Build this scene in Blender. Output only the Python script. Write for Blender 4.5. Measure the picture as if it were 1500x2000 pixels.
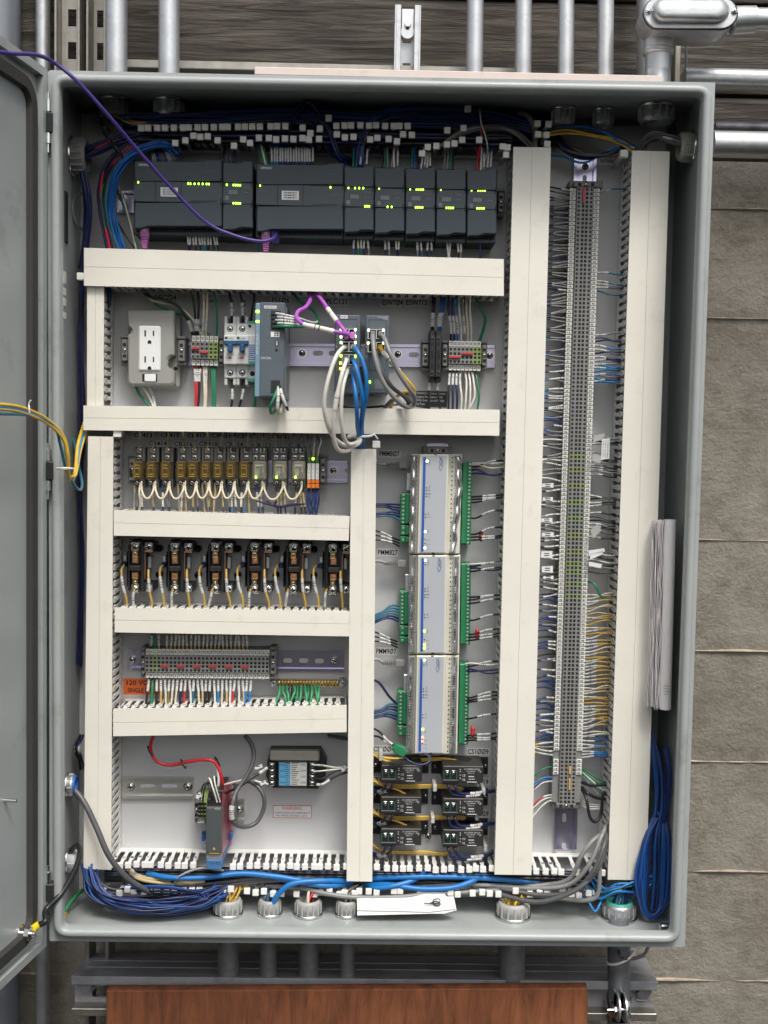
import bpy, bmesh, math, random
from mathutils import Vector, Matrix, noise
R = random.Random(11)
SC = bpy.context.scene
for o in list(bpy.data.objects): bpy.data.objects.remove(o)

# ------------------------------------------------------------------ camera (solved from the cabinet's corners)
FP = 2300.0
YAW, PIT, ROL, CX, CD, CZ = 0.016403, 0.057733, 0.017091, -0.019576, 1.856671, 0.107442
rx = Vector((math.cos(YAW), -math.sin(YAW), 0)); ry = Vector((math.sin(YAW), math.cos(YAW), 0)); rz = Vector((0, 0, 1))
FWD = ry*math.cos(PIT) - rz*math.sin(PIT); up0 = ry*math.sin(PIT) + rz*math.cos(PIT)
RIGHT = rx*math.cos(ROL) + up0*math.sin(ROL); UP = up0*math.cos(ROL) - rx*math.sin(ROL)
CAMP = Vector((CX, -CD, CZ))
cam = bpy.data.cameras.new('camera'); camo = bpy.data.objects.new('camera', cam); SC.collection.objects.link(camo)
cam.sensor_fit = 'VERTICAL'; cam.sensor_height = 36; cam.lens = FP/2000*36
cam.clip_start = 0.05; cam.clip_end = 100
mw = Matrix.Identity(4)
for i in range(3): mw[i][0] = RIGHT[i]; mw[i][1] = UP[i]; mw[i][2] = -FWD[i]; mw[i][3] = CAMP[i]
camo.matrix_world = mw
SC.camera = camo

# ------------------------------------------------------------------ sky, sun, exposure
SUN_EL, SUN_AZ = math.radians(57), math.radians(164)
W = bpy.data.worlds.new('World'); SC.world = W; W.use_nodes = True
nt = W.node_tree; bg = nt.nodes['Background']; sky = nt.nodes.new('ShaderNodeTexSky'); sky.sky_type = 'NISHITA'
sky.sun_disc = False; sky.sun_elevation = SUN_EL; sky.sun_rotation = SUN_AZ
sky.air_density = 1.0; sky.dust_density = 5.0; sky.ozone_density = 1.0
hs = nt.nodes.new('ShaderNodeHueSaturation'); hs.inputs['Saturation'].default_value = 0.35
nt.links.new(sky.outputs[0], hs.inputs['Color']); nt.links.new(hs.outputs[0], bg.inputs[0]); bg.inputs[1].default_value = 0.125
sl = bpy.data.lights.new('sun', 'SUN'); sl.energy = 1.5; sl.angle = math.radians(17); sl.color = (1, 0.965, 0.9)
so = bpy.data.objects.new('sun', sl); SC.collection.objects.link(so)
sd = Vector((math.sin(SUN_AZ)*math.cos(SUN_EL), math.cos(SUN_AZ)*math.cos(SUN_EL), math.sin(SUN_EL)))
so.rotation_euler = sd.to_track_quat('Z', 'Y').to_euler()
SC.view_settings.view_transform = 'Standard'; SC.view_settings.look = 'None'
SC.view_settings.exposure = 0.53; SC.view_settings.gamma = 1

# ------------------------------------------------------------------ helpers
COL = SC.collection
ORG = {}
def U(px, py, d):
    r = RIGHT*((px-750)/FP) + UP*(-(py-1000)/FP) + FWD
    return CAMP + r*((-d - CAMP.y)/r.y)
def S(d): return FP/(CD-d)          # pixels per metre on the plane d in front of the mounting panel

class MB:
    def __init__(s): s.v = []; s.f = []; s.m = []; s.s = []
    def add(s, vs, fs, mat=0, smooth=False, convex=False):
        b = len(s.v); s.v += [Vector(v) for v in vs]
        c = None
        if convex:
            c = Vector((0, 0, 0))
            for v in vs: c += Vector(v)
            c /= len(vs)
        for f in fs:
            f = list(f)
            if convex:
                p = [Vector(vs[i]) for i in f]
                n = Vector((0, 0, 0)); fc = Vector((0, 0, 0))
                for i in range(len(p)):
                    a, q = p[i], p[(i+1) % len(p)]; n += a.cross(q); fc += a
                if n.dot(fc/len(p) - c) < 0: f.reverse()
            s.f.append([b+i for i in f]); s.m.append(mat); s.s.append(smooth)
    def cbox(s, x0, x1, y0, y1, z0, z1, c=0.0, mat=0):
        if x1 < x0: x0, x1 = x1, x0
        if y1 < y0: y0, y1 = y1, y0
        if z1 < z0: z0, z1 = z1, z0
        lo = (x0, y0, z0); hi = (x1, y1, z1)
        c = min(c, (x1-x0)*.45, (y1-y0)*.45, (z1-z0)*.45)
        if c <= 0:
            vs = [(a, b, d) for a in (x0, x1) for b in (y0, y1) for d in (z0, z1)]
            s.add(vs, [(0, 1, 3, 2), (4, 5, 7, 6), (0, 1, 5, 4), (2, 3, 7, 6), (0, 2, 6, 4), (1, 3, 7, 5)], mat, False, True); return
        vs = []; idx = {}
        for a in (0, 1):
            for b in (0, 1):
                for d in (0, 1):
                    for ax in range(3):
                        k = (a, b, d); p = []
                        for i in range(3):
                            base = hi[i] if k[i] else lo[i]
                            if i != ax: base += -c if k[i] else c
                            p.append(base)
                        idx[k+(ax,)] = len(vs); vs.append(p)
        fs = []
        for ax in range(3):
            o = [i for i in range(3) if i != ax]
            for sg in (0, 1):
                f = []
                for u, v in ((0, 0), (1, 0), (1, 1), (0, 1)):
                    k = [0, 0, 0]; k[ax] = sg; k[o[0]] = u; k[o[1]] = v; f.append(idx[tuple(k)+(ax,)])
                fs.append(f)
            for u in (0, 1):
                for v in (0, 1):
                    f = []
                    for w, a2 in ((0, o[0]), (0, o[1]), (1, o[1]), (1, o[0])):
                        k = [0, 0, 0]; k[ax] = w; k[o[0]] = u; k[o[1]] = v; f.append(idx[tuple(k)+(a2,)])
                    fs.append(f)
        for a in (0, 1):
            for b in (0, 1):
                for d in (0, 1): fs.append([idx[(a, b, d, i)] for i in range(3)])
        s.add(vs, fs, mat, False, True)
    def bx(s, x0, y0, x1, y1, db, df, c=0.0, mat=0):      # box whose front face fills the pixel rectangle at depth df
        p = U((x0+x1)/2, (y0+y1)/2, df); k = S(df); w = abs(x1-x0)/k/2; h = abs(y1-y0)/k/2
        s.cbox(p.x-w, p.x+w, -df, -db, p.z-h, p.z+h, c, mat)
    def prism(s, front, dvec, mat=0, c=0, smooth=False):   # polygon extruded along dvec; c chamfers the front edge
        n = len(front); front = [Vector(p) for p in front]; dv = Vector(dvec)
        ce = sum(front, Vector((0, 0, 0)))/n
        if c:
            du = dv.normalized(); ins = []
            for p in front:
                r = ce-p; L = r.length; ins.append(p + r*min(.4, c*1.4/max(L, 1e-6)))
            a = ins; b = [p+du*c for p in front]; e = [p+dv for p in front]
            vs = a+b+e
            fs = [list(range(n))] + [[i, (i+1) % n, n+(i+1) % n, n+i] for i in range(n)] + [[n+i, n+(i+1) % n, 2*n+(i+1) % n, 2*n+i] for i in range(n)] + [list(range(2*n, 3*n))]
        else:
            vs = front + [p+dv for p in front]
            fs = [list(range(n))] + [[i, (i+1) % n, n+(i+1) % n, n+i] for i in range(n)] + [list(range(n, 2*n))]
        # orientation by polygon normal against dv
        nn = Vector((0, 0, 0))
        for i in range(n): nn += front[i].cross(front[(i+1) % n])
        flip = nn.dot(dv) > 0
        k = len(fs)
        fs2 = []
        for j, f in enumerate(fs):
            g = list(f)
            if j == k-1: g.reverse()
            elif j > 0: g.reverse()
            if flip: g.reverse()
            fs2.append(g)
        s.add(vs, fs2, mat, smooth)
    def qp(s, pts, db, df, mat=0, c=0):
        s.prism([U(x, y, df) for x, y in pts], (0, df-db, 0), mat, c)
    def cyl(s, p0, p1, r, n=12, mat=0, r1=None, caps=True, smooth=True):
        p0 = Vector(p0); p1 = Vector(p1); r1 = r if r1 is None else r1
        ax = (p1-p0).normalized(); t = Vector((0, 0, 1)) if abs(ax.z) < .9 else Vector((1, 0, 0))
        a = ax.cross(t).normalized(); b = ax.cross(a)
        vs = []
        for j in range(n):
            q = 2*math.pi*j/n; dd = a*math.cos(q)+b*math.sin(q); vs += [p0+dd*r, p1+dd*r1]
        s.add(vs, [(2*j, 2*((j+1) % n), 2*((j+1) % n)+1, 2*j+1) for j in range(n)], mat, smooth)
        if caps:
            s.add([vs[2*j] for j in range(n)], [list(range(n))[::-1]], mat); s.add([vs[2*j+1] for j in range(n)], [list(range(n))], mat)
    def lathe(s, p0, ax, prof, n=16, mat=0, smooth=True):   # prof: (distance along axis, radius)
        p0 = Vector(p0); ax = Vector(ax).normalized(); t = Vector((0, 0, 1)) if abs(ax.z) < .9 else Vector((1, 0, 0))
        a = ax.cross(t).normalized(); b = ax.cross(a); vs = []
        for h, r in prof:
            for j in range(n):
                q = 2*math.pi*j/n; vs.append(p0+ax*h+(a*math.cos(q)+b*math.sin(q))*r)
        fs = [(i*n+j, i*n+(j+1) % n, (i+1)*n+(j+1) % n, (i+1)*n+j) for i in range(len(prof)-1) for j in range(n)]
        s.add(vs, fs, mat, smooth)
    def cyd(s, px, py, db, df, rpx, n=10, mat=0, **k):      # cylinder along the depth axis, radius in pixels at df
        p = U(px, py, df); s.cyl((p.x, -df, p.z), (p.x, -db, p.z), rpx/S(df), n, mat, **k)
    def tube(s, pts, r, n=6, mat=0, seg=5, caps=True, t0=0, t1=1):
        P = [Vector(p) for p in pts]
        if len(P) == 2: sm = [P[0].lerp(P[1], i/2) for i in range(3)]
        else:
            sm = []
            Q = [P[0]*2-P[1]] + P + [P[-1]*2-P[-2]]
            for i in range(1, len(Q)-2):
                a, b, c, d = Q[i-1:i+3]
                for k in range(seg):
                    t = k/seg; sm.append(0.5*((2*b)+(c-a)*t+(2*a-5*b+4*c-d)*t*t+(3*b-a-3*c+d)*t**3))
            sm.append(P[-1])
        if t0 > 0 or t1 < 1:
            L = [0]
            for i in range(1, len(sm)): L.append(L[-1]+(sm[i]-sm[i-1]).length)
            def at(x):
                x *= L[-1]
                for i in range(1, len(sm)):
                    if L[i] >= x: return sm[i-1].lerp(sm[i], (x-L[i-1])/max(1e-9, L[i]-L[i-1]))
                return sm[-1]
            m = max(2, int(len(sm)*(t1-t0))+1); sm = [at(t0+(t1-t0)*i/m) for i in range(m+1)]
        tg = [(sm[min(i+1, len(sm)-1)]-sm[max(i-1, 0)]).normalized() for i in range(len(sm))]
        t = Vector((0, 0, 1)) if abs(tg[0].z) < .9 else Vector((1, 0, 0))
        a = tg[0].cross(t).normalized(); vs = []
        for i, p in enumerate(sm):
            a = (a-tg[i]*a.dot(tg[i])).normalized(); b = tg[i].cross(a)
            for j in range(n):
                q = 2*math.pi*j/n; vs.append(p+(a*math.cos(q)+b*math.sin(q))*r)
        m = len(sm)
        s.add(vs, [(i*n+j, i*n+(j+1) % n, (i+1)*n+(j+1) % n, (i+1)*n+j) for i in range(m-1) for j in range(n)], mat, True)
        if caps:
            s.add(vs[:n], [list(range(n))[::-1]], mat); s.add(vs[-n:], [list(range(n))], mat)
    def ring(s, o4, i4, db, df, mat=0):                    # frame between two pixel quads, outer and inner, with depth
        a = [U(x, y, df) for x, y in o4]; b = [U(x, y, df) for x, y in i4]; dv = Vector((0, df-db, 0)); n = len(a)
        vs = a+b+[p+dv for p in a]+[p+dv for p in b]; fs = []
        for i in range(n):
            j = (i+1) % n
            fs += [(i, n+i, n+j, j), (n+i, 3*n+i, 3*n+j, n+j), (i, j, 2*n+j, 2*n+i), (2*n+i, 2*n+j, 3*n+j, 3*n+i)]
        s.add(vs, fs, mat)
    def text(s, string, p, h, mat=0, sx=1.0, ang=0, align='CENTER', bold=0.0, plane='front'):
        key = (string, align, bold)
        if key not in TXT:
            cu = bpy.data.curves.new('t', 'FONT'); cu.body = string; cu.align_x = align; cu.align_y = 'CENTER'; cu.resolution_u = 2; cu.offset = bold
            ob = bpy.data.objects.new('t', cu); me = bpy.data.meshes.new_from_object(ob)
            TXT[key] = ([v.co.copy() for v in me.vertices], [list(q.vertices) for q in me.polygons])
            bpy.data.objects.remove(ob); bpy.data.meshes.remove(me); bpy.data.curves.remove(cu)
        v, f = TXT[key]; k = h/0.70; ca, sa = math.cos(ang), math.sin(ang); p = Vector(p)
        s.add([p+Vector(((q.x*sx*ca-q.y*sa)*k, 0, (q.x*sx*sa+q.y*ca)*k)) for q in v], f, mat)
    def tx(s, string, px, py, d, hpx, mat=0, sx=1.0, ang=0, align='CENTER', bold=0.0):
        s.text(string, U(px, py, d), hpx/S(d), mat, sx, ang-ROL*0, align, bold)
    def mesh(s, name, mats, org):
        me = bpy.data.meshes.new(name); me.from_pydata([v-org for v in s.v], [], s.f)
        for m in (mats if isinstance(mats, (list, tuple)) else [mats]): me.materials.append(m)
        me.polygons.foreach_set('material_index', s.m); me.polygons.foreach_set('use_smooth', s.s); me.update()
        return me
    def build(s, name, mats, parent):
        org = ORG[parent]; o = bpy.data.objects.new(name, s.mesh(name, mats, org)); COL.objects.link(o); o.parent = parent; ORG[o] = org
        return o
TXT = {}
def tag(o, label, cat, group=None, kind=None):
    o['label'] = label; o['category'] = cat
    if group: o['group'] = group
    if kind: o['kind'] = kind
    return o
def T(name, label, cat, p, group=None):                    # a thing with parts: an Empty at its base
    o = bpy.data.objects.new(name, None); o.empty_display_size = .01; COL.objects.link(o); o.location = p; ORG[o] = Vector(p)
    return tag(o, label, cat, group)
def one(name, label, cat, mb, mats, group=None):           # a thing that is one mesh
    lo = Vector([min(v[i] for v in mb.v) for i in range(3)]); hi = Vector([max(v[i] for v in mb.v) for i in range(3)])
    org = Vector(((lo.x+hi.x)/2, hi.y, (lo.z+hi.z)/2))
    o = bpy.data.objects.new(name, mb.mesh(name, mats, org)); COL.objects.link(o); o.location = org; ORG[o] = org
    return tag(o, label, cat, group)
KIDS = {}
def copy_tree(o, delta=None, parent=None):
    c = o.copy(); COL.objects.link(c)
    if parent is not None: c.parent = parent; ORG[c] = ORG[parent]
    else: c.location = o.location+delta; ORG[c] = ORG[o]+delta
    for ch in list(o.children): copy_tree(ch, None, c)
    return c

# ------------------------------------------------------------------ materials
def P(name, col, rough=.5, metal=0, var=.08, scale=25, stretch=(1, 1, 1), bump=0, bscale=300, dirt=None, emit=0, alpha=1, spec=.5, rvar=.08, coat=0):
    m = bpy.data.materials.new(name); m.use_nodes = True; t = m.node_tree; N = t.nodes; L = t.links; b = N['Principled BSDF']
    b.inputs['Roughness'].default_value = rough; b.inputs['Metallic'].default_value = metal; b.inputs['Specular IOR Level'].default_value = spec
    b.inputs['Alpha'].default_value = alpha; b.inputs['Coat Weight'].default_value = coat
    tc = N.new('ShaderNodeTexCoord'); mp = N.new('ShaderNodeMapping'); mp.inputs['Scale'].default_value = stretch
    L.new(tc.outputs['Object'], mp.inputs['Vector'])
    nz = N.new('ShaderNodeTexNoise'); nz.inputs['Scale'].default_value = scale; nz.inputs['Detail'].default_value = 6; nz.inputs['Roughness'].default_value = .62
    L.new(mp.outputs[0], nz.inputs['Vector'])
    r = N.new('ShaderNodeValToRGB'); e = r.color_ramp.elements
    e[0].position = .3; e[1].position = .7
    e[0].color = (*[max(0, c*(1-var)) for c in col], 1); e[1].color = (*[min(1, c*(1+var)) for c in col], 1)
    L.new(nz.outputs['Fac'], r.inputs[0]); out = r.outputs[0]
    if dirt:
        dc, lo, hi, ds = dirt
        n2 = N.new('ShaderNodeTexNoise'); n2.inputs['Scale'].default_value = ds; n2.inputs['Detail'].default_value = 8; n2.inputs['Roughness'].default_value = .7
        L.new(mp.outputs[0], n2.inputs['Vector'])
        mr = N.new('ShaderNodeMapRange'); mr.inputs[1].default_value = lo; mr.inputs[2].default_value = hi; L.new(n2.outputs['Fac'], mr.inputs[0])
        mx = N.new('ShaderNodeMix'); mx.data_type = 'RGBA'; L.new(mr.outputs[0], mx.inputs['Factor']); L.new(out, mx.inputs['A']); mx.inputs['B'].default_value = (*dc, 1); out = mx.outputs['Result']
    L.new(out, b.inputs['Base Color'])
    if rvar:
        mr = N.new('ShaderNodeMapRange'); mr.inputs[3].default_value = max(0.02, rough-rvar); mr.inputs[4].default_value = min(1, rough+rvar)
        L.new(nz.outputs['Fac'], mr.inputs[0]); L.new(mr.outputs[0], b.inputs['Roughness'])
    if bump:
        n3 = N.new('ShaderNodeTexNoise'); n3.inputs['Scale'].default_value = bscale; n3.inputs['Detail'].default_value = 6; L.new(mp.outputs[0], n3.inputs['Vector'])
        bm = N.new('ShaderNodeBump'); bm.inputs['Strength'].default_value = bump; bm.inputs['Distance'].default_value = .003
        L.new(n3.outputs['Fac'], bm.inputs['Height']); L.new(bm.outputs[0], b.inputs['Normal'])
    if emit:
        b.inputs['Emission Color'].default_value = (*col, 1); b.inputs['Emission Strength'].default_value = emit
    return m
cream = P('cream_pvc', (.76, .735, .65), .42, var=.04, scale=9, dirt=((.58, .53, .44), .56, .90, 22), bump=.04, bscale=500)
white_pl = P('white_plastic', (.80, .79, .76), .4, var=.04)
panelm = P('white_panel_paint', (.52, .525, .53), .38, var=.03, scale=6, bump=.03, bscale=400, dirt=((.42, .41, .38), .62, .9, 8))
encl = P('grey_enclosure_paint', (.335, .356, .352), .36, var=.06, scale=8, bump=.08, bscale=500, dirt=((.17, .175, .165), .56, .85, 11))
gasket = P('black_gasket', (.035, .034, .032), .75, bump=.1)
zinc = P('galvanised_steel', (.54, .555, .565), .42, .80, var=.16, scale=30, dirt=((.22, .215, .20), .54, .8, 30), bump=.05, rvar=.16)
strutm = P('dull_strut_steel', (.34, .325, .29), .46, .85, var=.14, scale=40, dirt=((.26, .24, .21), .5, .8, 25), bump=.06)
darkstrut = P('dark_painted_strut', (.31, .315, .33), .5, .25, var=.12, scale=20, dirt=((.12, .12, .125), .5, .8, 15), bump=.05)
darkpipe = P('dull_conduit', (.27, .28, .295), .48, .7, var=.18, scale=40, dirt=((.12, .12, .12), .5, .8, 25), bump=.05)
steel = P('bright_steel', (.72, .72, .70), .22, 1, var=.1)
purail = P('passivated_zinc_rail', (.60, .57, .74), .24, .9, var=.06, scale=8, rvar=.03)
brass = P('brass', (.72, .52, .22), .25, 1, var=.15)
copper = P('copper', (.78, .44, .26), .32, 1, var=.15)
black = P('black_plastic', (.018, .018, .02), .42, var=.3)
hole_shade = P('recess_shade', (.006, .006, .007), .8, var=0, rvar=0)  # near-black pieces set on surfaces; the shade inside holes is put into their colour
dkgrey = P('anthracite_plastic', (.032, .045, .056), .5, var=.08, bump=.05, bscale=900)
dkgrey2 = P('anthracite_plastic_band', (.041, .056, .067), .42, var=.06)
blgrey = P('blue_grey_plastic', (.085, .108, .128), .45, var=.07)
stripe = P('light_blue_stripe', (.17, .27, .35), .45)
grey = P('grey_plastic', (.165, .165, .155), .5, var=.08)
grey2 = P('mid_grey_plastic', (.235, .235, .225), .48, var=.08)
ltgrey = P('light_grey_plastic', (.56, .57, .56), .45, var=.05)
outletg = P('outlet_grey_plastic', (.30, .30, .275), .5, var=.05, scale=15)
outletw = P('outlet_white', (.80, .80, .79), .3, var=.02)
beige = P('beige_plastic', (.60, .59, .50), .5, var=.04)
silverface = P('grey_membrane', (.43, .45, .48), .22, var=.05, scale=6)
foil = P('silver_film', (.62, .62, .64), .16, .75, var=.15, scale=40, bump=.35, bscale=120)
blueink = P('blue_ink', (.025, .09, .36), .4)
ink = P('black_ink', (.012, .012, .014), .6, var=0)
redink = P('red_ink', (.55, .05, .04), .6, var=0)
whiteink = P('white_ink', (.62, .64, .64), .6, var=0)
dimink = P('dim_grey_ink', (.16, .18, .19), .6, var=0)
labelw = P('label_tape', (.70, .70, .70), .4, var=.02)
tagw = P('marker_white', (.66, .66, .62), .5, var=.06)
sticker = P('white_sticker', (.74, .74, .73), .5, var=.03)
orange = P('orange_sticker', (.85, .16, .03), .5, var=.04)
orangep = P('orange_plastic', (.80, .22, .03), .4)
greenp = P('green_terminal_plastic', (.02, .19, .075), .42, var=.12)
green2 = P('pcb_green', (.05, .20, .07), .5, var=.15)
grnyel = P('earth_terminal_green', (.24, .32, .09), .5, var=.08)
tealdk = P('dark_teal', (.025, .13, .10), .45)
teal = P('teal_plastic', (.05, .36, .26), .45)
redp = P('red_plastic', (.50, .03, .035), .45)
redclear = P('clear_red_acrylic', (.75, .10, .16), .12, alpha=.42, var=.05)
clearp = P('clear_plastic', (.75, .77, .78), .1, alpha=.22, var=.03)
amber = P('amber_clear_cover', (.42, .29, .07), .08, alpha=.17, var=.1)
smoke = P('clear_relay_cover', (.58, .55, .42), .12, alpha=.32, var=.1)
bluebr = P('breaker_blue', (.02, .075, .17), .4)
paper = P('paper', (.80, .79, .77), .75, var=.04, scale=60, bump=.05)
paper2 = P('paper_edges', (.82, .79, .79), .8, var=.08, scale=40, stretch=(60, 60, 1), bump=.25, bscale=60)
wire_cols = dict(navy=(.010, .015, .066), blue=(.011, .085, .32), cyan=(.018, .19, .46), black=(.012, .012, .014), white=(.66, .64, .58), cream=(.62, .56, .42),
                 green=(.012, .17, .08), red=(.50, .018, .03), yellow=(.66, .42, .04), gold=(.50, .33, .08), grey=(.22, .22, .215), dgrey=(.085, .085, .088),
                 purple=(.055, .032, .20), magenta=(.38, .085, .46), brown=(.22, .14, .07), tan=(.46, .36, .18), sgreen=(.035, .25, .10), netgrey=(.33, .33, .31), netblue=(.015, .165, .46), netwhite=(.68, .66, .60), teal=(.02, .13, .19), navy2=(.011, .031, .135))
WM = {k: P('wire_'+k, c, .38, var=.10, scale=60) for k, c in wire_cols.items()}
ledg = P('led_green', (.42, 1.0, .05), .3, emit=4, var=0); ledy = P('led_yellow', (1.0, .75, .08), .3, emit=3, var=0); ledr = P('led_red', (1.0, .16, .10), .3, emit=4, var=0)
ledw = P('led_white_green', (.72, 1.0, .55), .3, emit=2.2, var=0)

MERGE = []
sleevem = P('sleeve_white', (.52, .52, .50), .5, var=.12, scale=200); sprint = P('sleeve_print', (.10, .10, .105), .6, var=0)
def begin(): MERGE.append(MB())
def end(name, label, cat, group=None):
    g = MERGE.pop(); o = one(name, label, cat, g, list(WM.values())+[sleevem], group); o['kind'] = 'stuff'; return o
def wire(pts, r, col, label, group, sleeve=None, name='wire', cat='wire', n=6, seg=5, plug=None, tape=None):
    P3 = [U(x, y, d) for x, y, d in pts]
    if MERGE:
        g = MERGE[-1]; c = list(WM).index(col); g.tube(P3, r, n, c, seg)
        for sv in ([sleeve] if sleeve and not isinstance(sleeve, list) else (sleeve or [])): g.tube(P3, r*1.25, n, len(WM), seg, t0=sv[0], t1=sv[1])
        return
    mb = MB(); mb.tube(P3, r, n, 0, seg)
    o = one(name, label, cat, mb, WM[col], group)
    for sv in ([sleeve] if sleeve and not isinstance(sleeve, list) else (sleeve or [])):
        m2 = MB(); a, b = sv[0], sv[1]
        m2.tube(P3, r*1.25, n, 0, seg, t0=a, t1=b)
        k = len(sv) > 2 and sv[2]
        q = a+(b-a)*R.uniform(.25, .4)
        for i in range(R.choice((1, 2, 2, 3))):
            w_ = (b-a)*R.uniform(.03, .06); m2.tube(P3, r*1.27, n, 1, seg, t0=q, t1=q+w_, caps=False); q += w_+(b-a)*R.uniform(.05, .12)
        m2.build('marker_sleeve', [sleevem if not k else WM[k], sprint], o)
    return o
def bundle(nn, pts, spread, r, cols, label, group, dsp=.012, jt=.42, **k):
    mg = nn >= 5 and 'name' not in k
    if mg: begin()
    for i in range(nn):
        ax, ay, ad = R.uniform(-1, 1), R.uniform(-1, 1), R.uniform(0, 1)
        c = cols[i % len(cols)]
        q = []
        for j, (x, y, d) in enumerate(pts):
            q.append((x+(ax*.8+R.uniform(-jt, jt))*spread, y+(ay*.8+R.uniform(-jt, jt))*spread, d+ad*dsp+R.uniform(-.2, .2)*dsp))
        wire(q, r*R.uniform(.85, 1.1), c, label.replace('%', CN.get(c, c)), group, **k)
    if mg:
        l = label.replace('% wire', 'wire'); i = l.index('wire')+4
        end('wire_bundle', 'bundle of '+'/'.join(dict.fromkeys(CN[c] for c in cols)).replace('/', ' and ', 1).replace('/', ', ')+' '+l[:i]+'s'+l[i:], 'wire bundle')
CN = dict(navy='navy', blue='blue', cyan='bright blue', black='black', white='white', cream='cream', green='green', red='red', yellow='yellow', gold='dull yellow', grey='grey', dgrey='dark grey',
          purple='purple', magenta='violet', brown='brown', tan='tan', sgreen='light green', netgrey='light grey', netblue='bright blue', netwhite='white', teal='teal', navy2='dark blue')
def screw(mb, px, py, d, rpx, mat=0, slot=1, h=.0025, ang=None):
    p = U(px, py, d); r = rpx/S(d); y = -d
    mb.lathe((p.x, y, p.z), (0, -1, 0), [(0, r), (h*.6, r), (h, r*.75), (h, 0.0001)], 12, mat)
    a = R.uniform(0, 3.1) if ang is None else ang
    for q in (a, a+math.pi/2):
        c, s_ = math.cos(q)*r*.72, math.sin(q)*r*.72; w = r*.16
        n_ = Vector((-math.sin(q)*w, 0, math.cos(q)*w)); e = Vector((c, 0, s_)); o = Vector((p.x, y-h-.0002, p.z))
        mb.add([o-e-n_, o+e-n_, o+e+n_, o-e+n_], [(0, 1, 2, 3)], slot)

# ================================================================== concrete wall and timber behind the cabinet
def wood_mat(name, c1, c2, c3, sc, bumpd=.004):
    m = bpy.data.materials.new(name); m.use_nodes = True; t = m.node_tree; N = t.nodes; L = t.links; b = N['Principled BSDF']
    tc = N.new('ShaderNodeTexCoord'); mp = N.new('ShaderNodeMapping'); mp.inputs['Scale'].default_value = sc; L.new(tc.outputs['Object'], mp.inputs[0])
    n1 = N.new('ShaderNodeTexNoise'); n1.inputs['Scale'].default_value = 6; n1.inputs['Detail'].default_value = 10; n1.inputs['Roughness'].default_value = .68; n1.inputs['Distortion'].default_value = .6; L.new(mp.outputs[0], n1.inputs[0])
    r = N.new('ShaderNodeValToRGB'); e = r.color_ramp.elements; e[0].position = .32; e[0].color = (*c1, 1); e[1].position = .72; e[1].color = (*c3, 1); q = e.new(.52); q.color = (*c2, 1); L.new(n1.outputs[0], r.inputs[0])
    n2 = N.new('ShaderNodeTexNoise'); n2.inputs['Scale'].default_value = 3.2; n2.inputs['Detail'].default_value = 5; L.new(tc.outputs['Object'], n2.inputs[0])
    mx = N.new('ShaderNodeMix'); mx.data_type = 'RGBA'; mx.blend_type = 'MULTIPLY'; mx.inputs['Factor'].default_value = .7; L.new(r.outputs[0], mx.inputs['A'])
    r2 = N.new('ShaderNodeValToRGB'); r2.color_ramp.elements[0].color = (.26, .23, .21, 1); r2.color_ramp.elements[0].position = .36; r2.color_ramp.elements[1].color = (1.15, 1.1, 1.05, 1); r2.color_ramp.elements[1].position = .7; L.new(n2.outputs[0], r2.inputs[0]); L.new(r2.outputs[0], mx.inputs['B'])
    L.new(mx.outputs['Result'], b.inputs['Base Color']); b.inputs['Roughness'].default_value = .78; b.inputs['Specular IOR Level'].default_value = .3
    bm = N.new('ShaderNodeBump'); bm.inputs['Strength'].default_value = 1; bm.inputs['Distance'].default_value = bumpd; L.new(n1.outputs[0], bm.inputs['Height']); L.new(bm.outputs[0], b.inputs['Normal'])
    return m
timber = wood_mat('weathered_dark_timber', (.028, .025, .022), (.095, .085, .075), (.19, .17, .148), (1.2, 8, 16), .006)
plym = wood_mat('stained_plywood', (.11, .042, .020), (.25, .090, .040), (.34, .130, .060), (8, 6, 1.3), .0012)
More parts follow.
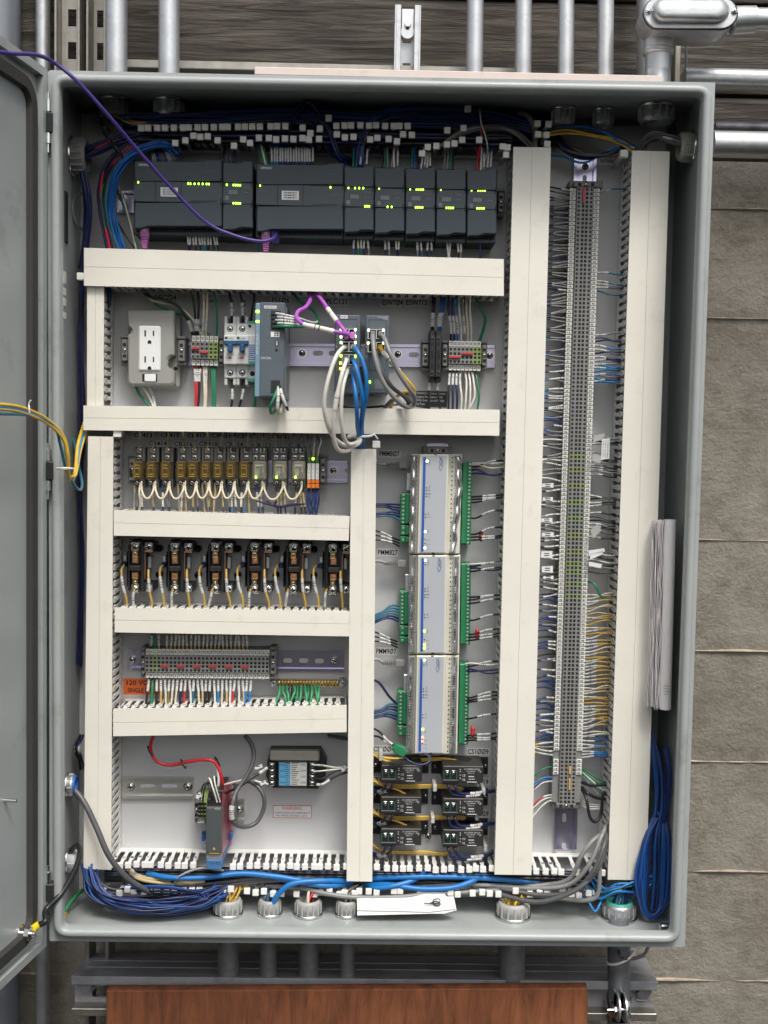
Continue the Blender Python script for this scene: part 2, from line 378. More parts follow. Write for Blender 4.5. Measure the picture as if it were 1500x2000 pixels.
def concrete_mat():
    m = bpy.data.materials.new('board_formed_concrete'); m.use_nodes = True; t = m.node_tree; N = t.nodes; L = t.links; b = N['Principled BSDF']
    tc = N.new('ShaderNodeTexCoord'); mp = N.new('ShaderNodeMapping'); mp.inputs['Scale'].default_value = (3.0, 3, 4.6); L.new(tc.outputs['Object'], mp.inputs[0])
    n1 = N.new('ShaderNodeTexNoise'); n1.inputs['Scale'].default_value = 11; n1.inputs['Detail'].default_value = 12; n1.inputs['Roughness'].default_value = .80; n1.inputs['Distortion'].default_value = .2; L.new(mp.outputs[0], n1.inputs[0])
    n2 = N.new('ShaderNodeTexNoise'); n2.inputs['Scale'].default_value = 6; n2.inputs['Detail'].default_value = 8; n2.inputs['Roughness'].default_value = .65; L.new(tc.outputs['Object'], n2.inputs[0])
    r = N.new('ShaderNodeValToRGB'); e = r.color_ramp.elements; e[0].position = .30; e[0].color = (.180, .164, .136, 1); e[1].position = .72; e[1].color = (.315, .292, .252, 1); L.new(n2.outputs[0], r.inputs[0])
    r2 = N.new('ShaderNodeValToRGB'); e = r2.color_ramp.elements; e[0].position = .34; e[0].color = (.70, .68, .65, 1); e[1].position = .54; e[1].color = (1.06, 1.05, 1.03, 1); L.new(n1.outputs[0], r2.inputs[0])
    mx = N.new('ShaderNodeMix'); mx.data_type = 'RGBA'; mx.blend_type = 'MULTIPLY'; mx.inputs['Factor'].default_value = 1; L.new(r.outputs[0], mx.inputs['A']); L.new(r2.outputs[0], mx.inputs['B'])
    n4 = N.new('ShaderNodeTexNoise'); n4.inputs['Scale'].default_value = 2.4; n4.inputs['Detail'].default_value = 6; L.new(tc.outputs['Object'], n4.inputs[0])
    mr = N.new('ShaderNodeMapRange'); mr.inputs[1].default_value = .55; mr.inputs[2].default_value = .75; mr.inputs[4].default_value = .62; L.new(n4.outputs[0], mr.inputs[0])
    mx2 = N.new('ShaderNodeMix'); mx2.data_type = 'RGBA'; L.new(mr.outputs[0], mx2.inputs['Factor']); L.new(mx.outputs['Result'], mx2.inputs['A']); mx2.inputs['B'].default_value = (.17, .125, .085, 1)
    n5 = N.new('ShaderNodeTexNoise'); n5.inputs['Scale'].default_value = 55; n5.inputs['Detail'].default_value = 8; n5.inputs['Roughness'].default_value = .6; L.new(mp.outputs[0], n5.inputs[0])
    mr5 = N.new('ShaderNodeMapRange'); mr5.inputs[1].default_value = .63; mr5.inputs[2].default_value = .76; mr5.inputs[4].default_value = .5; L.new(n5.outputs[0], mr5.inputs[0])
    mx5 = N.new('ShaderNodeMix'); mx5.data_type = 'RGBA'; L.new(mr5.outputs[0], mx5.inputs['Factor']); L.new(mx2.outputs['Result'], mx5.inputs['A']); mx5.inputs['B'].default_value = (.085, .075, .062, 1); mx2 = mx5
    L.new(mx2.outputs['Result'], b.inputs['Base Color']); b.inputs['Roughness'].default_value = .85; b.inputs['Specular IOR Level'].default_value = .25
    n3 = N.new('ShaderNodeTexNoise'); n3.inputs['Scale'].default_value = 170; n3.inputs['Detail'].default_value = 6; L.new(tc.outputs['Object'], n3.inputs[0])
    ad = N.new('ShaderNodeMath'); ad.operation = 'MULTIPLY_ADD'; ad.inputs[1].default_value = .5; L.new(n3.outputs[0], ad.inputs[0]); L.new(n1.outputs[0], ad.inputs[2])
    bm = N.new('ShaderNodeBump'); bm.inputs['Strength'].default_value = 1; bm.inputs['Distance'].default_value = .0042; L.new(ad.outputs[0], bm.inputs['Height']); L.new(bm.outputs[0], b.inputs['Normal'])
    return m
conc = concrete_mat(); ridgem = P('concrete_fin', (.40, .335, .255), .9, var=.3, scale=60, bump=.3, bscale=150)

DW = -.085
def zrow(y): return U(1430, y, DW).z
wl, wr = U(-900, 1000, DW).x, U(2400, 1000, DW).x
wall = T('concrete_wall', 'board formed grey brown concrete wall with horizontal casting lines behind the cabinet', 'wall', Vector((0, -DW+.25, zrow(2600))))
ys = [315, 408, 622, 838, 1055, 1272, 1488, 1702, 1915, 2130, 2345, 2600]
def rough_grid(mb, x0, x1, z0, z1, y, amp, nx, nz, sx=5, sz=30, seed=0, back=.2, mat=0, edge=.0008):
    vs = []
    for j in range(nz+1):
        for i in range(nx+1):
            x = x0+(x1-x0)*i/nx; z = z0+(z1-z0)*j/nz
            h = noise.noise(Vector((x*sx, seed, z*sz)))*.6+noise.noise(Vector((x*sx*4, seed+9, z*sz*2)))*.4
            e = min(j, nz-j)
            vs.append((x, y-h*amp+(edge if e == 0 else 0), z))
    mb.add(vs, [(j*(nx+1)+i, j*(nx+1)+i+1, (j+1)*(nx+1)+i+1, (j+1)*(nx+1)+i) for j in range(nz) for i in range(nx)], mat, True)
    mb.cbox(x0, x1, y+.012, y+back, z0, z1, 0, mat)
for i in range(len(ys)-1):
    mb = MB(); z1, z0 = zrow(ys[i]), zrow(ys[i+1])
    rough_grid(mb, wl, wr, z0+.0002, z1-.0002, -DW+R.uniform(-.0015, .0015), .0016, 150, 10, 5, 6, i*3.3)
    mb.build('board_course', conc, wall)
    if i in (0, 3, 4, 5, 6, 7, 1, 8):
        mb = MB(); n = 260; vs = []
        for k in range(n+1):
            x = wl+(wr-wl)*k/n; q = noise.noise(Vector((x*9, i, 0))); q2 = noise.noise(Vector((x*40, i, 3)))
            h = max(.0005, .003+q*.004+q2*.002); t = max(-.001, .0028+q*.0045+q2*.002); z = z0+q*.0015
            vs += [(x, -DW+.004, z-h*.7), (x, -DW-t, z), (x, -DW+.004, z+h*.7)]
        mb.add(vs, [(3*k+a, 3*k+3+a, 3*k+4+a, 3*k+1+a) for k in range(n) for a in (0, 1)], 0, True)
        mb.build('casting_fin', ridgem, wall)
tw = T('timber_beam_wall', 'rough weathered dark brown timbers laid horizontally above the concrete, behind the conduits', 'timber wall', Vector((0, -DW+.25, zrow(315))))
for i, (ya, yb, dd) in enumerate([(-500, -215, -.004), (-212, 8, .006), (14, 183, 0), (189, 313, -.006)]):
    mb = MB(); rough_grid(mb, wl, wr, zrow(yb), zrow(ya), -DW-.004-dd, .004, 200, 16, 3, 60, i*5.1, edge=.004)
    mb.build('timber_plank', timber, tw)

# ------------------------------------------------------------------ conduits above the cabinet
def vpipe(x0, x1, ya, yb, d, mat, label, group='galvanised conduits above the cabinet', name='conduit', lean=0, coup=None):
    p0, p1 = U((x0+x1)/2, ya, d), U((x0+x1)/2+lean, yb, d); r = (x1-x0)/2/S(d)
    t = T(name, label, 'conduit', Vector((p1.x, p1.y, min(p0.z, p1.z))), group)
    mb = MB(); mb.cyl(p0, p1, r, 24); mb.build('tube', mat, t)
    if coup:
        c = U((x0+x1)/2+lean*(coup-ya)/(yb-ya), coup, d); ax = (p1-p0).normalized()
        mb = MB(); mb.lathe(c, ax, [(-.016, r*1.0), (-.015, r*1.12), (.015, r*1.12), (.016, r*1.0)], 24); mb.build('coupling', mat, t)
    return t
bluepipe = P('blue_grey_painted_pipe', (.20, .215, .235), .42, .3, var=.12, scale=14, dirt=((.36, .35, .32), .6, .8, 30))
vpipe(-40, 38, -300, 2300, -.045, bluepipe, 'thick blue grey painted pipe at the upper left corner behind the open door', None, 'pipe')
vpipe(70, 98, -300, 2300, -.05, zinc, 'thin galvanised conduit between the thick painted pipe and the slotted channels')
vpipe(207, 248, -300, 190, .045, zinc, 'galvanised conduit directly right of the two slotted channels', lean=0)
vpipe(310, 350, -300, 190, .045, zinc, 'galvanised conduit second from the slotted channels, with a scored line')
vpipe(916, 948, -300, 190, .05, zinc, 'galvanised conduit right of the short strut piece above the cabinet', lean=-6)
vpipe(1009, 1041, -300, 190, .05, zinc, 'second galvanised conduit right of the short strut piece', lean=-4)
vpipe(1092, 1123, -300, 190, .05, zinc, 'third galvanised conduit right of the short strut piece, yellowish streak', lean=-3)
vpipe(1170, 1201, -300, 190, .05, zinc, 'fourth galvanised conduit right of the short strut piece, nearest the elbow fitting', lean=-4)
vpipe(1244, 1290, -300, 190, .0, zinc, 'wide galvanised conduit passing behind the elbow fitting', lean=0)
# horizontal conduits at the right
def hpipe(xa, xb, y0, y1, d, mat, label, group, name='conduit', dy=0):
    p0, p1 = U(xa, (y0+y1)/2-dy, d), U(xb, (y0+y1)/2+dy, d); p1.z = p0.z = (p0.z+p1.z)/2
    t = T(name, label, 'conduit', p0, group); mb = MB(); mb.cyl(p0, p1, (y1-y0)/2/S(d), 24); mb.build('tube', mat, t); return t
hp = 'horizontal conduits at the right of the cabinet'
hpipe(1335, 2300, 144, 186, .0, zinc, 'upper horizontal galvanised conduit running right from the cabinet top corner', hp)
t = hpipe(1390, 2300, 266, 316, .09, zinc, 'lower horizontal galvanised conduit entering the right side of the cabinet', hp)
hpipe(1396, 2300, 247, 265, -.03, darkpipe, 'thin dark conduit just above the lower horizontal galvanised conduit', hp)
mb = MB(); mb.tube([U(1330, 244, -.035), U(1400, 242, -.035), U(1550, 244, -.035), U(2300, 250, -.035)], .003, 8)
one('copper_rod', 'thin reddish copper rod on the timber right of the cabinet', 'rod', mb, copper)
# slotted strut channels, upper left
def strut(x0, x1, ya, yb, d0, d1, label, slots, cat='channel', group='slotted strut channels', mat=strutm, name='strut_channel', lip=4.5, lean=0):
    k = S(d1); t = T(name, label, cat, U((x0+x1)/2, yb, d0), group)
    a = U((x0+x1)/2, ya, d1); b = U((x0+x1)/2, yb, d1); w = (x1-x0)/2/k; l = lip/k; mb = MB()
    zs = [b.z]
    X = (a.x+b.x)/2
    for sx in (-1, 1):
        mb.cbox(X+sx*w, X+sx*(w-.0025), -d1, -d0, b.z, a.z, .0004)
        mb.cbox(X+sx*(w-.0026), X+sx*(w-l), -d1, -d1+.0025, b.z, a.z, .0004)
        mb.cbox(X+sx*(w-l), X+sx*(w-l+.0022), -d1+.0003, -d1+.007, b.z, a.z, .0004)
    mb.build('channel_sides', mat, t)
    mb = MB(); sw = .0065; cur = b.z
    sl_ = sorted([(U((x0+x1)/2, y+h, d1).z, U((x0+x1)/2, y, d1).z) for y, h in slots])
    for z0, z1 in sl_:
        mb.cbox(X-w+.003, X+w-.003, -d0-.0025, -d0, cur, z0, 0)
        for sx in (-1, 1): mb.cbox(X+sx*(w-.003), X+sx*sw, -d0-.0025, -d0, z0, z1, 0)
        cur = z1
    mb.cbox(X-w+.003, X+w-.003, -d0-.0025, -d0, cur, a.z, 0); mb.build('slotted_web', mat, t)
    return t
sl1 = [(y, 34) for y in (-190, -126, -62, 3, 68)]
strut(107, 155, -300, 170, -.04, -.005, 'left slotted strut channel standing upright at the upper left', sl1)
strut(169, 206, -300, 170, -.06, -.02, 'right slotted strut channel, nearer the first galvanised conduit', sl1)
t = strut(771, 821, 9, 137, -.02, .015, 'short piece of slotted strut with a bolted washer above the cabinet top', [(30, 40), (110, 40)], mat=zinc, name='strut_channel', group=None, lip=12)
mb = MB(); p = U(796, 47, -.015); mb.cbox(p.x-.0105, p.x+.0105, .008, .012, p.z-.018, p.z+.022, .002); mb.cyl((p.x, .0119, p.z-.014), (p.x, .0079, p.z-.014), .0104, 20); mb.build('washer_plate', steel, t)
mb = MB(); mb.cyl((p.x, .008, p.z-.004), (p.x, 0, p.z-.004), .0052, 6, smooth=False); mb.build('bolt_head', steel, t)
mb = MB(); mb.bx(240, 124, 1000, 139, -.06, -.0, .001); one('strut_rail', 'pale horizontal strut rail behind the top edge of the cabinet', 'rail', mb, strutm)
# vertical strip and thin cable behind the elbow
mb = MB(); mb.bx(1318, 74, 1329, 200, -.06, -.03, .001); one('steel_strip', 'narrow upright steel strip beside the threaded nipple', 'strip', mb, strutm)
mb = MB(); mb.tube([U(1342, 60, -.03), U(1340, 110, -.03), U(1342, 200, -.03)], .0022, 6); one('thin_cable', 'thin dark cable hanging on the timber right of the elbow fitting', 'cable', mb, WM['dgrey'])
# pull elbow
t = T('conduit_elbow', 'cast metal conduit elbow with an oval screwed cover at the upper right corner', 'conduit elbow', U(1348, 150, .05))
d0 = .13; k = S(d0)
def oval(xc, yc, hw, hh, n=24):
    o = []
    for j in range(n):
        q = 2*math.pi*j/n; c, s_ = math.cos(q), math.sin(q)
        o.append((xc+(hw-hh)*(1 if c > 0 else -1)+hh*c, yc+hh*s_))
    return o
mb = MB(); mb.qp(oval(1349, 27, 91, 30), .075, .128, 0, .003); mb.qp(oval(1349, 38, 84, 30), .03, .08, 0, .002); mb.build('body', zinc, t)
mb = MB(); mb.qp(oval(1349, 26, 93, 32), .128, .131); mb.build('gasket', gasket, t)
mb = MB(); mb.qp(oval(1349, 25, 91, 30), .131, .134, 0, .001); pr = [(1272+8, 45), (1272, 30), (1276, 6), (1290, -2), (1410, -2), (1424, 6), (1427, 30), (1418, 45)]

ov = [(.1335, 76, 25), (.138, 75, 24), (.143, 72, 21.5), (.147, 67, 17.5), (.1492, 59, 12), (.1495, 50, 5)]; vs = []
for dd, a, b in ov: vs += [U(x, y, dd) for x, y in oval(1349, 20, a, b)]
mb.add(vs, [(i*24+j, i*24+(j+1) % 24, i*24+24+(j+1) % 24, i*24+24+j) for i in range(5) for j in range(24)]+[tuple(range(120, 144))], 0, True)
cv = mb.build('cover', zinc, t)
for x in (1266, 1434):
    mb = MB(); screw(mb, x, 23, .134, 6); mb.build('screw', [steel, hole_shade], cv)
p0 = U(1290, 55, .075); p1 = U(1286, 98, .075); mb = MB(); mb.cyl(p0, p1, 31/S(.075), 24, 0, 28/S(.075)); mb.lathe(U(1286, 96, .075), (0, 0, -1), [(0, 28/S(.075)), (.001, 30/S(.075)), (.008, 29/S(.075)), (.009, 24/S(.075))], 24); mb.build('hub', zinc, t); mb = MB()
q0 = U(1430, 40, .075); q1 = U(1474, 38, .075); mb.cyl(q0, q1, 26/S(.075), 24, 0, 25/S(.075)); mb.build('hub', zinc, t)
mb = MB(); a = U(1286, 98, .075); r = 25/S(.075); pf = []
for j in range(14): pf += [(j*.0022, r), (j*.0022+.0011, r*.955)]
pf += [(.031, r), (.075, r)]
mb.lathe(a, (0, 0, -1), pf, 24); mb.build('threaded_nipple', zinc, t)
mb = MB(); a = U(1473, 38, .075); r = 22/S(.075); pf = []
for j in range(10): pf += [(j*.0024, r), (j*.0024+.0012, r*.95)]
pf += [(.025, r*1.0), (.5, r*1.0)]
mb.lathe(a, (1, 0, 0), pf, 24); mb.build('conduit_stub', zinc, t)

# ------------------------------------------------------------------ below the cabinet
dst = 'lower conduits under the cabinet'
for x0, x1, nm, mt in [(425, 467, 'leftmost dull conduit below the cabinet', darkpipe), (507, 541, 'second dull conduit below the cabinet, slimmer', darkpipe), (583, 623, 'third dull conduit below the cabinet with worn paint', darkpipe), (663, 693, 'fourth dull conduit below the cabinet, the slimmest', darkpipe), (973, 1026, 'wide dull conduit below the cabinet, right of the middle', darkpipe)]:
    vpipe(x0, x1, 1800, 2400, .075, mt, nm, dst)
pc = vpipe(1186, 1231, 1790, 2400, .09, darkpipe, 'rightmost dull conduit below the cabinet with a bolted pipe clamp', dst)
pa = U(1208, 1967, .09); r = 23/S(.09)
mb = MB(); mb.lathe(pa, (0, 0, 1), [(-.016, r*1.0), (-.016, r*1.09), (.016, r*1.09), (.016, r*1.0)], 24); mb.build('pipe_clamp', steel, pc)
mb = MB()
for x in (1206, 1219):
    q = U(x, 1967, .13); mb.cyl((q.x-.0012, q.y, q.z), (q.x+.0012, q.y, q.z), .021, 18)
    mb.cbox(q.x-.0012, q.x+.0012, q.y, q.y+.03, q.z-.016, q.z+.016)
mb.build('clamp_ear', zinc, pc)
mb = MB(); q = U(1200, 1972, .135); e = U(1226, 1972, .135); mb.cyl(U(1186, 1973, .135), e, .0028, 8); mb.cyl(q, U(1204, 1972, .135), .0062, 6, smooth=False); mb.build('clamp_bolt', steel, pc)
m = MB(); pp = []
for j in range(17):
    q = math.pi*(.9+1.2*j/16); pp.append(Vector((pa.x+math.cos(q)*(r+.002), pa.y+math.sin(q)*(r+.002), U(1208, 1868, .09).z+.008*math.cos(q)*1.2)))
m.tube(pp, .0022, 6); q = pp[-1]; m.cbox(q.x-.004, q.x+.006, q.y-.008, q.y+.004, q.z-.008, q.z+.006, .001)
one('cable_tie', 'white cable tie wrapped round the rightmost conduit below the cabinet', 'cable tie', m, wire_cols and white_pl)
# strut assembly under the cabinet
t = T('strut_bracket', 'grey back to back strut channel carrying the cabinet from below, bolted at both ends', 'strut bracket', U(710, 1960, -.06))
mb = MB(); zt, zm, zb = U(700, 1858, .02).z, U(700, 1912, .09).z, U(700, 1925, .09).z
xl, xr = U(140, 1920, .09).x, U(1284, 1930, .09).x
a = U(166, 1860, -.05); b2 = U(1262, 1878, -.05)
mb.add([(a.x+.01, .05, a.z), (b2.x, .05, a.z), (xr, -.09, zm), (xl, -.09, zm), (a.x+.01, .05, a.z-.004), (b2.x, .05, a.z-.004), (xr, -.09, zm-.004), (xl, -.09, zm-.004)], [(0, 1, 2, 3), (4, 5, 6, 7), (0, 1, 5, 4), (2, 3, 7, 6), (1, 2, 6, 5), (0, 3, 7, 4)], 0, False, True)
for fz in (.35, .62): 
    z = a.z+(zm-a.z)*fz; y = .05-(.14)*fz; mb.cbox(xl+.02*(1-fz), xr-.02*(1-fz), y-.0018, y+.0005, z-.001, z+.0012)
mb.build('top_plate', darkstrut, t)
mb = MB(); mb.cbox(xl, xr, -.0925, -.0905, zm-.012, zm+.001, .0005); mb.cbox(xl, xr, -.09, -.085, zm-.014, zm-.005); mb.build('front_lip', darkstrut, t)
mb = MB(); z0 = zm-.012; z1 = zm-.05
x = xl
mb.cbox(xl, xr, -.07, -.067, z0, z0-.006); mb.cbox(xl, xr, -.07, -.067, z1+.008, z1)
n = 17; pw = (xr-xl)/n
for i in range(n): mb.cbox(xl+pw*i, xl+pw*(i+.5), -.07, -.067, z0-.006, z1+.008)
mb.build('slotted_web', darkstrut, t)
mb = MB(); mb.cbox(xl-.0, xr, -.092, -.06, z1-.012, z1, .001); mb.build('lower_lip', strutm, t)
for x, y in ((167, 1928), (1258, 1942)):
    p = U(x, y, .085); mb = MB(); mb.cyl((p.x, -.07, p.z), (p.x, -.074, p.z), .0145, 20); mb.cyl((p.x, -.074, p.z), (p.x, -.085, p.z), .0105, 6, smooth=False); mb.build('bolt', darkpipe, t)
for x in (170, 208):
    mb = MB(); mb.bx(x-4, 1800, x+4, 2300, -.06, -.01, .001); one('upright_strut', 'left upright strut leg below the cabinet corner' if x < 190 else 'right upright strut leg below the cabinet corner', 'strut leg', mb, strutm, 'upright strut legs')
mb = MB(); mb.cyd(196, 1975, -.02, -.01, 9); screw(mb, 196, 1975, -.01, 8); one('anchor_bolt', 'anchor bolt in the dark gap left of the plywood', 'bolt', mb, [steel, hole_shade])
mb = MB(); mb.qp([(207, 1936), (1148, 1931), (1152, 2300), (207, 2300)], .105, .125, 0, .002)
ply = one('plywood_board', 'reddish brown stained plywood board below the cabinet', 'board', mb, plym)
mb = MB(); mb.tube([U(1207, 1850, .09), U(1212, 1866, .125), U(1228, 1873, .10), U(1256, 1866, .05), U(1266, 1850, .03)], .0028, 6); one('drooping_cable', 'grey cable drooping under the lower right corner of the cabinet', 'cable', mb, WM['dgrey'])

# ================================================================== enclosure
enc = T('electrical_enclosure', 'tall grey steel control cabinet with its door swung open, full of wiring', 'control cabinet', U(716, 1840, -.02))
DF = .175; DB = -.018
o4 = [(93, 139), (1397, 161), (1336, 1850), (98, 1838)]
def inset(q, n): 
    l, t_, r_, b_ = n; return [(q[0][0]+l, q[0][1]+t_), (q[1][0]-r_, q[1][1]+t_), (q[2][0]-r_, q[2][1]-b_), (q[3][0]+l, q[3][1]-b_)]
mb = MB(); mb.ring(o4, inset(o4, (14, 14, 15, 16)), DF-.004, DF); mb.build('flange', encl, enc)
i1 = inset(o4, (14, 14, 14, 17)); i2 = inset(o4, (23, 23, 23, 26))
# rolled bead round the opening
A = [U(x, y, DF) for x, y in i1]; B = [U(x, y, DF) for x, y in i2]; mid = [(a+b)/2 for a, b in zip(A, B)]
mb = MB(); rr = .0068; pts = []; rc = .016
for i in range(4):
    p, q, n_ = mid[i-1], mid[i], mid[(i+1) % 4]; u = (p-q).normalized(); v = (n_-q).normalized()
    for j in range(7):
        tt = j/6; pts.append(q+u*rc*(1-tt)**2+v*rc*tt**2)
pts.append(pts[0]); vs = []; n = 10
cen = sum(mid, Vector((0, 0, 0)))/4
for i, p in enumerate(pts):
    out = Vector((p.x-cen.x, 0, p.z-cen.z)); nx = pts[(i+1) % (len(pts)-1)]-pts[(i-1) % (len(pts)-1)]; nx.normalize(); a = nx.cross(Vector((0, 1, 0))).normalized()
    prof = [(-.0062, .006), (-.0062, -.009), (-.0048, -.013), (-.0018, -.0145), (.0018, -.0145), (.0048, -.013), (.0062, -.009), (.0062, .014)]
    for aa, bb in prof: vs.append(p+a*aa+Vector((0, bb, 0)))
n = 8; m = len(pts)
mb.add(vs, [(i*n+j, i*n+j+1, (i+1)*n+j+1, (i+1)*n+j) for i in range(m-1) for j in range(n-1)], 0, True); mb.build('rolled_lip', encl, enc)
# walls (world box from the flange corners)
A = [U(x, y, DF) for x, y in o4]; xl_ = (A[0].x+A[3].x)/2; xr_ = (A[1].x+A[2].x)/2; zt_ = (A[0].z+A[1].z)/2; zb_ = (A[2].z+A[3].z)/2
mb = MB(); th = .002
mb.cbox(xl_+.0, xl_+th, -DF+.003, -DB, zb_, zt_); mb.build('side_wall', encl, enc)
mb = MB(); mb.cbox(xr_-th, xr_, -DF+.003, -DB, zb_, zt_); mb.build('side_wall', encl, enc)
mb = MB(); mb.cbox(xl_+th, xr_-th, -DF+.003, -DB, zt_-th, zt_); mb.build('top_wall', encl, enc)
mb = MB(); mb.cbox(xl_+th, xr_-th, -DF+.003, -DB, zb_, zb_+th); mb.build('bottom_wall', encl, enc)
mb = MB(); mb.cbox(xl_, xr_, -DB+.0002, -DB+.0022, zb_, zt_); mb.build('rear_wall', encl, enc)
mb = MB(); mb.bx(505, 139, 1288, 154, .05, .17, .001); one('drip_cover', 'pale pinkish metal strip lying along the top of the cabinet', 'metal strip', mb, P('pale_strip', (.66, .56, .51), .5, var=.06, scale=20, dirt=((.5, .45, .42), .5, .8, 20)))
# mounting panel
mb = MB(); pq = [(150, 222), (1303, 243), (1256, 1757), (158, 1745)]
PA = [U(x, y, 0) for x, y in pq]; mb.cbox((PA[0].x+PA[3].x)/2, (PA[1].x+PA[2].x)/2, 0, .003, PA[2].z, PA[0].z, .0008); panel = mb.build('mounting_panel', panelm, enc)
# hinges and door
for y0, y1 in ((180, 298), (865, 975), (1690, 1800)):
    mb = MB(); h = y1-y0
    a = [U(94, y0+h*f_, .185) for f_ in (0, .12, .32, .68, .85, 1)]
    mb.cyl(a[1], a[2], 6/S(.185), 14); mb.cyl(a[3], a[4], 6/S(.185), 14); mb.cyl(a[0], a[5], 2.6/S(.185), 10); hg = mb.build('hinge', steel, enc)
    mb = MB(); mb.bx(88, y0+h*.33, 105, y0+h*.67, .172, .19, .002); mb.build('hinge_block', black, hg)
dp = U(92, 141, .185); dq = U(98, 1842, .185)
Lx = U(-8, 87, .34); 
ddir = Vector((U(0, 90, .32).x-dp.x, -.135, 0)).normalized()
hx = dp.x-.004
def D(s, z, off=0):   # point on the door: s along from hinge, z height, off: toward inside face (+)
    nrm = Vector((-ddir.y, ddir.x, 0)); nrm = nrm if nrm.x > 0 else -nrm
    return Vector((hx, -.185, 0))+ddir*s+nrm*off+Vector((0, 0, z))
Z1, Z0 = dp.z+.004, dq.z-.004; DL = .88
def dbox(mb, s0, s1, z0, z1, a, b, c=0):
    vs = [D(s, z, o) for s in (s0, s1) for z in (z0, z1) for o in (a, b)]
    mb.add(vs, [(0, 1, 3, 2), (4, 5, 7, 6), (0, 1, 5, 4), (2, 3, 7, 6), (0, 2, 6, 4), (1, 3, 7, 5)], 0, False, True)
mb = MB(); dbox(mb, 0, DL, Z0, Z1, -.022, -.020)
dbox(mb, 0, .012, Z0, Z1, -.020, .004); dbox(mb, .012, DL, Z1-.012, Z1, -.020, .004); dbox(mb, .012, DL, Z0, Z0+.012, -.020, .004)
dbox(mb, .012, DL, Z0+.012, Z1-.012, -.0195, -.006)
door = mb.build('door', encl, enc)
mb = MB()
def gpath():
    r = .03; a0 = .034; zz1 = Z1-.034; zz0 = Z0+.034; p = [(DL, zz1)]
    for j in range(7): q = math.pi/2*j/6; p.append((a0+r-r*math.sin(q), zz1-r+r*math.cos(q)))
    for j in range(7): q = math.pi/2*j/6; p.append((a0+r-r*math.cos(q), zz0+r-r*math.sin(q)))
    p.append((DL, zz0)); return p
gp = gpath(); vs = []
for i, (s, z) in enumerate(gp):
    a = gp[max(i-1, 0)]; b = gp[min(i+1, len(gp)-1)]; tx_, tz_ = b[0]-a[0], b[1]-a[1]; L_ = math.hypot(tx_, tz_); nx, nz = -tz_/L_, tx_/L_
    for o, e in ((-.009, -.006), (-.008, .003), (.008, .003), (.009, -.006)): vs.append(D(s+nx*o, z+nz*o, e))
mb.add(vs, [(i*4+j, i*4+j+1, i*4+5+j, i*4+4+j) for i in range(len(gp)-1) for j in range(3)], 0, False); mb.build('gasket', gasket, door)
def door_at(px, py):   # pixel on door's inner face
    r = RIGHT*((px-750)/FP)+UP*(-(py-1000)/FP)+FWD; nrm = D(0, 0, 1)-D(0, 0, 0); p0 = D(0, 0, -.006); return CAMP+r*((p0-CAMP).dot(nrm)/r.dot(nrm))
nrm = (D(0, 0, 1)-D(0, 0, 0))
p = door_at(40, 1822); mb = MB(); mb.cyl(p, p+nrm*.022, .004, 10); mb.cyl(p+nrm*.008, p+nrm*.015, .0095, 6, smooth=False); mb.cyl(p+nrm*.0005, p+nrm*.002, .012, 14); mb.build('ground_stud', steel, door)
p = door_at(8, 1563); mb = MB(); mb.cyl(p, p+nrm*.018, .0025, 8); mb.build('weld_stud', steel, door)
# lock nuts and bushings on the top, left, right
def bushing(p, ax, r, label, mat, group, ribs=14, h=.018, col2=None, cat='conduit bushing', name='conduit_bushing'):
    t = T(name, label, cat, p, group); mb = MB(); ax = Vector(ax)
    mb.lathe(p, ax, [(0, r*.8), (0, r*1.22), (.005, r*1.22), (.005, r)], 24); mb.build('locknut', steel, t)
    mb = MB(); mb.lathe(p, ax, [(.005, r*.9), (.005, r*1.1), (.005+h*.8, r*1.08), (.005+h, r*1.0), (.005+h, r*.78), (.006, r*.74)], 24)
    tt = Vector((0, 0, 1)) if abs(ax.z) < .9 else Vector((1, 0, 0)); a = ax.cross(tt).normalized(); b = ax.cross(a)
    for j in range(ribs):
        q = 2*math.pi*j/ribs; c = p+(a*math.cos(q)+b*math.sin(q))*r*1.08; mb.cyl(c+ax*.005, c+ax*(.005+h*.8), r*.08, 6)
    mb.build('bushing_ring', mat, t)
    if col2: mb = MB(); mb.lathe(p, ax, [(.005+h, r*.95), (.005+h+.003, r*.92), (.005+h+.003, r*.70), (.01, r*.68)], 24); mb.build('throat', col2, t)
    return t
tg = 'conduit bushings under the cabinet top'
def topb(px, py, d, rpx, label, mat):
    p = U(px, py, d); bushing(Vector((p.x, -d, zt_-th)), (0, 0, -1), rpx/S(d), label, mat, tg, h=.022)
topb(222, 215, .05, 25, 'bushing under the cabinet top below the first conduit, left end', grey2)
topb(330, 210, .05, 26, 'bushing under the cabinet top below the second conduit', zinc)
topb(1100, 222, .05, 20, 'small bushing under the cabinet top, above the signal terminal strip', zinc)
topb(1178, 226, .05, 18, 'small bushing under the cabinet top, second right of the terminal strip', zinc)
topb(1282, 210, .075, 30, 'large bushing under the cabinet top below the elbow fitting', zinc)
p = U(128, 305, .06); bushing(Vector((xl_+th, -.06, p.z)), (1, 0, 0), 31/S(.06), 'grey ribbed bushing on the left inner wall with blue bundles leaving it', grey2, None, 18, h=.02)
p = U(1360, 288, .09); bushing(Vector((xr_-th, -.09, p.z)), (-1, 0, 0), 25/S(.09), 'beige grey bushing on the right inner wall at the lower horizontal conduit', P('beige_grey_nut', (.36, .345, .30), .5), None, 8, h=.018)
p = U(125, 1533, .085); bushing(Vector((xl_+th, -.085, p.z)), (1, 0, 0), 20/S(.085), 'cable gland with a blue throat on the left inner wall', zinc, None, 8, h=.008, col2=P('blue_throat', (.02, .10, .42), .4))
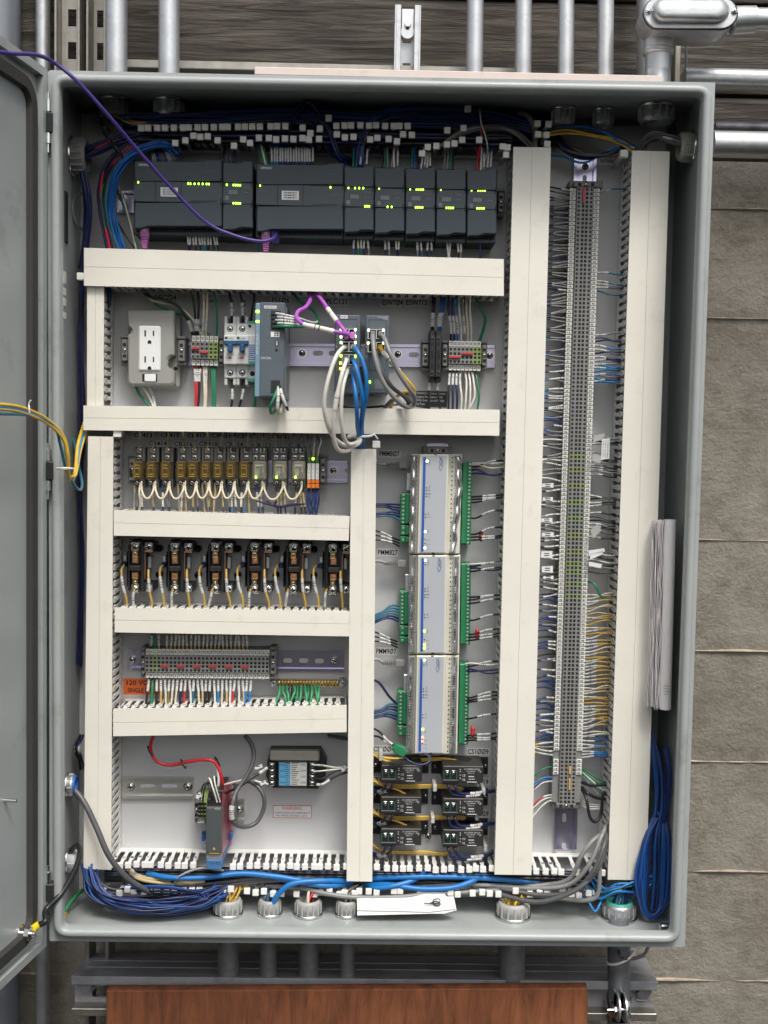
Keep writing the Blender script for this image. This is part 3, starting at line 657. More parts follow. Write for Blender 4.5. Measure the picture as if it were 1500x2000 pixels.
p = U(140, 1680, .08); bushing(Vector((xl_+th, -.08, p.z)), (1, 0, 0), 20/S(.08), 'grey plastic plug low on the left inner wall', ltgrey, None, 6, h=.012)
bgp = 'conduit bushings on the cabinet floor'
def botb(px, py, d, rpx, label, mat, col2=None):
    p = U(px, py, d); bushing(Vector((p.x, -d, zb_+th)), (0, 0, 1), rpx/S(d), label, mat, bgp, h=.02, col2=col2)
D_BOT = .075
gbush = P('grey_bushing', (.36, .36, .345), .5, var=.06)
botb(445, 1775, D_BOT, 25, 'grey floor bushing with dull yellow wires rising from it, leftmost', gbush)
botb(527, 1778, D_BOT, 20, 'small grey floor bushing with blue wires, second from left', gbush)
botb(602, 1776, D_BOT, 24, 'grey floor bushing with red and white wires, third from left', gbush)
botb(677, 1778, D_BOT, 19, 'small grey floor bushing left of the folded paper', gbush)
botb(1002, 1781, D_BOT, 29, 'large grey floor bushing packed with yellow wires, right of the folded paper', gbush)
botb(1209, 1788, D_BOT, 29, 'metal floor bushing with blue wires at the right end', zinc, teal)
# latch clip bottom right, sticker left wall
mb = MB(); p = U(1300, 1822, .15); mb.cbox(p.x-.009, p.x+.009, p.y-.006, p.y+.006, p.z-.004, p.z+.014, .002); mb.cbox(p.x-.004, p.x+.004, p.y-.009, p.y-.005, p.z-.006, p.z+.004, .001)
mb.build('corner_clip', steel, enc)
for y0, y1 in ((530, 553), (562, 576), (582, 597), (610, 622)):
    p = U(130, (y0+y1)/2, .10); h = (y1-y0)/2/S(.1); mb = MB(); mb.cbox(xl_+th, xl_+th+.0006, -.105, -.09, p.z-h, p.z+h); mb.build('wall_sticker', sticker, enc)
p = U(122, 1630, .12); mb = MB(); mb.cbox(xl_+th, xl_+th+.0006, -.135, -.11, p.z-.028, p.z+.028); mb.cbox(xl_+th+.0006, xl_+th+.0008, -.13, -.115, p.z+.006, p.z+.02, 0, 1); mb.build('wall_sticker', [sticker, P('maroon_print', (.2, .06, .04), .6)], enc)
p = U(123, 415, .09); mb = MB(); mb.cbox(xl_+th, xl_+th+.002, -.10, -.085, p.z-.045, p.z+.03, .0005); mb.build('wall_plate', black, enc)
cream_w = P('white_pvc', (.78, .77, .73), .45, var=.04)

# ================================================================== lettering fitted to a pixel box
def fit(mb, string, px, py, d, hpx, wpx, mat=1, ang=0, bold=.0, align='CENTER'):
    k = (string, 'CENTER', bold)
    if k not in TXT: MB().text(string, (0, 0, 0), 1, 0, 1, 0, 'CENTER', bold)
    v = TXT[k][0]; w = max(q.x for q in v)-min(q.x for q in v)
    mb.text(string, U(px, py, d), hpx/S(d), mat, wpx/S(d)/(w*hpx/S(d)/.70), ang, 'CENTER', bold)
def plabel(string, x0, y0, x1, y1, h, plate=True, w=None, parent=None, ang=0, mats=None, name='name_label'):
    mb = MB()
    if plate: mb.bx(x0, y0, x1, y1, .0001, .0006)
    cx, cy = (x0+x1)/2, (y0+y1)/2
    lines = string.split('\n'); W_ = (w or (x1-x0)*.88)
    if ang: W_ = w or (y1-y0)*.88
    for i, s_ in enumerate(lines):
        ml = max(len(q) for q in lines)
        yy = cy+(i-(len(lines)-1)/2)*h*1.5
        fit(mb, s_, cx, yy if not ang else cy, .0009, h, W_*len(s_)/ml, 1, ang, .016)
    return mb.build(name, mats or [labelw, ink], parent or panel)

# ================================================================== wire ducts
DD = .085
def wall_fingers(mb, a, b, d1, thick=.0018, pitch=.0125, base=.016, w=.0061):
    a = Vector((a.x, 0, a.z)); b = Vector((b.x, 0, b.z)); u = (b-a); L = u.length; u.normalize(); v = Vector((u.z, 0, -u.x))*thick
    def pl(s0, s1, y0, y1):
        p = [a+u*s0, a+u*s1]; vs = [q+o+Vector((0, -y, 0)) for q in p for o in (Vector((0, 0, 0)), v) for y in (y0, y1)]
        mb.add(vs, [(0, 1, 3, 2), (4, 5, 7, 6), (0, 1, 5, 4), (2, 3, 7, 6), (0, 2, 6, 4), (1, 3, 7, 5)], 0, False, True)
    pl(0, L, .0005, base)
    n = int(L/pitch); off = (L-n*pitch)/2
    for i in range(n):
        s = off+pitch*i+(pitch-w)/2
        pl(s, s+w, base, d1)
        pl(s-.0016, s+w+.0016, base+(d1-base)*.52, base+(d1-base)*.66)
def duct(label, q, sides, d=DD, fold=0):
    A = [U(x, y, d) for x, y in q]; c = sum(A, Vector((0, 0, 0)))/4
    t = T('wire_duct', label, 'wire duct', Vector((c.x, 0, c.z)), 'covered cream wire ducts')
    wpx = abs(q[1][0]-q[0][0]); hpx = abs(q[3][1]-q[0][1]); mb = MB()
    hor = wpx > hpx
    def lerp(p, r, s): return (p[0]+(r[0]-p[0])*s, p[1]+(r[1]-p[1])*s)
    g = .9
    if hor:
        m0, m1 = lerp(q[0], q[3], .5), lerp(q[1], q[2], .5)
        mb.qp([q[0], q[1], (m1[0], m1[1]-.32), (m0[0], m0[1]-.32)], d-.0045, d, 0); mb.qp([(m0[0], m0[1]+.32), (m1[0], m1[1]+.32), q[2], q[3]], d-.0045, d, 0)
    else:
        m0, m1 = lerp(q[0], q[1], .5), lerp(q[3], q[2], .5)
        mb.qp([q[0], (m0[0]-.32, m0[1]), (m1[0]-.32, m1[1]), q[3]], d-.0045, d, 0); mb.qp([(m0[0]+.32, m0[1]), q[1], q[2], (m1[0]+.32, m1[1])], d-.0045, d, 0)
    def ins(p, s): return (p[0]+(s if p[0] < sum(z[0] for z in q)/4 else -s), p[1]+(s if p[1] < sum(z[1] for z in q)/4 else -s))
    mb.qp([ins(p, 1.2) for p in q], d-.006, d-.0012, 0)
    mb.build('cover', cream, t)
    B = [U(*ins(p, 2.6), d) for p in q]; nm = ('top', 'right', 'bottom', 'left')
    for i in range(4):
        if nm[i] in sides:
            mb = MB(); wall_fingers(mb, B[i], B[(i+1) % 4], d-.006); mb.build('slotted_wall', cream_w, t)
    mb = MB(); mb.prism([Vector((p.x, -.003, p.z)) for p in B], (0, .0025, 0)); mb.build('base', cream, t)
    return t
allS = ('top', 'right', 'bottom', 'left')
duct('long cream wire duct directly under the dark controller row', [(164, 484), (984, 506), (984, 578), (164, 558)], allS, .088)
duct('short narrow upright cream wire duct left of the grey power outlet', [(170, 559), (203, 560), (202, 793), (170, 792)], allS, .08)
duct('long cream wire duct above the relay row, crossed by white and blue patch cables', [(163, 792), (976, 800), (975, 851), (163, 840)], allS, .086)
duct('tall left cream wire duct beside the relay, contactor and fuse terminal rows', [(172, 852), (221, 853), (217, 1699), (163, 1697)], allS, .085)
duct('cream wire duct directly under the amber relay row', [(222, 996), (683, 1008), (681, 1056), (222, 1046)], allS, .085)
duct('cream wire duct directly under the six black contactors', [(224, 1187), (683, 1194), (683, 1243), (224, 1235)], allS, .085)
duct('cream wire duct under the brass ground bar, its cover tilted up to the right', [(221, 1385), (677, 1378), (677, 1430), (221, 1438)], allS, .088)
duct('upright cream wire duct in the middle, left of the three power meters', [(686, 877), (735, 877), (727, 1722), (677, 1721)], allS, .085)
duct('tall broad cream wire duct left of the long signal terminal strip', [(1003, 287), (1076, 288), (1038, 1709), (966, 1708)], allS, .088)
duct('tall broad cream wire duct right of the long signal terminal strip', [(1235, 294), (1308, 296), (1262, 1719), (1187, 1718)], allS, .088)
# finger shared by the open ducts
def finger_mesh():
    mb = MB(); w = .0026
    mb.cbox(-w, w, -.050, -.014, -.0009, .0009); mb.cbox(-.0034, .0034, -.052, -.043, -.0009, .0009); mb.cbox(-w, w, -.078, -.052, -.0009, .0009)
    mb.cbox(-.0047, .0047, -.0815, -.076, -.0047, .0047, .0008)
    return mb.mesh('finger', cream_w, Vector((0, 0, 0)))
FM = finger_mesh()
def open_duct(label, rows, base_q):
    A = [U(x, y, .003) for x, y in base_q]; c = sum(A, Vector((0, 0, 0)))/4
    t = T('open_wire_duct', label, 'wire duct', Vector((c.x, 0, c.z)), 'uncovered wire ducts')
    mb = MB(); mb.prism([Vector((p.x, -.003, p.z)) for p in A], (0, .0025, 0)); mb.build('base', cream_w, t)
    for row in rows:
        for (x, y, tilt) in row:
            p = U(x, y, .081); o = bpy.data.objects.new('finger', FM); COL.objects.link(o); o.parent = t; ORG[o] = ORG[t]
            o.location = Vector((p.x, 0, p.z))-ORG[t]; o.rotation_euler = (tilt*.12, R.uniform(-.03, .03), R.uniform(-.03, .03)+tilt*.06)
        xs = sorted(row); p = U(xs[0][0], xs[0][1], .081); q = U(xs[-1][0], xs[-1][1], .081)
        if len(row) > 6:
            mb = MB(); z = (p.z+q.z)/2; mb.cbox(p.x-.008, q.x+.008, -.016, -.0005, z-.0009, z+.0009); mb.build('slotted_wall', cream_w, t)
    return t
J = lambda a=1.2: R.uniform(-a, a)
rowA = [(218+15.75*i, 1690+.012*(218+15.75*i-218)*.75+J(.6), R.uniform(-.1, .1)) for i in range(30) if not 11 <= i <= 14]
rowA += [(739+15.9*i, 1697+.3*i*.4+J(), R.uniform(-.15, .15)) for i in range(15)] + [(1050+15.5*i, 1703+J(), R.uniform(-.2, .2)) for i in range(9) if i not in (4, 6)]
rowB = [(200+15.8*i, 1741+.006*15.8*i+J(2), R.uniform(-.3, .3)) for i in range(62) if R.random() < .8]
open_duct('uncovered white slotted duct along the cabinet bottom, overflowing with blue and grey cables', [rowA, rowB], [(205, 1690), (1180, 1700), (1180, 1740), (205, 1728)])
up = [(276+15.6*i, 250-.012*15.6*i*1.2, 0) for i in range(19)] + [(590, 249, 0), (607, 256, .3), (623, 251, 0), (641, 234, -.3)] + [(657+15.8*i, 245+J(1), 0) for i in range(10)] + [(872, 254, 0), (903, 250, 0), (1053, 241, 0), (1069, 242, 0)]
lo = [(375, 265, 0), (391, 267, 0), (407, 266, 0), (359, 274, 0), (425, 274, 0), (340, 279, 0), (458, 282, .2), (475, 272, 0), (491, 279, 0)] + [(508+16*i, 269+J(1.5), R.uniform(-.2, .2)) for i in range(8)] + [(657, 262, 0), (675, 268, 0), (690, 267, 0), (722, 272, 0), (739, 269, 0), (756, 271, 0), (773, 276, 0), (790, 262, 0), (805, 263, 0), (838, 287, 0), (855, 285, 0), (872, 282, 0), (887, 280, 0), (903, 273, 0), (937, 273, 0), (980, 286, 0), (994, 288, 0), (988, 302, 0), (1053, 262, 0), (1069, 263, 0), (1070, 281, 0), (820, 297, .2), (914, 212, 0)]
open_duct('uncovered white slotted duct along the cabinet top, packed with navy wires', [up, lo], [(265, 252), (1075, 262), (1075, 292), (265, 282)])
for (x, y) in ((229, 847), (735, 868), (1219, 300), (158, 540)):
    p = U(x, y, .081); mb = MB(); mb.cbox(p.x-.006, p.x+.006, -.083, -.072, p.z-.0055, p.z+.0055, .001); mb.cbox(p.x-.0035, p.x+.0035, -.072, 0, p.z-.001, p.z+.001)
    one('duct_finger', {229: 'white duct finger sticking out above the tall left duct', 735: 'white duct finger above the middle upright duct beside blue cables', 1219: 'white duct finger at the top of the far right duct', 158: 'small white finger tip left of the long upper duct'}[x], 'duct finger', mb, cream_w, 'stray duct fingers')

# ================================================================== DIN rails, end brackets
def oval_px(xc, yc, hw, hh, n=16):
    o = []
    for j in range(n):
        q = 2*math.pi*(j+.5)/n; c, s_ = math.cos(q), math.sin(q)
        if hw > hh: o.append((xc+(hw-hh)*(1 if c > 0 else -1)+hh*c, yc+hh*s_))
        else: o.append((xc+hw*c, yc+(hh-hw)*(1 if s_ > 0 else -1)+hw*s_))
    return o
def rail(label, x0, y0, x1, y1, screws, slots, mat, vertical=False, skew=0):
    d = .0075; t = T('din_rail', label, 'mounting rail', U((x0+x1)/2, (y0+y1)/2, 0), 'metal mounting rails')
    e = 5.5; mb = MB(); mb2 = MB()
    if not vertical:
        def Y(x, y): return y+skew*(x-x0)/(x1-x0)
        mb.qp([(x0, Y(x0, y0+e)), (x1, Y(x1, y0+e)), (x1, Y(x1, y1-e)), (x0, Y(x0, y1-e))], .0008, .002)
        for a, b in ((y0, y0+e), (y1-e, y1)):
            mb.qp([(x0, Y(x0, a)), (x1, Y(x1, a)), (x1, Y(x1, b)), (x0, Y(x0, b))], .0062, d, 0, .0005)
        for a, b in ((y0+e-1, y0+e), (y1-e, y1-e+1)): mb.qp([(x0, Y(x0, a)), (x1, Y(x1, a)), (x1, Y(x1, b)), (x0, Y(x0, b))], .001, .0063)
    else:
        def X(x, y): return x+skew*(y-y0)/(y1-y0)
        mb.qp([(X(x0+e, y0), y0), (X(x1-e, y0), y0), (X(x1-e, y1), y1), (X(x0+e, y1), y1)], .0008, .002)
        for a, b in ((x0, x0+e), (x1-e, x1)): mb.qp([(X(a, y0), y0), (X(b, y0), y0), (X(b, y1), y1), (X(a, y1), y1)], .0062, d, 0, .0005)
        for a, b in ((x0+e-1, x0+e), (x1-e, x1-e+1)): mb.qp([(X(a, y0), y0), (X(b, y0), y0), (X(b, y1), y1), (X(a, y1), y1)], .001, .0063)
    mb.build('rail_profile', mat, t)
    for (x, y) in screws:
        m = MB(); m.cyd(x, y, .002, .0028, 9, 16); screw(m, x, y, .0028, 6.5, h=.004); m.build('screw', [steel, hole_shade], t)
    for (x, y, hw, hh) in slots:
        m = MB(); m.qp(oval_px(x, y, hw, hh), .0019, .0022, 0); m.build('slot_opening', panelm, t)
    return t
rail('purple tinted mounting rail across the row with outlet, breakers and network switches', 345, 669, 967, 713, [(590, 690), (777, 692), (957, 695)], [(621, 690, 10, 5), (650, 690, 8, 5), (808, 693, 10, 5)], purail, skew=5)
rail('purple tinted mounting rail in the relay row', 262, 898, 679, 941, [(651, 919)], [(676, 919, 3, 4)], purail, skew=2)
rail('purple tinted mounting rail carrying the grey fuse terminal row above the ground bar', 249, 1268, 672, 1309, [(258, 1288), (653, 1290)], [(562, 1290, 9, 4.5), (593, 1290, 9, 4.5), (624, 1291, 9, 4.5)], purail, skew=3)
rail('empty plain steel mounting rail low on the left', 238, 1517, 377, 1560, [(255, 1536), (367, 1536)], [(288, 1535, 15, 3.5), (331, 1535, 15, 3.5)], P('grey_zinc_rail', (.62, .62, .58), .36, .75, var=.08), skew=0)
rail('short steel mounting rail behind the slim dark isolator module', 392, 1560, 477, 1606, [(466, 1580)], [], P('grey_zinc_rail2', (.62, .62, .58), .36, .75, var=.08), skew=0)
rail('long upright purple tinted rail under the signal terminal strip', 1122, 300, 1166, 1660, [(1143, 326)], [(1142, 351, 4, 9), (1102, 1597, 4, 9), (1101, 1652, 4, 6)], purail, True, skew=-40)
rail('purple tinted rail behind the dark controller row', 228, 372, 300, 415, [(227+10, 386)], [], purail, skew=1)
rail('short purple rail end above the stacked power meters', 834, 866, 875, 1470, [], [], purail, True, skew=-10)
def bracket(px, py, d, label, w=15, h=52, hor=True, group='grey end brackets on the rails', th=.0):
    t = T('end_bracket', label, 'end bracket', U(px, py, 0), group); mb = MB(); m2 = MB()
    if not hor: w, h = h, w
    mb.bx(px-w/2, py-h/2, px+w/2, py+h/2, .004, d*.72, .001)
    if hor:
        mb.bx(px-w*.38, py-h*.36, px+w*.38, py+h*.36, .005, d, .0012)
        for s in (-1, 1): mb.bx(px-w/2, py+s*h*.5-(5 if s > 0 else 0), px+w/2, py+s*h*.5+(0 if s > 0 else 5), .004, d*.86, .001)
        for s in (-1, 1): m2.bx(px-3, py+s*h*.19-3, px+3, py+s*h*.19+3, d, d+.0003)
    else:
        mb.bx(px-w*.36, py-h*.38, px+w*.36, py+h*.38, .005, d, .0012)
        for s in (-1, 1): m2.bx(px+s*w*.19-3, py-3, px+s*w*.19+3, py+3, d, d+.0003)
    mb.build('body', grey, t); m2.cyd(px, py, d, d+.0003, 4); m2.build('openings', hole_shade, t)
    m3 = MB(); screw(m3, px, py, d+.0003, 3.2, h=.0012); m3.build('screw', [steel, hole_shade], t)
    return t
bracket(243, 684, .045, 'grey end bracket left of the power outlet', 15, 58)
bracket(354, 685, .045, 'grey end bracket right of the power outlet', 17, 56)
bracket(432, 686, .042, 'grey end bracket between the small terminals and the breakers', 11, 58)
bracket(831, 694, .045, 'grey end bracket left of the black fuse holder', 16, 58)
bracket(869, 694, .045, 'grey end bracket right of the black fuse holder', 12, 58)
bracket(946, 694, .045, 'grey end bracket right of the eight small terminals', 11, 56)
bracket(258, 917, .045, 'grey end bracket at the left end of the relay row', 16, 60)
bracket(631, 920, .045, 'grey end bracket right of the orange tipped terminals', 13, 64)
bracket(279, 1295, .045, 'grey end bracket at the left end of the fuse terminal row', 8, 62)
bracket(533, 1295, .045, 'grey end bracket at the right end of the fuse terminal row', 13, 62)
bracket(855, 880, .045, 'grey end bracket above the top power meter', 16, 58, False)
bracket(979, 395, .045, 'grey end bracket at the right end of the controller row', 14, 52)
bracket(1145, 360, .045, 'grey end bracket at the top of the signal terminal strip', 13, 66, False)
bracket(1106, 1574, .045, 'grey end bracket at the bottom of the signal terminal strip', 12, 56, False)

# ================================================================== name labels on the panel
Z = 'Ø'
for s_, x0, y0, x1, y1, h, w in [
    ('REC724', 299, 574, 347, 589, 9, 42), ('AC\nBUSSING', 395, 574, 428, 594, 5.5, 30), ('PS1Ø6', 529, 580, 567, 594, 10, 34), ('PLC121', 636, 582, 681, 597, 10, 40),
    ('ESW7Ø4', 744, 584, 789, 599, 10, 40), ('ESW713', 791, 584, 836, 599, 10, 40),
    ('CR413', 258, 844, 301, 857, 8.5, 36), ('CR415', 311, 844, 353, 857, 8.5, 36), ('CR417', 362, 845, 404, 858, 8.5, 36), ('CR431', 412, 845, 452, 858, 8.5, 36), ('CR437', 462, 846, 500, 859, 8.5, 36), ('CR832', 529, 847, 568, 860, 8.5, 36),
    ('CR414', 287, 860, 328, 873, 8.5, 36), ('CR416', 338, 861, 378, 874, 8.5, 36), ('CR418', 387, 861, 427, 874, 8.5, 36), ('CR434', 437, 862, 476, 875, 8.5, 36), ('CR812', 492, 863, 531, 876, 8.5, 36), ('CR912', 562, 864, 600, 877, 8.5, 36),
    ('PMM8Ø7', 738, 879, 783, 894, 10, 39), ('PMM827', 735, 1072, 779, 1087, 10, 39), ('PMM9Ø7', 732, 1265, 776, 1280, 10, 39),
    ('CS1ØØ4', 729, 1456, 770, 1471, 10, 41), ('CS1ØØ9', 911, 1461, 957, 1476, 10, 41),
    ('CS1Ø19', 911, 1520, 957, 1535, 10, 41), ('CS1Ø29', 911, 1582, 957, 1597, 10, 41), ('CS1Ø14', 725, 1516, 768, 1531, 10, 41), ('CS1Ø24', 724, 1578, 768, 1593, 10, 41),
    ('DI361', 428, 285, 466, 299, 8.5, 34), ('OE461', 585, 290, 625, 303, 9, 36), ('AI561', 744, 290, 786, 304, 9, 38)]:
    plabel(s_, x0, y0, x1, y1, h, True, w)
plabel('ANALOG DC\nSIGNALS', 1166, 298, 1210, 322, 6, True, 40)
for s_, x, y in (('CB430', 454, 606), ('CB722', 476, 606)): plabel(s_, x-6, y-24, x+6, y+24, 8, True, 42, ang=math.pi/2)
mb = MB(); mb.bx(241, 1325, 311, 1357, .0001, .0006); fit(mb, '120 VOLTS', 279, 1334, .0009, 9, 66, 1, 0, .02); fit(mb, 'SINGLE PHASE', 280, 1349, .0009, 9, 62, 1, 0, .02); mb.build('voltage_label', [orange, ink], panel)
mb = MB(); mb.bx(533, 1573, 609, 1598, .0001, .0006, 0, 2); mb.bx(534, 1574, 608, 1597, .0002, .0008, 0, 0); fit(mb, 'WARNING', 570, 1579, .0011, 6.5, 40, 2); fit(mb, 'SUBSTITUTION OF COMPONENTS', 571, 1588, .0011, 3.6, 70, 1); fit(mb, 'MAY IMPAIR INTRINSIC SAFETY', 571, 1593.5, .0011, 3.6, 66, 1); mb.build('warning_label', [labelw, ink, redink], panel)
mb = MB(); mb.bx(813, 764, 873, 795, .0001, .0006)
for i, (s_, w) in enumerate([('WARNING: For Continued Protection', 56), ('Against Fire Replace Only', 50), ('With Same Type and Ratings', 53), ('of Fuse.', 16)]): fit(mb, s_, 814.5+w/2, 768.5+6.8*i, .0009, 4.4, w, 1, 0, .01)
mb.build('fuse_warning_label', [black, whiteink], panel)
mb = MB(); mb.bx(322, 1328, 430, 1358, .0001, .0006)
for i, s_ in enumerate(['ATTENTION: DISCONNECT', 'POWER BEFORE SERVICING', 'ALL TERMINALS']): fit(mb, s_, 376, 1333+9*i, .0009, 5, [96, 100, 60][i], 1)
mb.build('grey_notice_label', [P('faded_label', (.40, .40, .39), .5), ink], panel)
mb = MB(); mb.cyd(836, 1633, .0, .002, 8, 16); screw(mb, 836, 1633, .002, 7, h=.004); mb.build('panel_bolt', [steel, hole_shade], panel)

# ================================================================== dark controller row
def led(parent, px, py, d, r=2.0, m=None, h=2.6):
    mb = MB(); p = U(px, py, d); k = 1/S(d)
    mb.cbox(p.x-r*k, p.x+r*k, -d-.0009, -d+.0005, p.z-h*k, p.z+h*k, .0006); return mb.build('status_light', m or ledg, parent)
DP = .083
def controller(x0, x1, yt, ym0, ym1, yb, cpu, label, leds, sticker_text=None, gap=None):
    t = T('controller_module' if not cpu else 'logic_controller', label, 'controller', U((x0+x1)/2, yb, 0), 'dark controller modules in the top row')
    mb = MB(); w = x1-x0
    mb.bx(x0+.6, yt+2, x1-.6, yb+16, .004, DP-.018, .001); mb.build('body', dkgrey, t)
    s = x0+w*.80 if cpu else x0+w*.55
    e = x0+w*.86 if cpu else x0+w*.78
    mb = MB(); mb.qp([(x0+.5, yt+1), (s, yt+1.5), (e, yt-1.5), (x1-.5, yt-1.5), (x1-.5, ym0-.8), (x0+.5, ym0-.8)], DP-.02, DP, 0, .001); mb.build('upper_cover', dkgrey, t)
    mb = MB(); mb.bx(x0+.8, ym0+.4, x1-.8, ym1-.4, DP-.02, DP-.002, .0006); band = mb.build('front_band', dkgrey2, t)
    ls = x0+w*.07 if cpu else x0+w*.4
    le = x0+w*.16 if cpu else x0+w*.6
    mb = MB(); mb.qp([(x0+.5, ym1+.8), (x1-.5, ym1+.8), (x1-.5, yb), (le, yb), (ls, yb+4), (x0+.5, yb+4)], DP-.02, DP, 0, .001); mb.build('lower_cover', dkgrey, t)
    # clips at the band corners
    mb = MB()
    for xx in (x0+2.5, x1-2.5):
        for yy in (ym0, ym1): mb.bx(xx-.7, yy-6, xx+.7, yy+6, DP, DP+.0004)
    mb.build('clip_grooves', hole_shade, t)
    mb = MB(); nt_ = int(w/6)
    for i in range(nt_): mb.bx(x0+4+i*(w-8)/nt_, yb+5, x0+4+(i+.7)*(w-8)/nt_, yb+12, DP-.019, DP-.0165)
    if cpu:
        for i in range(14): mb.bx(x0+w*.64+i*3.8, ym1-3.5, x0+w*.64+i*3.8+2, ym1-1, DP-.002, DP-.0017)
        for i in range(16): mb.bx(x0+w*.62+i*3.6, ym0+1, x0+w*.62+i*3.6+1.8, ym0+2.8, DP-.002, DP-.0017)
        for xx in (.245, .535): mb.bx(x0+w*xx-.4, ym0, x0+w*xx+.4, ym1, DP-.002, DP-.0016)
    mb.build('terminal_recess', hole_shade, t)
    mb = MB()
    if cpu:
        mb.bx(x0+8, yt+5, x0+31, yt+10, DP, DP+.0003, 0, 0); fit(mb, 'SIEMENS', x0+19.5, yt+7.5, DP+.0005, 3.4, 19, 1)
        fit(mb, 'SIMATIC S7-1200', x0+w*.86, yt+20, DP+.0003, 2.2, 18, 2); fit(mb, 'CPU 1215C', x0+w*.9, ym0+20, DP-.0016, 3, 13, 2)
        for i in range(3): mb.bx(x0+7+i*4, ym0+8, x0+7.7+i*4, ym0+15, DP-.002, DP-.0016, 0, 2)
    else:
        mb.bx(x0+12, ym0+14, x0+29, ym0+22, DP-.002, DP-.0016, 0, 2); mb.bx(x0+5, ym0+25, x0+12, ym0+33, DP-.002, DP-.0016, 0, 2)
        for i in range(2): mb.bx(x0+41+i*5, ym0+18, x0+44+i*5, ym0+20, DP-.002, DP-.0016, 0, 2)
        mb.bx(x0+38, ym0+9, x0+52, ym0+10, DP-.002, DP-.0016, 0, 2)
    mb.build('printing', [P('brand_plate', (.10, .22, .24), .5) if cpu else dimink, whiteink, dimink], band)
    if sticker_text:
        mb = MB(); cx, cy, sw, sh = sticker_text[1:]
        mb.bx(cx-sw/2, cy-sh/2, cx+sw/2, cy+sh/2, DP-.002, DP-.0014)
        for i in range(3): fit(mb, sticker_text[0], cx, cy+(i-1)*sh*.28, DP-.0011, sh*.19, sw*.78, 1, 0, .015)
        mb.build('name_sticker', [sticker, ink], band)
    for (lx, ly) in leds: led(band, lx, ly, DP-.0016, 1.35, None, 2.0)
    return t
controller(262, 433.5, 314.5, 354.5, 395, 441, True, 'wide dark controller at the left end of the top row with three line SECONDARY sticker', [(270, 356), (367.5, 358.5), (372, 358.8), (380, 359), (388, 359), (396, 359.2), (403.5, 359.4), (408, 359.6)], ('SECONDARY', 330.5, 375, 33, 17))
controller(434.5, 494, 316.5, 357, 398, 444, False, 'narrow dark module directly right of the SECONDARY controller, eight lights lit', [(443, 361), (456, 361.5), (460.5, 361.6), (464.7, 361.7), (469, 361.9), (456, 397), (460.5, 397.1), (464.7, 397.2), (469, 397.3)])
controller(500.5, 671, 320.5, 361, 402, 447, True, 'wide dark controller in the middle of the top row with three line PRIMARY sticker', [(508, 362.5), (645.5, 366)], ('PRIMARY', 567, 381.5, 33, 17))
controller(672, 730.5, 325, 366, 404, 449, False, 'narrow dark module next right of the PRIMARY controller, four spaced lights on its upper edge', [(680.5, 367), (693.5, 367.3), (701.5, 367.4), (709.5, 367.6), (713, 403), (717, 403), (721, 403.1)])
controller(731.5, 790.5, 326.5, 368, 405, 451, False, 'narrow dark module with only three lights lit, second right of the PRIMARY controller', [(740.5, 368), (757, 404), (765, 404.2)])
controller(792, 850.5, 328, 369.5, 406, 453, False, 'narrow dark module third right of the PRIMARY controller, nine lights lit', [(801, 369.5), (813.5, 370), (817.7, 370), (822, 370.1), (826.3, 370.2), (812, 405), (816.3, 405), (820.6, 405.2), (825, 405.3)])
controller(852, 910.5, 329.5, 371, 407, 455, False, 'narrow dark module fourth right of the PRIMARY controller, one light above and four below', [(861, 370.5), (872, 406), (876.3, 406), (880.6, 406.2), (885, 406.2)])
controller(912, 970.5, 331, 372.5, 408.5, 456, False, 'narrow dark module at the right end of the top row', [(921, 371.5), (934, 372), (938.3, 372), (942.6, 372.1), (947, 372.2), (932, 406.8), (936.3, 407), (940.6, 407), (945, 407.2)])

# plug for network cables
def rj_plug(px, py, d, w, h, mat, label, group, boot=True):
    t = T('network_plug', label, 'network plug', U(px, py, d-.01), group); mb = MB(); mb.bx(px-w/2, py-h/2, px+w/2, py-h*.05, d-.012, d, .001); mb.build('shell', mat, t)
    mb = MB()
    for i in range(6):
        f_ = i/5; ww = w*(.46-.16*f_); y0 = py-h*.05+h*.55*f_*.85; mb.bx(px-ww, y0, px+ww, y0+h*.06, d-.011, d-.002, .0005)
    mb.bx(px-w*.25, py-h*.05, px+w*.25, py+h*.5, d-.0095, d-.0035, .001); mb.build('ribbed_boot', mat, t)
    mb = MB(); mb.bx(px-w*.22, py-h*.40, px+w*.22, py-h*.27, d, d+.0006); mb.build('latch', white_pl, t)
    return t
magp = P('violet_plastic', (.46, .15, .42), .4)
rj_plug(282, 463, .07, 17, 44, magp, 'violet network plug under the SECONDARY controller', 'violet plugs below the controllers')
rj_plug(519, 470, .07, 17, 44, magp, 'violet network plug under the PRIMARY controller', 'violet plugs below the controllers')
mb = MB(); mb.bx(527, 447, 545, 475, .05, .07, .003); one('cable_plug', 'dark purple plug end beside the violet plug under the PRIMARY controller', 'network plug', mb, WM['purple'])

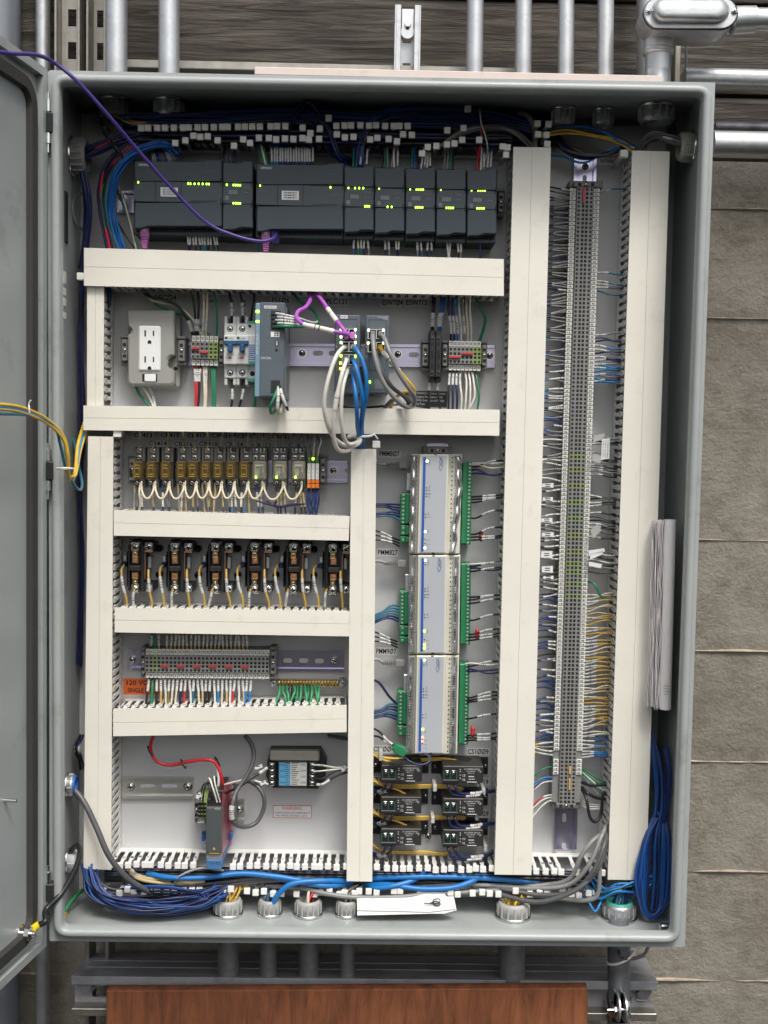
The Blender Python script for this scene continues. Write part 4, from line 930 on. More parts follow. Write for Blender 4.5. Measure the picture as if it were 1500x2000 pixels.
# ================================================================== outlet box
t = T('power_outlet', 'grey surface box with a white duplex power outlet on the rail', 'power outlet', U(300, 757, 0))
mb = MB(); mb.bx(250, 605, 350, 757, .006, .030, .004); mb.build('rear_box', outletg, t)
mb = MB()
front = [(250, 606), (337, 606), (340, 609), (340, 693), (334, 695), (328, 702), (327, 715), (333, 722), (340, 724), (340, 749), (335, 753), (254, 753), (249, 747), (249, 655), (255, 650), (257, 642), (253, 635), (249, 633), (248, 610)]
mb.qp(front, .028, .052, 0, .0028); mb.build('front_cover', outletg, t)
mb = MB(); mb.bx(270.5, 637, 313, 723.5, .05, .0545, .0022); fc = mb.build('receptacle_face', outletw, t)
mb = MB(); d = .0545
for yy in (651, 702):
    mb.bx(282, yy-6, 285, yy+6, d, d+.0003); mb.bx(298.5, yy-5, 301, yy+5, d, d+.0003)
    c = U(292, yy+17, d+.0003); r = 3.6/S(d); vs = [Vector((c.x+r*math.cos(q), c.y, c.z+r*math.sin(q))) for q in [math.pi*j/8 for j in range(9)]]+[Vector((c.x-r, c.y, c.z-r*.9)), Vector((c.x+r, c.y, c.z-r*.9))]
    mb.add(vs, [list(range(11))])
mb.build('outlet_slots', hole_shade, fc)
mb = MB(); mb.bx(278, 730.5, 307, 745.5, .052, .0522, 0, 1); mb.bx(282, 731, 304, 745, .052, .054, .0012, 0); mb.build('test_button', [outletw, hole_shade], t)
mb = MB(); mb.cyd(343, 720, .02, .0302, 4); mb.build('mounting_hole', hole_shade, t)

# ================================================================== spring terminal blocks
TB = {}
PX = 1/1280.0
def tb_mesh(kind):
    if kind in TB: return TB[kind]
    m = MB(); w = .00305          # local: x across the block (length), z its thickness, y toward the camera negative
    k = PX
    prof = [(-29, .004), (-29, .036), (-17.5, .038), (-15.5, .0445), (15.5, .0445), (17.5, .038), (29, .036), (29, .004)]
    m.prism([Vector((x*k, -d, -w)) for x, d in prof], (0, 0, 2*w), 0)
    H = lambda x0, x1, z, d: m.cbox(x0*k, x1*k, -d-.0002, -d+.001, -z*k, z*k, 0, 1)
    for s_ in (-1, 1):
        m.cyl((s_*12*k, -.0447, 0), (s_*12*k, -.043, 0), 2.7*k, 10, 1)
        m.cbox((s_*12-1.2+1)*k, (s_*12+1.2+1)*k, -.0449, -.0440, .2*k, 1.7*k, 0, 2)
    H(-6, -1.2, 2.6, .0445); H(1.2, 6, 2.6, .0445)
    g = {'g': grey2, 'y': grnyel, 'd': grey}[kind[0]]
    TB[kind] = m.mesh('terminal_block', [g, hole_shade, dkgrey2], Vector((0, 0, 0))); return TB[kind]
def mk_mesh(variant):
    key = ('mk', variant)
    if key in TB: return TB[key]
    m = MB(); k = PX; m.cbox(-5.6*k, 5.6*k, -.0395, -.0365, -.0027, .0027, .0004, 0)
    rr = random.Random(variant)
    for j in range(2):
        x = (-2.6+j*2.9)*k; a = rr.choice([(0, 1.9), (0, 1.1), (.6, 1.9)])
        m.cbox(x+a[0]*k, x+.75*k+a[0]*k, -.0398, -.0394, -1.9*k, 1.9*k, 0, 1)
        if rr.random() < .8: m.cbox(x, x+2.0*k, -.0398, -.0394, .9*k, 1.8*k, 0, 1)
        if rr.random() < .7: m.cbox(x, x+2.0*k, -.0398, -.0394, -1.8*k, -.9*k, 0, 1)
        if rr.random() < .5: m.cbox(x, x+2.0*k, -.0398, -.0394, -.4*k, .4*k, 0, 1)
    TB[key] = m.mesh('marker_tag', [tagw, ink], Vector((0, 0, 0))); return TB[key]
def strip(label, n, p0, p1, vertical, green=(), nomark=(), jumpers=(), group=None, jm=redp):
    # p0,p1: pixel centres (at depth .045) of first and last block
    A, B = U(*p0, .0445), U(*p1, .0445); A.y = B.y = 0
    t = T('terminal_strip', label, 'terminal strip', (A+B)/2, group)
    rot = (0, 0, 0) if vertical else (0, math.pi/2, 0)
    pos = []
    for i in range(n):
        q = A.lerp(B, i/(n-1)); pos.append(q)
        o = bpy.data.objects.new('terminal_block', tb_mesh('y' if i in green else 'g')); COL.objects.link(o); o.parent = t; o.location = q-ORG[t]; o.rotation_euler = rot; ORG[o] = q.copy()
        if i not in nomark:
            for s_ in (-1, 1):
                c = bpy.data.objects.new('marker_tag', mk_mesh(R.randint(0, 11))); COL.objects.link(c); c.parent = o; c.location = (s_*23.3*PX, -.0004, 0); ORG[c] = ORG[o]
                if not vertical: c.rotation_euler = (0, 0, 0)
    for (i, j, side) in jumpers:
        mb = MB(); a, b = pos[i], pos[j]; o_ = side*3.6*PX; w = 2.1*PX; e = .0024
        if vertical: mb.cbox((a.x+b.x)/2+o_-w, (a.x+b.x)/2+o_+w, -.0485, -.044, min(a.z, b.z)-e, max(a.z, b.z)+e, .0005)
        else: mb.cbox(a.x-e, b.x+e, -.0485, -.044, (a.z+b.z)/2-o_-w, (a.z+b.z)/2-o_+w, .0005)
        mb.build('jumper_bridge', jm, t)
    return t, pos
N_ = 150
gy = [int(round((y-370)/(1566-370)*(N_-1))) for y in (880, 911, 942, 973, 1004, 1034, 1065, 1089, 1111, 1135, 1158)]
nm = [i for i in range(N_) if 1462 < 370+(1566-370)*i/(N_-1) < 1482 or 370+(1566-370)*i/(N_-1) > 1512]
sig, sigpos = strip('very long upright grey terminal strip with white numbered markers at the right of the cabinet', N_, (1143.5, 370), (1107.5, 1566), True, gy, nm, [(0, 3, -1)])
for a, b in ((1499, 1512), (1522, 1549)):
    i = int((a-370)/(1566-370)*149); j = int((b-370)/(1566-370)*149); p = sigpos[i]; q = sigpos[j]; mb = MB(); mb.cbox((p.x+q.x)/2+.0014, (p.x+q.x)/2+.0040, -.0475, -.044, q.z, p.z, .0005); mb.build('jumper_bridge', P('orange_jumper', (.68, .36, .09), .5), sig)
strip('long grey fuse terminal row of thirty one blocks above the ground bar', 31, (287, 1297), (522, 1299), False, [2], [], [(i, i+1, 1) for i in (4, 8, 12, 16, 20, 24)])
strip('six small terminals beside the power outlet, two of them green', 6, (377.5, 684), (421, 685), False, [4, 5], [], [(0, 1, -1), (2, 3, 1)])
strip('eight small terminals right of the black fuse holder, the last two green', 8, (880.5, 694), (936, 695), False, [6, 7], [], [(0, 2, 1), (3, 5, -1)])

# ================================================================== breakers and surge device
def breaker(cx, label):
    t = T('circuit_breaker', label, 'circuit breaker', U(cx, 752, 0), 'blue handled circuit breakers'); d = .062
    mb = MB(); mb.bx(cx-12.5, 655, cx+12.5, 711, .005, d, .001); mb.bx(cx-11.5, 632, cx+11.5, 656, .005, d-.010, .001); mb.bx(cx-11.5, 710, cx+11.5, 738, .005, d-.010, .001)
    for yy in ((618, 633), (737, 752)):
        for s_ in (-1, 1): mb.bx(cx+s_*8.5-3, yy[0], cx+s_*8.5+3, yy[1], .005, d-.012, .0008)
    mb.build('body', ltgrey, t)
    mb = MB(); mb.bx(cx-12, 665, cx+12, 673, d, d+.004, .001); mb.bx(cx-5.5, 672, cx+4.5, 687, d, d+.010, .0015); mb.build('toggle', bluebr, t)
    for yy in (642, 728):
        m = MB(); m.cyd(cx, yy, d-.010, d-.0097, 6, 14, 1); screw(m, cx, yy, d-.0097, 4.6, h=.001); m.build('terminal_screw', [steel, hole_shade], t)
    m = MB(); m.bx(cx-3.5, 697, cx+2.5, 700.5, d, d+.0004); m.build('trip_flag', redp, t)
    m = MB(); fit(m, 'UL', cx-6, 692.5, d+.0003, 3, 4, 0); fit(m, 'CE', cx+6, 692.5, d+.0003, 3, 4, 0); fit(m, 'C10A', cx, 661, d+.0003, 3, 12, 0); fit(m, 'OFF', cx-7, 699, d+.0003, 2.4, 5, 0); fit(m, 'MERLIN', cx+4, 706, d+.0003, 2, 8, 0) if 0 else None
    m.cyd(cx-8, 660, d, d+.0003, 2.6, 10, 0); m.build('printing', ink, t)
breaker(449.5, 'blue handled circuit breaker, left one of the pair'); breaker(473.2, 'blue handled circuit breaker, right one of the pair, next to the green banded device')
t = T('surge_protector', 'white din rail device with green bands half hidden behind the power supply', 'surge protector', U(493, 745, 0))
mb = MB(); mb.bx(483, 655, 504, 711, .005, .058, .001); mb.bx(483, 627, 504, 656, .005, .05, .001); mb.bx(483, 711, 504, 745, .005, .05, .001); mb.build('body', ltgrey, t)
mb = MB(); mb.bx(482.8, 627, 504, 632, .006, .0505); mb.bx(482.8, 706, 504, 711.5, .006, .0585); mb.bx(482.8, 739, 504, 745, .006, .0505); mb.build('green_bands', teal, t)
mb = MB(); mb.bx(484, 671, 504, 705, .058, .0585); mb.build('printed_label', P('pale_blue_label', (.55, .62, .68), .5), t)
mb = MB()
for i in range(8): mb.bx(485, 673+i*4, 499+R.uniform(-4, 3), 674.6+i*4, .0585, .0588)
mb.build('printed_lines', blueink, t)
mb = MB(); mb.cyd(488, 637, .05, .0503, 3); mb.cyd(493, 730, .05, .0503, 5); mb.build('screw_holes', hole_shade, t)

# ================================================================== power supply
t = T('power_supply', 'slim blue grey power supply unit standing out from the rail with two green lights', 'power supply', U(530, 775, 0)); d = .118
mb = MB(); mb.bx(507, 592, 556, 774, .006, d, .0015); mb.build('body', blgrey, t)
mb = MB(); mb.bx(498, 593, 507.5, 774, .006, d, .001); mb.build('side_stripe', stripe, t)
mb = MB(); mb.bx(505, 600, 558.5, 776, .004, d-.012, .001); mb.build('mesh_side', clearp, t)
mb = MB(); mb.bx(529, 607, 548, 643, d-.004, d+.0004, 0, 0); mb.bx(529, 743, 547, 768, d-.004, d+.0004, 0, 0); mb.cyd(540, 683.5, d, d+.0005, 3, 12, 0); mb.bx(537, 665, 544, 676, d, d+.0004)
mb.build('terminal_sockets', black, t)
mb = MB()
for i in range(4): mb.bx(530.5, 609+i*8.5, 540, 615+i*8.5, d+.0004, d+.004, .0006)
mb.build('output_terminals', black, t)
mb = MB(); mb.bx(529, 648, 546, 658, d, d+.0006, 0, 0)
for xx in (537, 542):
    for yy in (650.8, 655.2): mb.cyd(xx, yy, d+.0006, d+.0009, 1.6, 8, 1)
for yy in (667.5, 670.5, 673.5): mb.bx(539, yy-.8, 542, yy+.8, d+.0005, d+.0008, 0, 0)
mb.build('signal_socket', [white_pl, hole_shade], t)
mb = MB(); mb.bx(516, 597, 540, 602.5, d, d+.0004, 0, 0); fit(mb, 'SIEMENS', 528, 599.8, d+.0006, 3.4, 21, 1)
fit(mb, 'SITOP PSU8200', 502.5, 672, d+.0004, 4, 40, 2, math.pi/2); fit(mb, '24V/5A', 519, 699.5, d+.0004, 5, 21, 2); fit(mb, '6EP3333', 518, 691, d+.0004, 2.6, 17, 3); fit(mb, 'INPUT', 518, 707, d+.0004, 2.6, 17, 3)
for yy in (612, 622, 632, 651, 667, 674, 683, 748, 758, 764): mb.bx(522, yy, 526, yy+1.2, d, d+.0003, 0, 3)
mb.build('printing', [labelw, ink, whiteink, dimink], t)
led(t, 503, 608.5, d, 3.3, None, 2.6); led(t, 503, 628, d, 3.3, None, 2.2)

# ================================================================== network switches
def switch(x0, y0, x1, y1, ports, leds, label, power=None):
    d = .108; t = T('network_switch', label, 'network switch', U((x0+x1)/2, y1, 0), 'blue grey network switches')
    mb = MB(); mb.bx(x0, y0, x1, y1, .006, d, .0015); mb.build('body', blgrey, t)
    mb = MB(); mb.ring([(x0+8, y0+7), (x1-5, y0+7), (x1-5, y1-45), (x0+8, y1-45)], [(x0+8.6, y0+7.6), (x1-5.6, y0+7.6), (x1-5.6, y1-45.6), (x0+8.6, y1-45.6)], d, d+.0005); mb.build('raised_border', dkgrey, t)
    for (a, b, c, e) in ports:
        mb = MB(); mb.ring([(a, b), (c, b), (c, e), (a, e)], [(a+2, b+1.5), (c-2, b+1.5), (c-2, e-1.5), (a+2, e-1.5)], d, d+.004, 0); m_ = (a+c)/2; mb.bx(m_-1, b+1, m_+1, e-1, d, d+.004); mb.bx(a+2, b+1.5, c-2, e-1.5, d, d+.0005, 0, 1)
        mb.build('port_block', [steel, hole_shade], t)
    for (a, b, m_) in leds: led(t, a, b, d+.004, 2.2, m_, 2.6)
    mb = MB()
    for yy in (y0+60, y0+78): mb.bx(x0+2, yy, x0+4, yy+1.5, d, d+.0003, 0, 0)
    if power:
        mb.bx(x1-28, y1-27, x1-11, y1-9, d, d+.0003, 0, 1); fit(mb, 'SCALANCE', x1-12, y0+3, d+.0003, 2.6, 17, 0); fit(mb, 'XB008', x1-8, y0+6.5, d+.0003, 2.4, 10, 0); fit(mb, '6GK5008-0BA10', x1-16, y1-3, d+.0003, 2, 28, 1)
    else: mb.bx(x0+11, y0+.0, x0+25, y0+6, d, d+.0004, 0, 2); fit(mb, 'SIEMENS', x0+18, y0+3, d+.0006, 3, 12, 3)
    mb.build('printing', [whiteink, dimink, labelw, ink], t)
G, Y_ = ledw, ledy
switch(654, 616, 703, 768, [(668, 642, 695, 664), (668, 667, 695, 687), (668, 692, 695, 713), (668, 716, 695, 730)], [(666, 644, G), (694, 644, G), (666, 658, G), (694, 657, G), (666, 669, G), (694, 669, G), (666, 695, ledg), (694, 696, ledg), (665, 709, ledy), (665, 720, ledy)], 'blue grey network switch crowded with violet, white and blue patch cables')
switch(713, 617, 760, 768, [(718, 643, 752, 662), (718, 668, 752, 688)], [(720, 645, G), (749, 645, G), (719, 670, G), (749, 670, G), (722, 746, ledg)], 'blue grey network switch with grey and yellow patch cables', True)

# ================================================================== fuse holder
t = T('fuse_holder', 'pair of narrow black fuse holders on the rail beside the eight small terminals', 'fuse holder', U(849, 745, 0)); d = .06
for cx in (844.5, 856.5):
    mb = MB(); mb.bx(cx-5.8, 655, cx+5.8, 736, .005, d, .001); mb.bx(cx-5.2, 645, cx+5.2, 656, .005, d-.008, .001); mb.bx(cx-5.2, 735, cx+5.2, 745, .005, d-.01, .001); f_ = mb.build('holder', black, t)
    mb = MB(); mb.qp(oval_px(cx, 672, 3.4, 4), d, d+.0004); mb.qp(oval_px(cx, 693, 2.6, 9), d, d+.0004); mb.qp(oval_px(cx, 715, 2.4, 5), d, d+.0004); mb.build('recess', hole_shade, f_)
    mb = MB(); screw(mb, cx, 661, d, 3, h=.0012); screw(mb, cx, 727, d, 2.6, h=.0012); mb.build('screw', [dkgrey2, hole_shade], f_)
rc = [267, 294, 322, 352.5, 375, 400, 424.5, 449.5, 476, 506, 546, 583]
rl = ['CR413', 'CR414', 'CR415', 'CR416', 'CR417', 'CR418', 'CR431', 'CR434', 'CR437', 'CR812', 'CR832', 'CR912']

# ================================================================== relay row
def relay_pair(cx, wide, label, lit, k):
    d = .062; hw = 13 if wide else 9.5
    s = T('relay_socket', 'grey screw terminal socket holding the %s relay' % rl[k], 'relay socket', U(cx+3, 950, 0), 'grey relay sockets')
    sx = cx+5 if not wide else cx
    mb = MB(); mb.bx(sx-hw-2, 873, sx+hw+2, 903, .006, .036, .001); mb.bx(sx-hw-2, 903, sx+hw+2, 936, .006, .028, .001); mb.bx(sx-hw-1, 936, sx+hw+1, 953, .006, .036, .001); mb.build('base', grey, s)
    xs = (sx,) if not wide else (sx-7, sx+7)
    for xx in xs:
        for yy in (879.5, 893):
            m = MB(); m.bx(xx-6, yy-5.8, xx+6, yy+5.8, .0362, .0366, 0, 1)
            q = U(xx, yy, .0366); m.cbox(q.x-.0042, q.x+.0042, -.0385, -.0366, q.z-.0038, q.z+.0038, .0008, 0); screw(m, xx, yy, .0385, 4.3, h=.0014); m.build('terminal_screw', [steel, hole_shade], s)
    for xx in ((sx-6, sx+6) if wide else (sx-5, sx+4)):
        m = MB(); m.bx(xx-4.5, 939, xx+4.5, 949, .0362, .0366, 0, 1); screw(m, xx, 943, .0366, 4, h=.0016); m.build('terminal_screw', [steel, hole_shade], s)
    r = T('control_relay', label, 'relay', U(cx, 936, .028), 'plug in relays')
    y0, y1 = 901, 937
    m = MB(); m.bx(cx-hw+2, y0+2, cx+hw-2, y1-2, .028, .034); m.build('relay_base', black, r)
    m = MB()
    if not wide:
        m.bx(cx-hw*.55, y0+5, cx-hw*.38, y1-6, .034, d-.004, .0006); m.bx(cx+hw*.38, y0+5, cx+hw*.55, y1-6, .034, d-.004, .0006); m.bx(cx-hw*.55, y0+6, cx+hw*.55, y0+9, .034, d-.006, .0005); m.bx(cx-hw*.5, y0+24, cx+hw*.6, y0+26, .034, d-.008, .0005)
    else:
        m.bx(cx-hw*.7, y0+6, cx-hw*.45, y1-14, .034, d-.006, .001); m.bx(cx+hw*.45, y0+6, cx+hw*.7, y1-14, .034, d-.006, .001); m.bx(cx-hw*.7, y0+5, cx+hw*.7, y0+9, .034, d-.005, .001); m.bx(cx-hw*.1, y0+8, cx+hw*.1, y1-10, .034, d-.007, .001)
    m.build('contact_frame', brass if not wide else steel, r)
    m = MB(); c0 = U(cx, y1-9, 0); c1 = U(cx, y0+12, 0); m.cyl((c0.x, -.045, c0.z), (c1.x, -.045, c1.z), hw*.28/S(.045), 10); m.build('coil', WM['black'] if not wide else beige, r)
    m = MB(); m.bx(cx-hw, y0, cx+hw, y1, .032, d, .002); m.build('cover', amber if not wide else smoke, r)
    m = MB()
    for yy in (y0+13, y0+29): m.bx(cx-hw*.5, yy, cx+hw*.45, yy+.9, d, d+.0002)
    m.build('printing', WM['tan'] if not wide else dimink, r)
    if lit: led(r, cx-hw*.45, y1-5, d-.004, 2.0)
for i, (c, n_) in enumerate(zip(rc, rl)):
    relay_pair(c, i > 8, ('slim amber covered relay under the %s tag' if i < 9 else 'wider clear covered relay with lit lamp under the %s tag') % n_, i > 8, i)
# three slim tall terminals with orange feet
for i, cx in enumerate((603.5, 611.5, 619.5)):
    t = T('relay_terminal', ['left', 'middle', 'right'][i]+' one of three slim green and white terminals with orange feet', 'slim terminal', U(cx, 955, 0), 'slim orange footed terminals'); d = .05
    mb = MB(); mb.bx(cx-3.7, 884, cx+3.7, 904, .006, d-.006, .0008); mb.bx(cx-3.7, 904, cx+3.7, 953, .006, d-.008, .0008); mb.build('body', green2, t)
    mb = MB(); mb.bx(cx-3.3, 905, cx+3.3, 937, d-.01, d, .0008); mb.build('white_face', white_pl, t)
    mb = MB(); mb.bx(cx-3.6, 937, cx+3.6, 944, d-.012, d-.001, .0006); mb.bx(cx-3.6, 945.2, cx+3.6, 953.5, d-.012, d+.001, .0006); mb.build('orange_lever', orangep, t)
    led(t, cx, 896, d-.006, 2.2 if i == 1 else 1.5, ledy if i == 1 else grnyel)
    mb = MB(); mb.cyd(cx, 889, d-.006, d-.0056, 2, 10); mb.build('wire_hole', hole_shade, t)
    mb = MB()
    for yy in (915, 923, 931): mb.bx(cx-.8, yy, cx+.8, yy+1.4, d, d+.0003)
    mb.build('printing', dimink, t)

# ================================================================== black contactors
def contactor(cx, cy, label):
    t = T('contactor', label, 'contactor', U(cx, cy+50, 0), 'black open contactors'); d = .060
    X = lambda x: cx+x
    Y = lambda y: cy+y
    m = MB(); m.bx(X(20), Y(-32), X(42), Y(36), .0005, .0025, .0005); m.qp(oval_px(X(26), Y(-6), 9, 14), .0025, .004); m.build('mounting_plate', ltgrey, t)
    m = MB()
    m.qp([(X(-26), Y(-40)), (X(-20), Y(-48)), (X(2), Y(-48)), (X(4), Y(-40)), (X(4), Y(48)), (X(-26), Y(48))], .004, .042, 0, .0015)
    m.bx(X(-28), Y(-30), X(-26), Y(40), .004, .030, .001); m.bx(X(0), Y(-38), X(4.5), Y(50), .004, .053, .0008); m.bx(X(-26), Y(-36), X(-22.5), Y(46), .004, d-.006, .0008)
    m.bx(X(4), Y(-46), X(23), Y(-27), .004, .050, .001); m.bx(X(7), Y(-50), X(21), Y(-44), .004, .03, .001); m.bx(X(4), Y(33), X(23), Y(50), .004, .048, .001); m.bx(X(4), Y(-26), X(6), Y(33), .004, .044, .001)
    m.bx(X(-19), Y(-52), X(-4), Y(-44), .004, .03, .001)
    m.build('body', black, t)
    m = MB(); m.bx(X(-24), Y(-1), X(-1), Y(9), .048, d+.001, .0015); m.build('crossbar', black, t)
    for s_, y0 in ((1, -38), (-1, 44)):
        m = MB(); q = U(X(-12.5), Y(y0), .051); w = 8.5/S(.051); m.cbox(q.x-w, q.x+w, -.051, -.047, q.z-w, q.z+w, .001); m.build('clamp_plate', steel, t)
        m = MB(); screw(m, X(-12.5), Y(y0), .051, 7, h=.003); m.build('terminal_screw', [steel, hole_shade], t)
        a, b = sorted((y0+s_*10, y0+s_*20)); m = MB(); m.bx(X(-18.5), Y(a-2), X(-6.5), Y(b+1), .041, .052, .001); m.build('brass_contact', brass, t)
        a, b = sorted((y0+s_*20, y0+s_*33)); m = MB(); m.qp([(X(-18.5), Y(a)), (X(-6.5), Y(a)), (X(-6.5), Y(b)), (X(-18.5), Y(b))], .041, d-.002, 0, .0015); m.cyd(X(-12.5), Y((a+b)/2), d-.002, d-.0005, 2.2, 10); m.build('copper_arm', copper, t)
        m = MB(); screw(m, X(-12.5), Y(y0+s_*13), .052, 3, h=.0015); m.build('small_screw', [steel, hole_shade], t)
    m = MB(); m.bx(X(7), Y(-46), X(22), Y(-29), .05, .052, .001); m.build('clamp_plate', steel, t)
    m = MB(); screw(m, X(14), Y(-38), .052, 7.5, h=.003); m.build('terminal_screw', [steel, hole_shade], t)
    m = MB(); m.bx(X(5.5), Y(-30), X(22), Y(-27.5), .05, .0525, .0005); m.bx(X(5.6), Y(-27), X(8.4), Y(26), .044, .047, .0005); m.build('copper_strip', copper, t)
    m = MB(); m.bx(X(8), Y(36), X(22), Y(50), .048, .050, .001); m.build('clamp_plate', steel, t)
    m = MB(); screw(m, X(15), Y(43), .05, 7, h=.003); m.build('terminal_screw', [steel, hole_shade], t)
    for yy in (-34, 17): m = MB(); p = U(X(33), Y(yy), .022); m.lathe((p.x, 0, p.z), (0, -1, 0), [(0, .0052), (.018, .0052), (.022, .003), (.0225, .0001)], 14); m.build('standoff_bolt', [P('black_bolt', (.02, .02, .022), .25, .6)] if 'black_bolt' not in bpy.data.materials else [bpy.data.materials['black_bolt']], t)
    m = MB(); m.bx(X(-35), Y(-22), X(-29), Y(-10), .03, .036, .0005); m.bx(X(12), Y(-20), X(20), Y(4), .02, .034, .001); m.build('side_tab', zinc, t)
    m = MB(); m.bx(X(-40), Y(-8), X(-29), Y(2), .03, .042, .002); m.build('side_plug', WM['navy'], t)
    return t
c0 = contactor(276, 1106, 'black contactor with copper contacts, leftmost in the row of six')
cl = ['second from the left in the row of six', 'third from the left in the row of six', 'third from the right in the row of six', 'second from the right in the row of six', 'rightmost in the row of six, beside the middle upright duct']
for x, y, l in zip((351, 428, 502.5, 576, 651), (1107, 1107, 1107, 1108, 1109), cl):
    c = copy_tree(c0, U(x, y+50, 0)-U(276, 1156, 0)); c['label'] = 'black contactor with copper contacts, '+l

# ================================================================== ground bar
t = T('ground_bar', 'brass ground bar with a row of screws under the fuse terminal row', 'ground bar', U(603, 1342, 0))
mb = MB(); mb.bx(541, 1328, 662, 1341, .016, .026, .0008); bar = mb.build('bar', brass, t)
for i in range(20):
    m = MB(); screw(m, 545+i*6, 1332.5+.02*i, .026, 2.7, h=.003); m.build('bar_screw', [brass, hole_shade], t)
for i in range(20):
    m = MB(); m.cyd(545+i*6, 1338.6, .026, .0262, 1.5, 8); m.build('bar_hole', hole_shade, t) if 0 else None
m = MB(); 
for i in range(20): m.cyd(545+i*6, 1338.4, .026, .0263, 1.6, 8)
m.build('wire_holes', hole_shade, t)
for x in (534, 669): m = MB(); p = U(x, 1334, .02); m.lathe((p.x, 0, p.z), (0, -1, 0), [(0, .006), (.012, .006), (.012, .0045), (.022, .0045), (.022, .0062), (.027, .0058), (.028, .001)], 14); screw(m, x, 1334, .0285, 5, 0, 1, h=.001); m.build('standoff', [zinc, hole_shade], t)

# ================================================================== isolator module with red shield, small terminals
t = T('isolator_module', 'slim dark isolator module with a clear red shield at its right side', 'isolator module', U(425, 1700, 0)); d = .112
mb = MB(); mb.bx(402, 1576, 433, 1668, .006, d, .001); mb.build('body', P('olive_grey_plastic', (.065, .08, .08), .5, var=.06), t)
mb = MB(); mb.bx(402.5, 1668, 433, 1679, .006, d-.004, .001); mb.build('grey_foot', grey2, t)
mb = MB(); mb.bx(402.5, 1679, 433, 1699, .006, d-.002, .001); fit(mb, '1 2 3 4 5', 418, 1686, d-.0016, 5, 22, 1); mb.build('blue_terminal', [P('foot_blue', (.06, .16, .34), .5), ink], t)
mb = MB(); mb.bx(404, 1560, 432, 1576, .006, d-.008, .001); mb.bx(408, 1544, 436, 1560, .006, d-.03, .001); mb.build('terminal_head', black, t)
for i in range(4):
    m = MB(); m.cyd(408+i*6.5, 1567, d-.008, d-.0074, 2.4, 10); m.build('terminal_screw', steel, t)
for i in range(3):
    m = MB(); m.cyd(414+i*7, 1552, d-.03, d-.0294, 2.4, 10); m.build('terminal_screw', steel, t)
mb = MB(); mb.cyd(418, 1658, d, d+.0006, 2.6, 10, 0); fit(mb, 'P+F', 408, 1579.5, d+.0004, 3.5, 8, 2); fit(mb, 'KFD2', 425, 1580, d+.0004, 3.5, 11, 1); fit(mb, 'KCD2-SCD', 418, 1664.5, d+.0004, 2.6, 20, 3) if 0 else mb.bx(408, 1666, 429, 1667.5, d, d+.0003, 0, 0); mb.build('printing', [WM['gold'], whiteink, redink], t)
mb = MB(); q = [U(438, 1535, .075), U(452, 1535, .06), U(452, 1648, .06), U(438, 1672, .075)]; mb.qp([(434, 1548), (452, 1532), (452, 1650), (434, 1672)], .012, .014, 0); mb.qp([(434.2, 1548), (435.6, 1547), (435.6, 1670), (434.2, 1672)], .014, .1, 0); mb.build('red_shield', redclear, t)
mb = MB(); mb.bx(436, 1570, 450, 1610, .004, .0115, .001); mb.build('clip_body', P('deep_red', (.20, .012, .03), .45), t)
LB = P('latch_blue', (.03, .13, .42), .4)
for q in ((393, 1628, 400, 1644), (448, 1627, 453, 1641)): mb = MB(); mb.bx(*q, .005, .02, .001); mb.build('blue_latch', LB, t)
strip('two small grey and green terminals left of the isolator module', 3, (389, 1582), (400.5, 1582), False, [1, 2], [2], [])
bracket(383.5, 1582, .045, 'grey end bracket left of the isolator terminals', 7, 50)
bracket(456, 1583, .03, 'grey end bracket right of the isolator module', 12, 50)

# ================================================================== intrinsically safe barrier
t = T('safety_barrier', 'black winged barrier box with blue and white printed faceplate, low right of the isolator', 'barrier box', U(578, 1545, 0)); d = .05
mb = MB(); mb.qp([(527, 1466), (626, 1466), (638, 1488), (635, 1524), (620, 1542), (533, 1540), (519, 1516), (522, 1488)], .004, .034, 0, .002); mb.build('housing', black, t)
mb = MB(); mb.bx(526, 1467, 624, 1487, .03, .046, .002); mb.build('metal_lid', P('beige_metal', (.36, .35, .30), .4, .3), t)
mb = MB(); mb.bx(542, 1486, 601, 1539, .03, d, .001); mb.build('terminal_deck', black, t)
mb = MB(); mb.bx(544, 1487, 600, 1536, d, d+.0004, 0, 0); mb.bx(545, 1489, 566, 1535, d+.0004, d+.0007, 0, 1); mb.bx(566.5, 1489, 599, 1535, d+.0004, d+.0007, 0, 2)
for i, s_ in enumerate(('HAZ', 'SAFE', '2GND', 'GND')):
    fit(mb, s_, 552, 1494+i*11.5, d+.0009, 4, 11, 0)
    fit(mb, s_, 592, 1494+i*11.5, d+.0009, 4, 11, 0)
for i in range(11): mb.bx(558, 1490+i*4.1, 564-(i % 3), 1491.2+i*4.1, d+.0007, d+.0009, 0, 0); mb.bx(569, 1490+i*4.1, 584-(i % 4)*2, 1491.2+i*4.1, d+.0007, d+.0009, 0, 0)
mb.build('faceplate', [ink, P('faceplate_blue', (.09, .29, .46), .4), P('faceplate_silver', (.42, .43, .41), .4)], t)
for sx in (531, 610):
    mb = MB(); mb.bx(sx-8, 1488, sx+8, 1536, .03, d-.004, .001); mb.build('terminal_block', black, t)
    for i in range(4):
        m = MB(); m.bx(sx-5, 1490.5+i*11.8, sx+5, 1499.5+i*11.8, d-.004, d-.003, .0004); screw(m, sx, 1495+i*11.8, d-.003, 4, h=.0016); m.build('terminal_screw', [steel, hole_shade], t)
mb = MB(); fit(mb, 'SAFE INTRINSICALLY SAFE', 573, 1541.5, .037, 3.2, 50, 0); mb.build('printing', whiteink, t)

